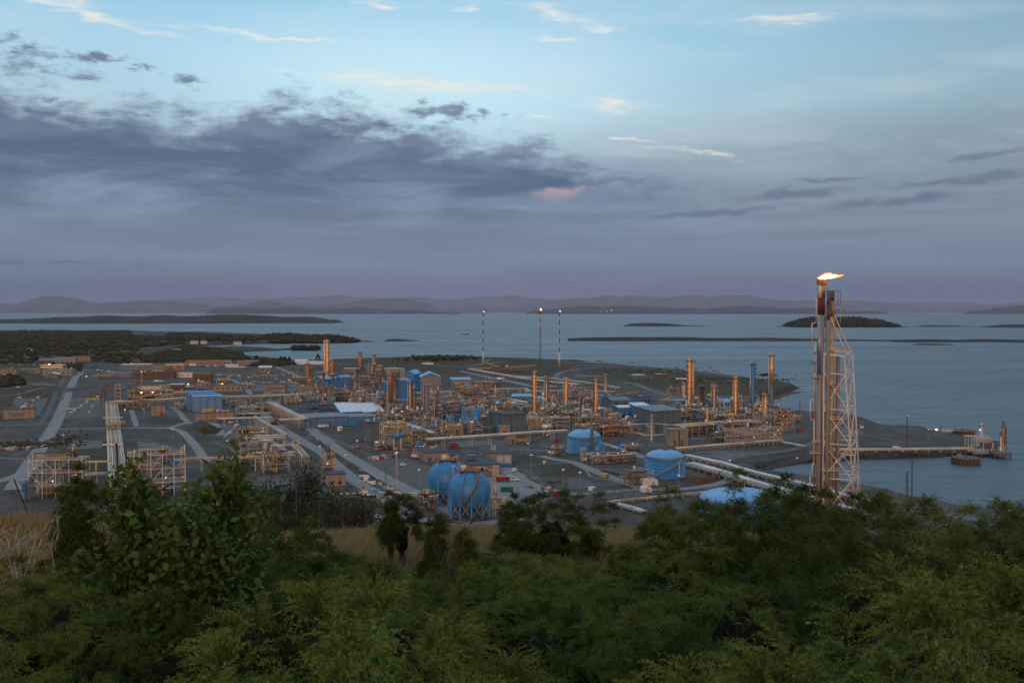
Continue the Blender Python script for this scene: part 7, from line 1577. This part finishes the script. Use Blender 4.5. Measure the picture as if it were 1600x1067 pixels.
def juniper_mesh(name, seed, rad, h, kind, mat_, plume=.42, dens=1.0, shape='round', z0=0.0):
    """juniper foliage at true size: arching plumes set over an uneven crown, each plume carrying feathery sprays"""
    rg = np.random.default_rng(seed); area = 2*np.pi*rad*(rad*.5+h*.62) if shape != 'cone' else 1.6*np.pi*rad*h
    npl = max(10, int(area/(plume*plume*(.86 if kind == 'fine' else .62))*dens)); pts_ = []; P = []; D = []; TT = []
    # a few big lobes make the outline uneven
    nb = 12; bth = rg.uniform(0, 6.28, nb); bz = rg.uniform(0, 1, nb); bs = rg.uniform(-.30, .26, nb)
    tries = 0
    axis_ = int(h/(plume*.5)) if shape == 'cone' else 0
    while (len(pts_) < npl and tries < npl*25) or axis_ > 0:
        tries += 1
        th = rg.uniform(0, 2*np.pi)
        if shape == 'cone': f = rg.uniform(0, 1)**1.25; cr = rad*((1-f)**.65*.95+.05); cz = f
        else:
            cz = rg.uniform(0, 1); f = cz; cr = rad*math.sqrt(max(.0, 1-cz**3.2))
        k = 1+sum(b*math.exp(-((math.cos(th-t_)-1)**2*9+((cz-z_)/.22)**2)) for b, t_, z_ in zip(bs, bth, bz))+rg.normal(0, .05)
        tip = np.array([cr*math.cos(th)*k, cr*math.sin(th)*k, z0+(h-z0)*cz*(1+(k-1)*.6)]); out = np.array([math.cos(th)*(1-cz*.6), math.sin(th)*(1-cz*.6), .35+.75*cz]); out /= np.linalg.norm(out)
        if axis_ > 0:
            fz = .25+.68*axis_/max(1, int(h/(plume*.5))); cz = fz; tip = np.array([rg.normal(0, .05), rg.normal(0, .05), z0+(h-z0)*fz]); out = np.array([.3*math.cos(th), .3*math.sin(th), 1.0]); out /= np.linalg.norm(out); axis_ -= 1
        elif any(np.sum((tip-q_)**2) < (plume*(.80 if kind == 'fine' else .68))**2 for q_ in pts_): continue
        pts_.append(tip)
        if kind == 'fine' and noise.noise(Vector(tip*1.7)+Vector((seed*3.1, 0, 0))) < -.16: continue
        pl = plume*rg.uniform(.7, 1.15); n = int((44 if kind == 'fine' else 44)*(pl/plume)**2)
        c_ = tip+out*rg.uniform(-.42, .12)*pl; u = unit(rg.normal(0, 1, (n, 3))+out*.85+np.array([0, 0, .35])); rc = pl*.34*rg.uniform(.4, 1, (n, 1))
        p = c_+u*rc*np.array([1, 1, .8]); d = unit(u*.85+out*.25+rg.normal(0, .22, (n, 3)))
        P.append(p); D.append(d); TT.append(rg.uniform(-.10, .10, n)+rg.uniform(-.16, .16))
    P = np.concatenate(P); D = np.concatenate(D); TT = np.concatenate(TT); Fm = frames(D, rg); Q = []; T = []; S = SPR[kind]
    ch = rg.integers(0, len(S), len(P)); sc_ = rg.uniform(.75, 1.2, len(P))
    for c in range(len(S)):
        q, t_ = S[c]; ii = np.where(ch == c)[0]
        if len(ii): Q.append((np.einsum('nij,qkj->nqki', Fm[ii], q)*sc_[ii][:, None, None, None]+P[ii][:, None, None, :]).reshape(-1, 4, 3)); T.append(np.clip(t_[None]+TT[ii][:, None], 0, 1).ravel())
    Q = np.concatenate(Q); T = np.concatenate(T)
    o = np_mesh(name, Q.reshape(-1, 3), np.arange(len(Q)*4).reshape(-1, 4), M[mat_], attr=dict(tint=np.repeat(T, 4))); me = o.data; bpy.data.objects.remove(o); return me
def core_mesh(name, rad, h, shape='round', z0=0, kk=.60):  # added near-black lump inside the bush; blocks light and darkens the gaps
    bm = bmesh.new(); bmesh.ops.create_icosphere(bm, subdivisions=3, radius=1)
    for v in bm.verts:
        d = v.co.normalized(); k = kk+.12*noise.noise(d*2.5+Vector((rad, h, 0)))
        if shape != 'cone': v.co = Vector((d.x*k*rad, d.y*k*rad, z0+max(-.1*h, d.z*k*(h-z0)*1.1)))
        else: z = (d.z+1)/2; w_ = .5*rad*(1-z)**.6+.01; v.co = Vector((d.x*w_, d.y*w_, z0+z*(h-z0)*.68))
    me = bpy.data.meshes.new(name); bm.to_mesh(me); bm.free(); me.materials.append(M['coreshade']); return me
M['coreshade'] = mat('near-black shade core', (.010, .011, .006), .95, var=.4, scale=6, spec=.05)  # shade between plumes put into the core's colour
ARC = [('fine', juniper_mesh('needles', 100+i, 1.05, 1.05, 'fine', 'juniper', .42), core_mesh('shade_core', 1.05, 1.05)) for i in range(5)]
ART = [('fine', juniper_mesh('needles', 170+i, 1.0, 2.3, 'fine', ('juniper', 'juniperdark', 'juniperdark')[i], .50, 1), core_mesh('shade_core', 1.0, 2.3)) for i in range(3)]
ARD = [('fine', juniper_mesh('needles', 150+i, 1.05, 1.05, 'fine', 'juniperdark', .42), core_mesh('shade_core', 1.05, 1.05)) for i in range(2)]
def juniper(x, y, z, label, group, fol, core, sc=1.0, rz=0.0, stem=0, h=1, r=1, seed=0, name='juniper_bush'):
    root = empty(name, (x, y, z), label, 'juniper', group); root.rotation_euler = (0, 0, rz)
    for nm, me in (('foliage', fol), ('shade_core', core)):
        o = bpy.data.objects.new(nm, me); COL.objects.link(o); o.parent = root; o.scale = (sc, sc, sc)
    if stem:
        mb = MB(); rr = random.Random(seed)
        for k in range(5): mb.path([(rr.uniform(-.1, .1), rr.uniform(-.1, .1), 0), (rr.uniform(-.25, .25)*r, rr.uniform(-.2, .2)*r, h*.25), (rr.uniform(-.6, .6)*r, rr.uniform(-.5, .5)*r, h*.6)], .03, 6)
        mb.build('trunk', M['bark'], root)
    return root
def at_r(px, r):                           # ground point at a horizontal distance r in the direction of column px
    d = ray(px, 800); k = d.x/d.y; y = r/math.sqrt(1+k*k); return k*y, y
# named shrubs: (px, r, ytop, width_px, shape, dark, label, extra)
def shrub(px, r, ytop, wpx, shape, dark, label, i, base=None, stem=False, lift=0):
    x, y = at_r(px, r); zt = AT(px, ytop, y).z; z = ground_z(x, y)-.1 if base is None else base
    h = (zt-z-.12); rad = max(.25, wpx/2*y/FPX-.12); sh = 'cone' if shape == 'cone' else 'round'
    far = r > 17.5; pl = min(.60 if far else .46, rad*.95)
    if shape == 'column': sh = 'round'
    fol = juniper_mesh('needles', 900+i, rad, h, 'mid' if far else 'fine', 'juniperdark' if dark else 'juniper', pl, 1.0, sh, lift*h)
    juniper(x, y, z, label, None, fol, core_mesh('shade_core', rad, h, sh, lift*h, .34 if lift else .48), 1, 0, stem, h, rad, i)
shrub(152, 23, 742, 150, 'round', 1, 'dark rounded juniper left of the broadleaf sapling', 0)
shrub(118, 22.5, 752, 70, 'round', 1, 'lower dark juniper lobe at the grassy left edge', 1)
shrub(420, 21, 800, 230, 'round', 1, 'broad low juniper right behind the broadleaf sapling', 2)
shrub(480, 20, 815, 90, 'round', 0, 'rounded juniper at the right end of the sapling hedge', 3)
shrub(628, 27, 768, 66, 'round', 1, 'top-heavy juniper with a bare stem left of the blue spheres', 4, stem=True, lift=.42)
shrub(612, 27.4, 776, 44, 'cone', 1, 'pointed side shoot of the bare stemmed juniper', 8, stem=True, lift=.45)
shrub(680, 23, 812, 36, 'column', 1, 'narrow upright juniper just right of the bare stemmed one', 5)
shrub(728, 20, 830, 50, 'round', 1, 'dark pointed juniper in the middle of the grass strip', 6)
shrub(765, 13, 832, 170, 'round', 0, 'rounded juniper below the blue spheres', 7)
shrub(797, 31, 776, 46, 'cone', 1, 'small dark juniper at the left end of the wide central clump', 9)
shrub(862, 30, 764, 140, 'round', 1, 'wide dark juniper clump in the centre behind the dry grass', 10)
shrub(922, 29, 775, 84, 'round', 1, 'right shoulder of the wide central juniper clump', 11)
shrub(826, 29.5, 782, 90, 'round', 1, 'pointed juniper in the wide central clump', 12)
shrub(968, 20, 856, 44, 'round', 1, 'small juniper alone in the dry grass right of centre', 13)
shrub(1045, 24, 757, 130, 'cone', 1, 'first tall pointed juniper at the left end of the right-hand wall', 14)
shrub(1025, 22, 800, 75, 'round', 1, 'dark lobe at the foot of the first tall pointed juniper', 15)
shrub(1100, 22, 776, 120, 'round', 0, 'juniper with a dip in front of the hidden blue tank', 16)
shrub(1152, 23, 745, 120, 'cone', 0, 'highest pointed juniper in front of the hidden blue tank', 17)
shrub(1200, 21, 782, 110, 'round', 1, 'juniper shoulder between the highest one and the flare tower', 18)
shrub(1240, 22, 757, 140, 'round', 1, 'wide dark juniper at the foot of the flare tower, left side', 19)
shrub(1290, 21, 770, 130, 'round', 1, 'dark juniper hiding the feet of the flare tower', 20)
shrub(1335, 22, 782, 90, 'cone', 1, 'pointed juniper under the right legs of the flare tower', 21)
shrub(1385, 20, 778, 90, 'cone', 0, 'separate pointed juniper right of the flare tower', 22)
shrub(1445, 19, 790, 150, 'round', 0, 'juniper crown at the start of the right skyline slope', 23)
shrub(1525, 19, 788, 150, 'round', 0, 'juniper crown halfway along the right skyline slope', 24)
shrub(1600, 20, 794, 150, 'round', 1, 'juniper crown cut by the right edge of view', 25)
shrub(1125, 10, 888, 300, 'round', 0, 'broad light green mound right of centre with drooping sprays', 31)
shrub(1340, 16, 835, 190, 'round', 1, 'very dark hollow juniper below the flare tower', 26)
shrub(1450, 14, 868, 170, 'round', 0, 'big mid-green juniper below the right skyline slope', 27)
shrub(1180, 15, 880, 180, 'round', 1, 'dark juniper in the shaded gap right of centre', 28)
# the thicket that fills the foreground
ytop = [(-200, 868), (0, 866), (60, 868), (130, 886), (200, 876), (300, 866), (400, 864), (500, 850), (545, 862), (600, 884), (640, 892), (690, 884), (760, 862), (850, 862), (900, 868), (940, 885), (985, 870), (1030, 815), (1080, 798), (1200, 790), (1300, 790), (1400, 796), (1500, 798), (1600, 804), (1800, 806)]
tx = [a for a, b in ytop]; ty = [b for a, b in ytop]
n = 0; rr = random.Random(14); r = 3.9
LB = {0: 'one of the merged junipers of the left foreground thicket', 1: 'one of the merged junipers of the central foreground thicket', 2: 'one of the merged junipers of the right foreground thicket'}
while r < 25:
    step = 1.45+.03*r; a = -36
    while a < 36:
        aj = a+rr.uniform(-.32, .32)*math.degrees(step/r); rj = r+rr.uniform(-.35, .35)*step
        x, y = rj*math.sin(R(aj)), rj*math.cos(R(aj)); px = 800+FPX*x/y*1.02
        if -300 < px < 1900:
            k = 0 if px < 530 else 1 if px < 1060 else 2
            z = ground_z(x, y); Yt = np.interp(px, tx, ty)-4+rr.uniform(0, 30 if r < 14 else 12); zmax = AT(px, Yt, y).z
            want = rr.choice([rr.uniform(.5, .9), rr.uniform(1.2, 1.8)])+.01*r
            if k == 2 and r > 9: want = rr.uniform(1.6, 3.3)
            if k < 2 and r > 13: want += .5
            top = min(z+want, zmax-.1); sc = step/1.32*rr.uniform(.75, 1.15)
            if top-z > .35 and not (rr.random() < .13 and r < 13):
                dk = (k == 2 and r > 10 and rr.random() < (.8 if 1190 < px < 1420 else .35)) or rr.random() < .1
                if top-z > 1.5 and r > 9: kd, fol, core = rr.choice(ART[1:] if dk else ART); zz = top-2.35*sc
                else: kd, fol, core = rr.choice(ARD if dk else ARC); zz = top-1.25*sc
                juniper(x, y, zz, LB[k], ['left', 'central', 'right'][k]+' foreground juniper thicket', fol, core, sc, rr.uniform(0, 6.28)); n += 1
        a += math.degrees(step/r)
    r += step*.84
print('thicket bushes', n)

# broadleaf saplings
def leafy(name, cat, x, y, H, spread, label, mat_, nbr=26, leaf=.09, per=80, seed=1, trunk_r=.05, z=None, autumn=None, lean=0, low=.12, cluster=.22):
    z = ground_z(x, y)-.1 if z is None else z; rg = np.random.default_rng(seed); root = empty(name, (x, y, z), label, cat)
    mb = MB(); mb.path([(0, 0, 0), (lean*.3, .05, H*.35), (lean*.7, 0, H*.7), (lean, 0, H*.95)], trunk_r, 7); mb.build('trunk', M['bark'], root, True)
    ends = []; mb = MB()
    for i in range(nbr):
        f = low+(1-low)*(i+.5)/nbr; th = i*2.4+rg.uniform(-.4, .4); ln_ = spread*(math.sin(math.pi*min(1, .25+f*.72))**.7)*rg.uniform(.4, 1.4); up = rg.uniform(.1, 1.0)
        p0 = Vector((lean*f, 0, H*f*.92)); p1 = p0+Vector((math.cos(th)*ln_*.6, math.sin(th)*ln_*.6, ln_*up*.5)); p2 = p0+Vector((math.cos(th)*ln_, math.sin(th)*ln_, ln_*up))
        mb.bar(p0, p1, trunk_r*.45, n=5, a2=trunk_r*.3); mb.bar(p1, p2, trunk_r*.3, n=5, a2=trunk_r*.12); ends += [(p1, .8), (p2, 1.0), ((p1+p2)/2, .9)]
    ends.append((Vector((lean, 0, H)), .8)); mb.build('branches', M['bark'], root, True)
    P = []; 
    for p, s in ends: P.append(np.array(p)+rg.normal(0, cluster*s, (per, 3))*np.array([1, 1, .8]))
    P = np.concatenate(P); N_ = len(P); D = unit(rg.normal(0, 1, (N_, 3))+np.array([0, 0, -.15])); Nn = unit(np.cross(D, rg.normal(0, 1, (N_, 3))))
    ln_ = leaf*rg.uniform(.6, 1.3, N_); Q = leaf_quads(P, D, Nn, ln_, ln_*.30)
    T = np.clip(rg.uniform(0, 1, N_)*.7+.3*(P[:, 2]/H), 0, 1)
    np_mesh('crown', Q.reshape(-1, 3), np.arange(N_*4).reshape(-1, 4), M[mat_], root, attr=dict(tint=np.repeat(T, 4)))
    if autumn is not None:
        P = np.array((lean, 0, H*.98))+rg.normal(0, cluster*.7, (24, 3)); D = unit(rg.normal(0, 1, (24, 3))); Nn = unit(np.cross(D, rg.normal(0, 1, (24, 3)))); Q = leaf_quads(P, D, Nn, leaf*.85*np.ones(24), leaf*.3*np.ones(24))
        np_mesh('yellow_leaves', Q.reshape(-1, 3), np.arange(96).reshape(-1, 4), M['autumn'], root, attr=dict(tint=np.ones(96)*.5))
    return root
def leafy_px(name, cat, px, r, ytop_, wpx, label, mat_, **kw):
    x, y = at_r(px, r); z = kw.pop('z', None); z = ground_z(x, y)-.1 if z is None else z; H = AT(px, ytop_, y).z-z
    return leafy(name, cat, x, y, H*.93, wpx/2*y/FPX*.85, label, mat_, z=z, **kw)
leafy_px('oak_sapling', 'tree', 340, 14, 684, 160, 'taller right stem of the young oak standing over the left junipers', 'oak', nbr=28, leaf=.125, per=26, seed=3, lean=.15, low=.3, cluster=.13)
leafy_px('oak_sapling', 'tree', 250, 13.5, 708, 150, 'left stem of the young oak, a few leaves turning yellow at its top', 'oak', nbr=26, leaf=.125, per=24, seed=5, lean=-.35, low=.35, cluster=.13, autumn=True)
leafy_px('oak_sapling', 'tree', 300, 13, 765, 190, 'low bushy shoots at the base of the young oak', 'oak', nbr=28, leaf=.12, per=30, seed=7, cluster=.16)
for i, (px, r, yt, wd, lab) in enumerate([(425, 62, 742, 100, 'grey-green birch, left one of the hazy row on the slope'), (480, 60, 716, 90, 'grey-green birch with the highest crown in the hazy row'), (452, 58, 762, 110, 'low birch between the two taller ones of the hazy row'), (520, 57, 762, 80, 'grey-green birch right of the highest one'), (556, 55, 778, 70, 'small birch at the right end of the hazy row'), (395, 60, 765, 60, 'small birch right behind the young oak')]):
    leafy_px('birch_tree', 'tree', px, r, yt, wd, lab, 'birch', nbr=30, leaf=.20, per=55, seed=20+i, trunk_r=.08, low=.2, cluster=.5)
for i, (px, r, yt, lab, wd) in enumerate([(592, 6.4, 972, 'bright green rowan sprig poking out of the central thicket', 70), (1300, 7, 985, 'bright green rowan sprig poking out of the right thicket', 80), (1150, 6, 1030, 'pale small leafed sprig at the bottom right of centre', 60), (205, 14, 800, 'pale leafed sprig before the young oak', 70)]):
    x, y = at_r(px, r); zt = AT(px, yt, y).z
    leafy('rowan_sprig', 'plant', x, y, 1.1, wd/2*y/FPX*.8, lab, 'sprig', nbr=7, leaf=.055, per=11, seed=40+i, trunk_r=.008, z=zt-1.1, low=.7, cluster=.05)
# dead branches
M['graywood'] = mat('grey dead wood', (.40, .38, .38), .9, var=.3, scale=9)
def dead(px, r, yb, yt, n_, label, seed, wpx=80, mat_='deadwood', thick=.02):
    x, y = at_r(px, r); zb = AT(px, yb, y).z; zt = AT(px, yt, y).z; root = empty('dead_shrub', (x, y, zb), label, 'dead shrub'); rr = random.Random(seed); H = zt-zb; W_ = wpx*y/FPX
    mb = MB()
    for i in range(n_):
        a = rr.uniform(-.5, .5); h = H*rr.uniform(.5, 1); p0 = Vector((a*W_*.25, rr.uniform(-.1, .1), -.3)); p1 = Vector((a*W_*.6+rr.uniform(-.1, .1)*W_, rr.uniform(-.3, .3), h*.5)); p2 = Vector((a*W_+rr.uniform(-.1, .1)*W_, rr.uniform(-.4, .4), h))
        mb.bar(p0, p1, thick, n=5, a2=thick*.7); mb.bar(p1, p2, thick*.7, n=5, a2=thick*.25)
        for k in range(5):
            q = p0.lerp(p2, rr.uniform(.35, .95)); e = q+Vector((rr.uniform(-1, 1)*W_*.22, rr.uniform(-.2, .2), rr.uniform(.05, .3)*H)); mb.bar(q, e, thick*.4, n=4, a2=thick*.15)
    mb.build('branches', M[mat_], root); return root
dead(30, 16, 868, 812, 9, 'bleached dead branches sticking out of the dry grass at far left', 2, 90, 'graywood', thick=.008)
dead(86, 15.5, 862, 790, 2, 'single tall bleached twig at the left', 6, 16, 'graywood', thick=.006)
dead(700, 15, 905, 800, 5, 'bare dark saplings leaning across the grass strip below the spheres', 3, 60, 'bark', .013)
dead(1510, 7, 1035, 990, 6, 'grey dead twigs in the right foreground thicket', 4, 60, 'graywood', .0018)
dead(1385, 6.5, 1045, 1000, 4, 'thin bare twigs left of the grey dead ones', 5, 60, 'bark', .005)
# dry grass on the crest
rg = np.random.default_rng(8); N_ = 150000
az = rg.uniform(-.62, .62, N_); rd = 15+36*rg.uniform(0, 1, N_)**.8; Xg, Yg = rd*np.sin(az), rd*np.cos(az)
clump = fbm(Xg/1.3, Yg/1.3, 71)+.35*fbm(Xg/6, Yg/6, 73); keep = clump > .47
Xg, Yg, az, rd, clump = Xg[keep], Yg[keep], az[keep], rd[keep], clump[keep]; zg = zland(Xg, Yg); hgt = (.2+.5*(clump-.5))*rg.uniform(.6, 1.4, len(Xg))
wdt = .011+.0006*rd; ang = rg.uniform(0, np.pi, len(Xg)); lean = rg.normal(0, .16, (len(Xg), 2))+np.array([.12, 0])
A_ = np.stack([Xg-np.cos(ang)*wdt, Yg-np.sin(ang)*wdt, zg-.05], 1); B_ = np.stack([Xg+np.cos(ang)*wdt, Yg+np.sin(ang)*wdt, zg-.05], 1); T_ = np.stack([Xg+lean[:, 0], Yg+lean[:, 1], zg+hgt], 1)
V = np.stack([A_, B_, T_], 1).reshape(-1, 3)
gm = np_mesh('dry_grass', V, np.arange(len(V)).reshape(-1, 3), M['drygrass'], attr=dict(tint=np.repeat(rg.uniform(0, 1, len(Xg)), 3))); tag(gm, 'pale straw coloured dry grass on the crest of the hill', 'grass', kind='stuff')
# fence along the crest
fr = empty('chain_link_fence', (0, 0, 0), 'thin chain-link security fence running along the slope behind the dry grass', 'fence')
fp = []
pxs = np.linspace(-120, 1300, 40)
for px in pxs:
    x, y = at_r(px, 49); fp.append(Vector((x, y, ground_z(x, y))))
FH = 2.7
for p in fp: MB().bar(p-Vector((0, 0, .3)), p+Vector((0, 0, FH)), .014, n=6).build('post', M['steeldark'], fr)
wire = MB()
for a, b in zip(fp, fp[1:]):
    for h in (.05, FH*.5, FH): wire.bar(a+Vector((0, 0, h)), b+Vector((0, 0, h)), .006, n=3)
    k = 9
    for i in range(-k, k):
        for s in (0, 1):
            f0, f1 = (i/k, (i+k)/k)
            def pt(f, h): return a.lerp(b, f)+Vector((0, 0, h*FH))
            g0, g1 = max(0, f0), min(1, f1); h0, h1 = (g0-f0)/(f1-f0), (g1-f0)/(f1-f0)
            if s: h0, h1 = 1-h0, 1-h1
            wire.bar(pt(g0, h0), pt(g1, h1), .003, n=3)
wire.build('wire_mesh', M['steeldark'], fr)
x, y = at_r(46, 44); pr = empty('leaning_post', (x, y, ground_z(x, y)), 'black leaning post beside the big white framed module', 'post'); MB().bar((.2, 0, -.2), (-.6, 0, 1.9), .03, n=6).build('pole', M['black'], pr)
x, y = at_r(187, 40); pr = empty('black_pole', (x, y, ground_z(x, y)), 'black thin pole in front of the wide left rack', 'post'); MB().bar((.1, 0, -.2), (-.1, 0, AT(187, 692, y).z-ground_z(x, y)), .04, n=6).build('pole', M['black'], pr)
x, y = at_r(463, 40); pr = empty('grey_pole', (x, y, ground_z(x, y)), 'grey slim pole rising among the hazy birches', 'post'); MB().bar((0, 0, -.2), (0, 0, AT(463, 712, y).z-ground_z(x, y)), .022, n=6).build('pole', M['steeldark'], pr)

# far woodland
def blobs(P, rad, hgt, seed, name, label, spike=False, mat_='woods', parent_kind='stuff'):
    bm = bmesh.new(); bmesh.ops.create_icosphere(bm, subdivisions=2, radius=1); V0 = np.array([v.co[:] for v in bm.verts]); F0 = np.array([[v.index for v in f.verts] for f in bm.faces]); bm.free()
    rg = np.random.default_rng(seed); n_ = len(P); V = V0[None]*(1+rg.normal(0, .16, (n_, len(V0), 1)))
    if spike: w_ = (1-(V0[:, 2]+1)/2)**.8; V = np.stack([V[..., 0]*w_, V[..., 1]*w_, V[..., 2]], -1)
    V = V*np.stack([rad, rad, hgt/2], 1)[:, None, :]+(P+np.stack([0*rad, 0*rad, hgt*.42], 1))[:, None, :]
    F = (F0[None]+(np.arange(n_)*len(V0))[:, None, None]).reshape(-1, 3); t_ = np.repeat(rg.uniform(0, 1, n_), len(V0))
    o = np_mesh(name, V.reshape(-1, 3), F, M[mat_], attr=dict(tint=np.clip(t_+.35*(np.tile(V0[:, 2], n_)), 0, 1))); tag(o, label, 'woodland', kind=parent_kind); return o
def wp(L): return [tuple(G(a, b, 6)[:2]) for a, b in L]
wood_polys = [wp([(-420, 519.5), (0, 520.5), (120, 519.8), (200, 519), (206, 529), (262, 530), (262, 525), (300, 524), (380, 528), (410, 531), (400, 536.5), (345, 538), (283, 541), (250, 544), (215, 546), (222, 557), (200, 567), (150, 566), (128, 558), (60, 560), (55, 568), (-60, 572), (-420, 575)]),
    wp([(290, 546), (345, 548), (375, 553), (390, 561), (340, 562), (225, 566), (222, 560), (262, 552)]), wp([(400, 564), (450, 565), (460, 570), (420, 574), (395, 572)]), wp([(101, 562), (135, 572), (125, 578), (100, 575)]), wp([(0, 585), (25, 586), (40, 600), (0, 604)])]
allP = []
rg = np.random.default_rng(9)
for P_, n_ in zip(wood_polys, (9000, 1500, 240, 80, 60)):
    A_ = np.array(P_); lo, hi = A_.min(0), A_.max(0); q = rg.uniform(lo, hi, (n_*4, 2)); d = sdist(q[:, 0], q[:, 1], P_); c = sdist(q[:, 0], q[:, 1], CW); clump = fbm(q[:, 0]/120., q[:, 1]/120., 55); q = q[(d > 0) & (c > 10) & (clump > .30)][:n_]; allP.append(q)
q = np.concatenate(allP); z = zland(q[:, 0], q[:, 1]); near = q[:, 1] < 2400
rad = rg.uniform(4, 9, len(q))*np.where(near, .8, 1.15); hg = rg.uniform(5, 10, len(q))*np.where(near, .8, 1.1)
blobs(np.stack([q[:, 0], q[:, 1], z-1], 1), rad, hg, 3, 'woodland', 'dark mixed woodland covering the land beyond the village at left')
# woods on the peninsula and islands
def on(o, n_, rad_, h_, seed, name, label, zmin=4, spike=False, ymax=.75):
    me = o.data; V = np.empty(len(me.vertices)*3, np.float32); me.vertices.foreach_get('co', V); V = V.reshape(-1, 3); V = V[V[:, 2] > zmin]; rg = np.random.default_rng(seed); i = rg.integers(0, len(V), n_); P_ = V[i]+np.concatenate([rg.normal(0, 9, (n_, 2)), np.zeros((n_, 1))], 1)
    P_[:, 2] -= 3
    return blobs(P_.astype(float), rg.uniform(.6, 1.2, n_)*rad_, rg.uniform(.6, 1.3, n_)*h_, seed, name, label, spike)
on(isl, 2600, 9, 17, 4, 'island_wood', 'dense dark spruce wood covering the steep island behind the flare tower', 6, True)
pen = [o for o in bpy.data.objects if o.name.startswith('peninsula')][0]
on(pen, 1500, 8, 9, 5, 'peninsula_wood', 'dark low wood on the two-humped peninsula', 4)
ist = [o for o in bpy.data.objects if o.name.startswith('islet')]
g = G(475, 546.5, 2); rg = np.random.default_rng(12)
blobs(np.stack([g.x+rg.uniform(-34, 34, 60), g.y+rg.uniform(5, 40, 60), np.full(60, 2.0)], 1), rg.uniform(4, 7, 60), rg.uniform(7, 13, 60), 6, 'islet_wood', 'tuft of dark trees on the small flat islet of the inlet')
g = G(690, 566); k = 500
blobs(np.stack([g.x+rg.normal(0, 26, k), g.y+rg.normal(0, 22, k), 4+7*np.ones(k)], 1), rg.uniform(2, 5, k), rg.uniform(3, 6, k), 7, 'mound_scrub', 'dark scrub over the low mound by the shore')
sc_ = []
for (px, py, sx, sy, n_) in [(328, 672, 7, 4, 160), (446, 570, 10, 1.2, 20), (484, 578, 22, 2, 40), (65, 606, 10, 3, 40), (115, 568, 10, 2, 30), (20, 598, 20, 3, 60), (1000, 580, 60, 4, 300), (1130, 597, 60, 5, 300), (600, 570, 30, 2, 50), (110, 688, 12, 6, 60), (40, 694, 26, 3, 200), (145, 575, 14, 1.5, 30), (868, 755, 6, 3, 6), (580, 790, 16, 8, 20), (700, 815, 30, 5, 30)]:
    for _ in range(n_): p = G(px+rg.normal(0, sx), py+rg.normal(0, sy)*.8); sc_.append((p.x, p.y, ground_z(p.x, p.y)-.3))
sc_ = np.array(sc_); blobs(sc_, rg.uniform(.6, 2.0, len(sc_)), rg.uniform(.5, 1.8, len(sc_)), 8, 'scrub', 'low dark scrub dotted over verges and moor of the plant', mat_='scrubleaf')
for i, (px, py) in enumerate([(439, 568), (445, 568.5), (452, 569), (401, 566), (120, 562.5), (84, 578), (497, 564)]):
    p = G(px, py); t_ = empty('conifer_tree', p, ['dark conifer, left of three at the inlet shore', 'dark conifer, middle of three at the inlet shore', 'dark conifer, right of three at the inlet shore', 'lone dark tree behind the white workshop', 'dark tree between the village hall and the beige house', 'tree behind the small gabled hut', 'dark tree by the long white boathouse'][i], 'tree')
    MB().bar((0, 0, -.3), (0, 0, 4), .35, n=6).build('trunk', M['bark'], t_)
    rg2 = np.random.default_rng(i); n_ = 420; zz = rg2.uniform(0, 1, n_)**.8; th = rg2.uniform(0, 6.283, n_); rr_ = 5.2*(1-zz)**.8*rg2.uniform(.5, 1.1, n_)+.3; P_ = np.stack([rr_*np.cos(th), rr_*np.sin(th), 2+zz*11], 1); D_ = unit(np.stack([np.cos(th), np.sin(th), -.3+0*th], 1)+rg2.normal(0, .4, (n_, 3))); Nn = unit(np.cross(D_, rg2.normal(0, 1, (n_, 3))))
    Q = leaf_quads(P_, D_, Nn, 1.8*np.ones(n_), .55*np.ones(n_)); np_mesh('crown', Q.reshape(-1, 3), np.arange(n_*4).reshape(-1, 4), M['woods'], t_, attr=dict(tint=np.repeat(rg2.uniform(0, 1, n_), 4)))
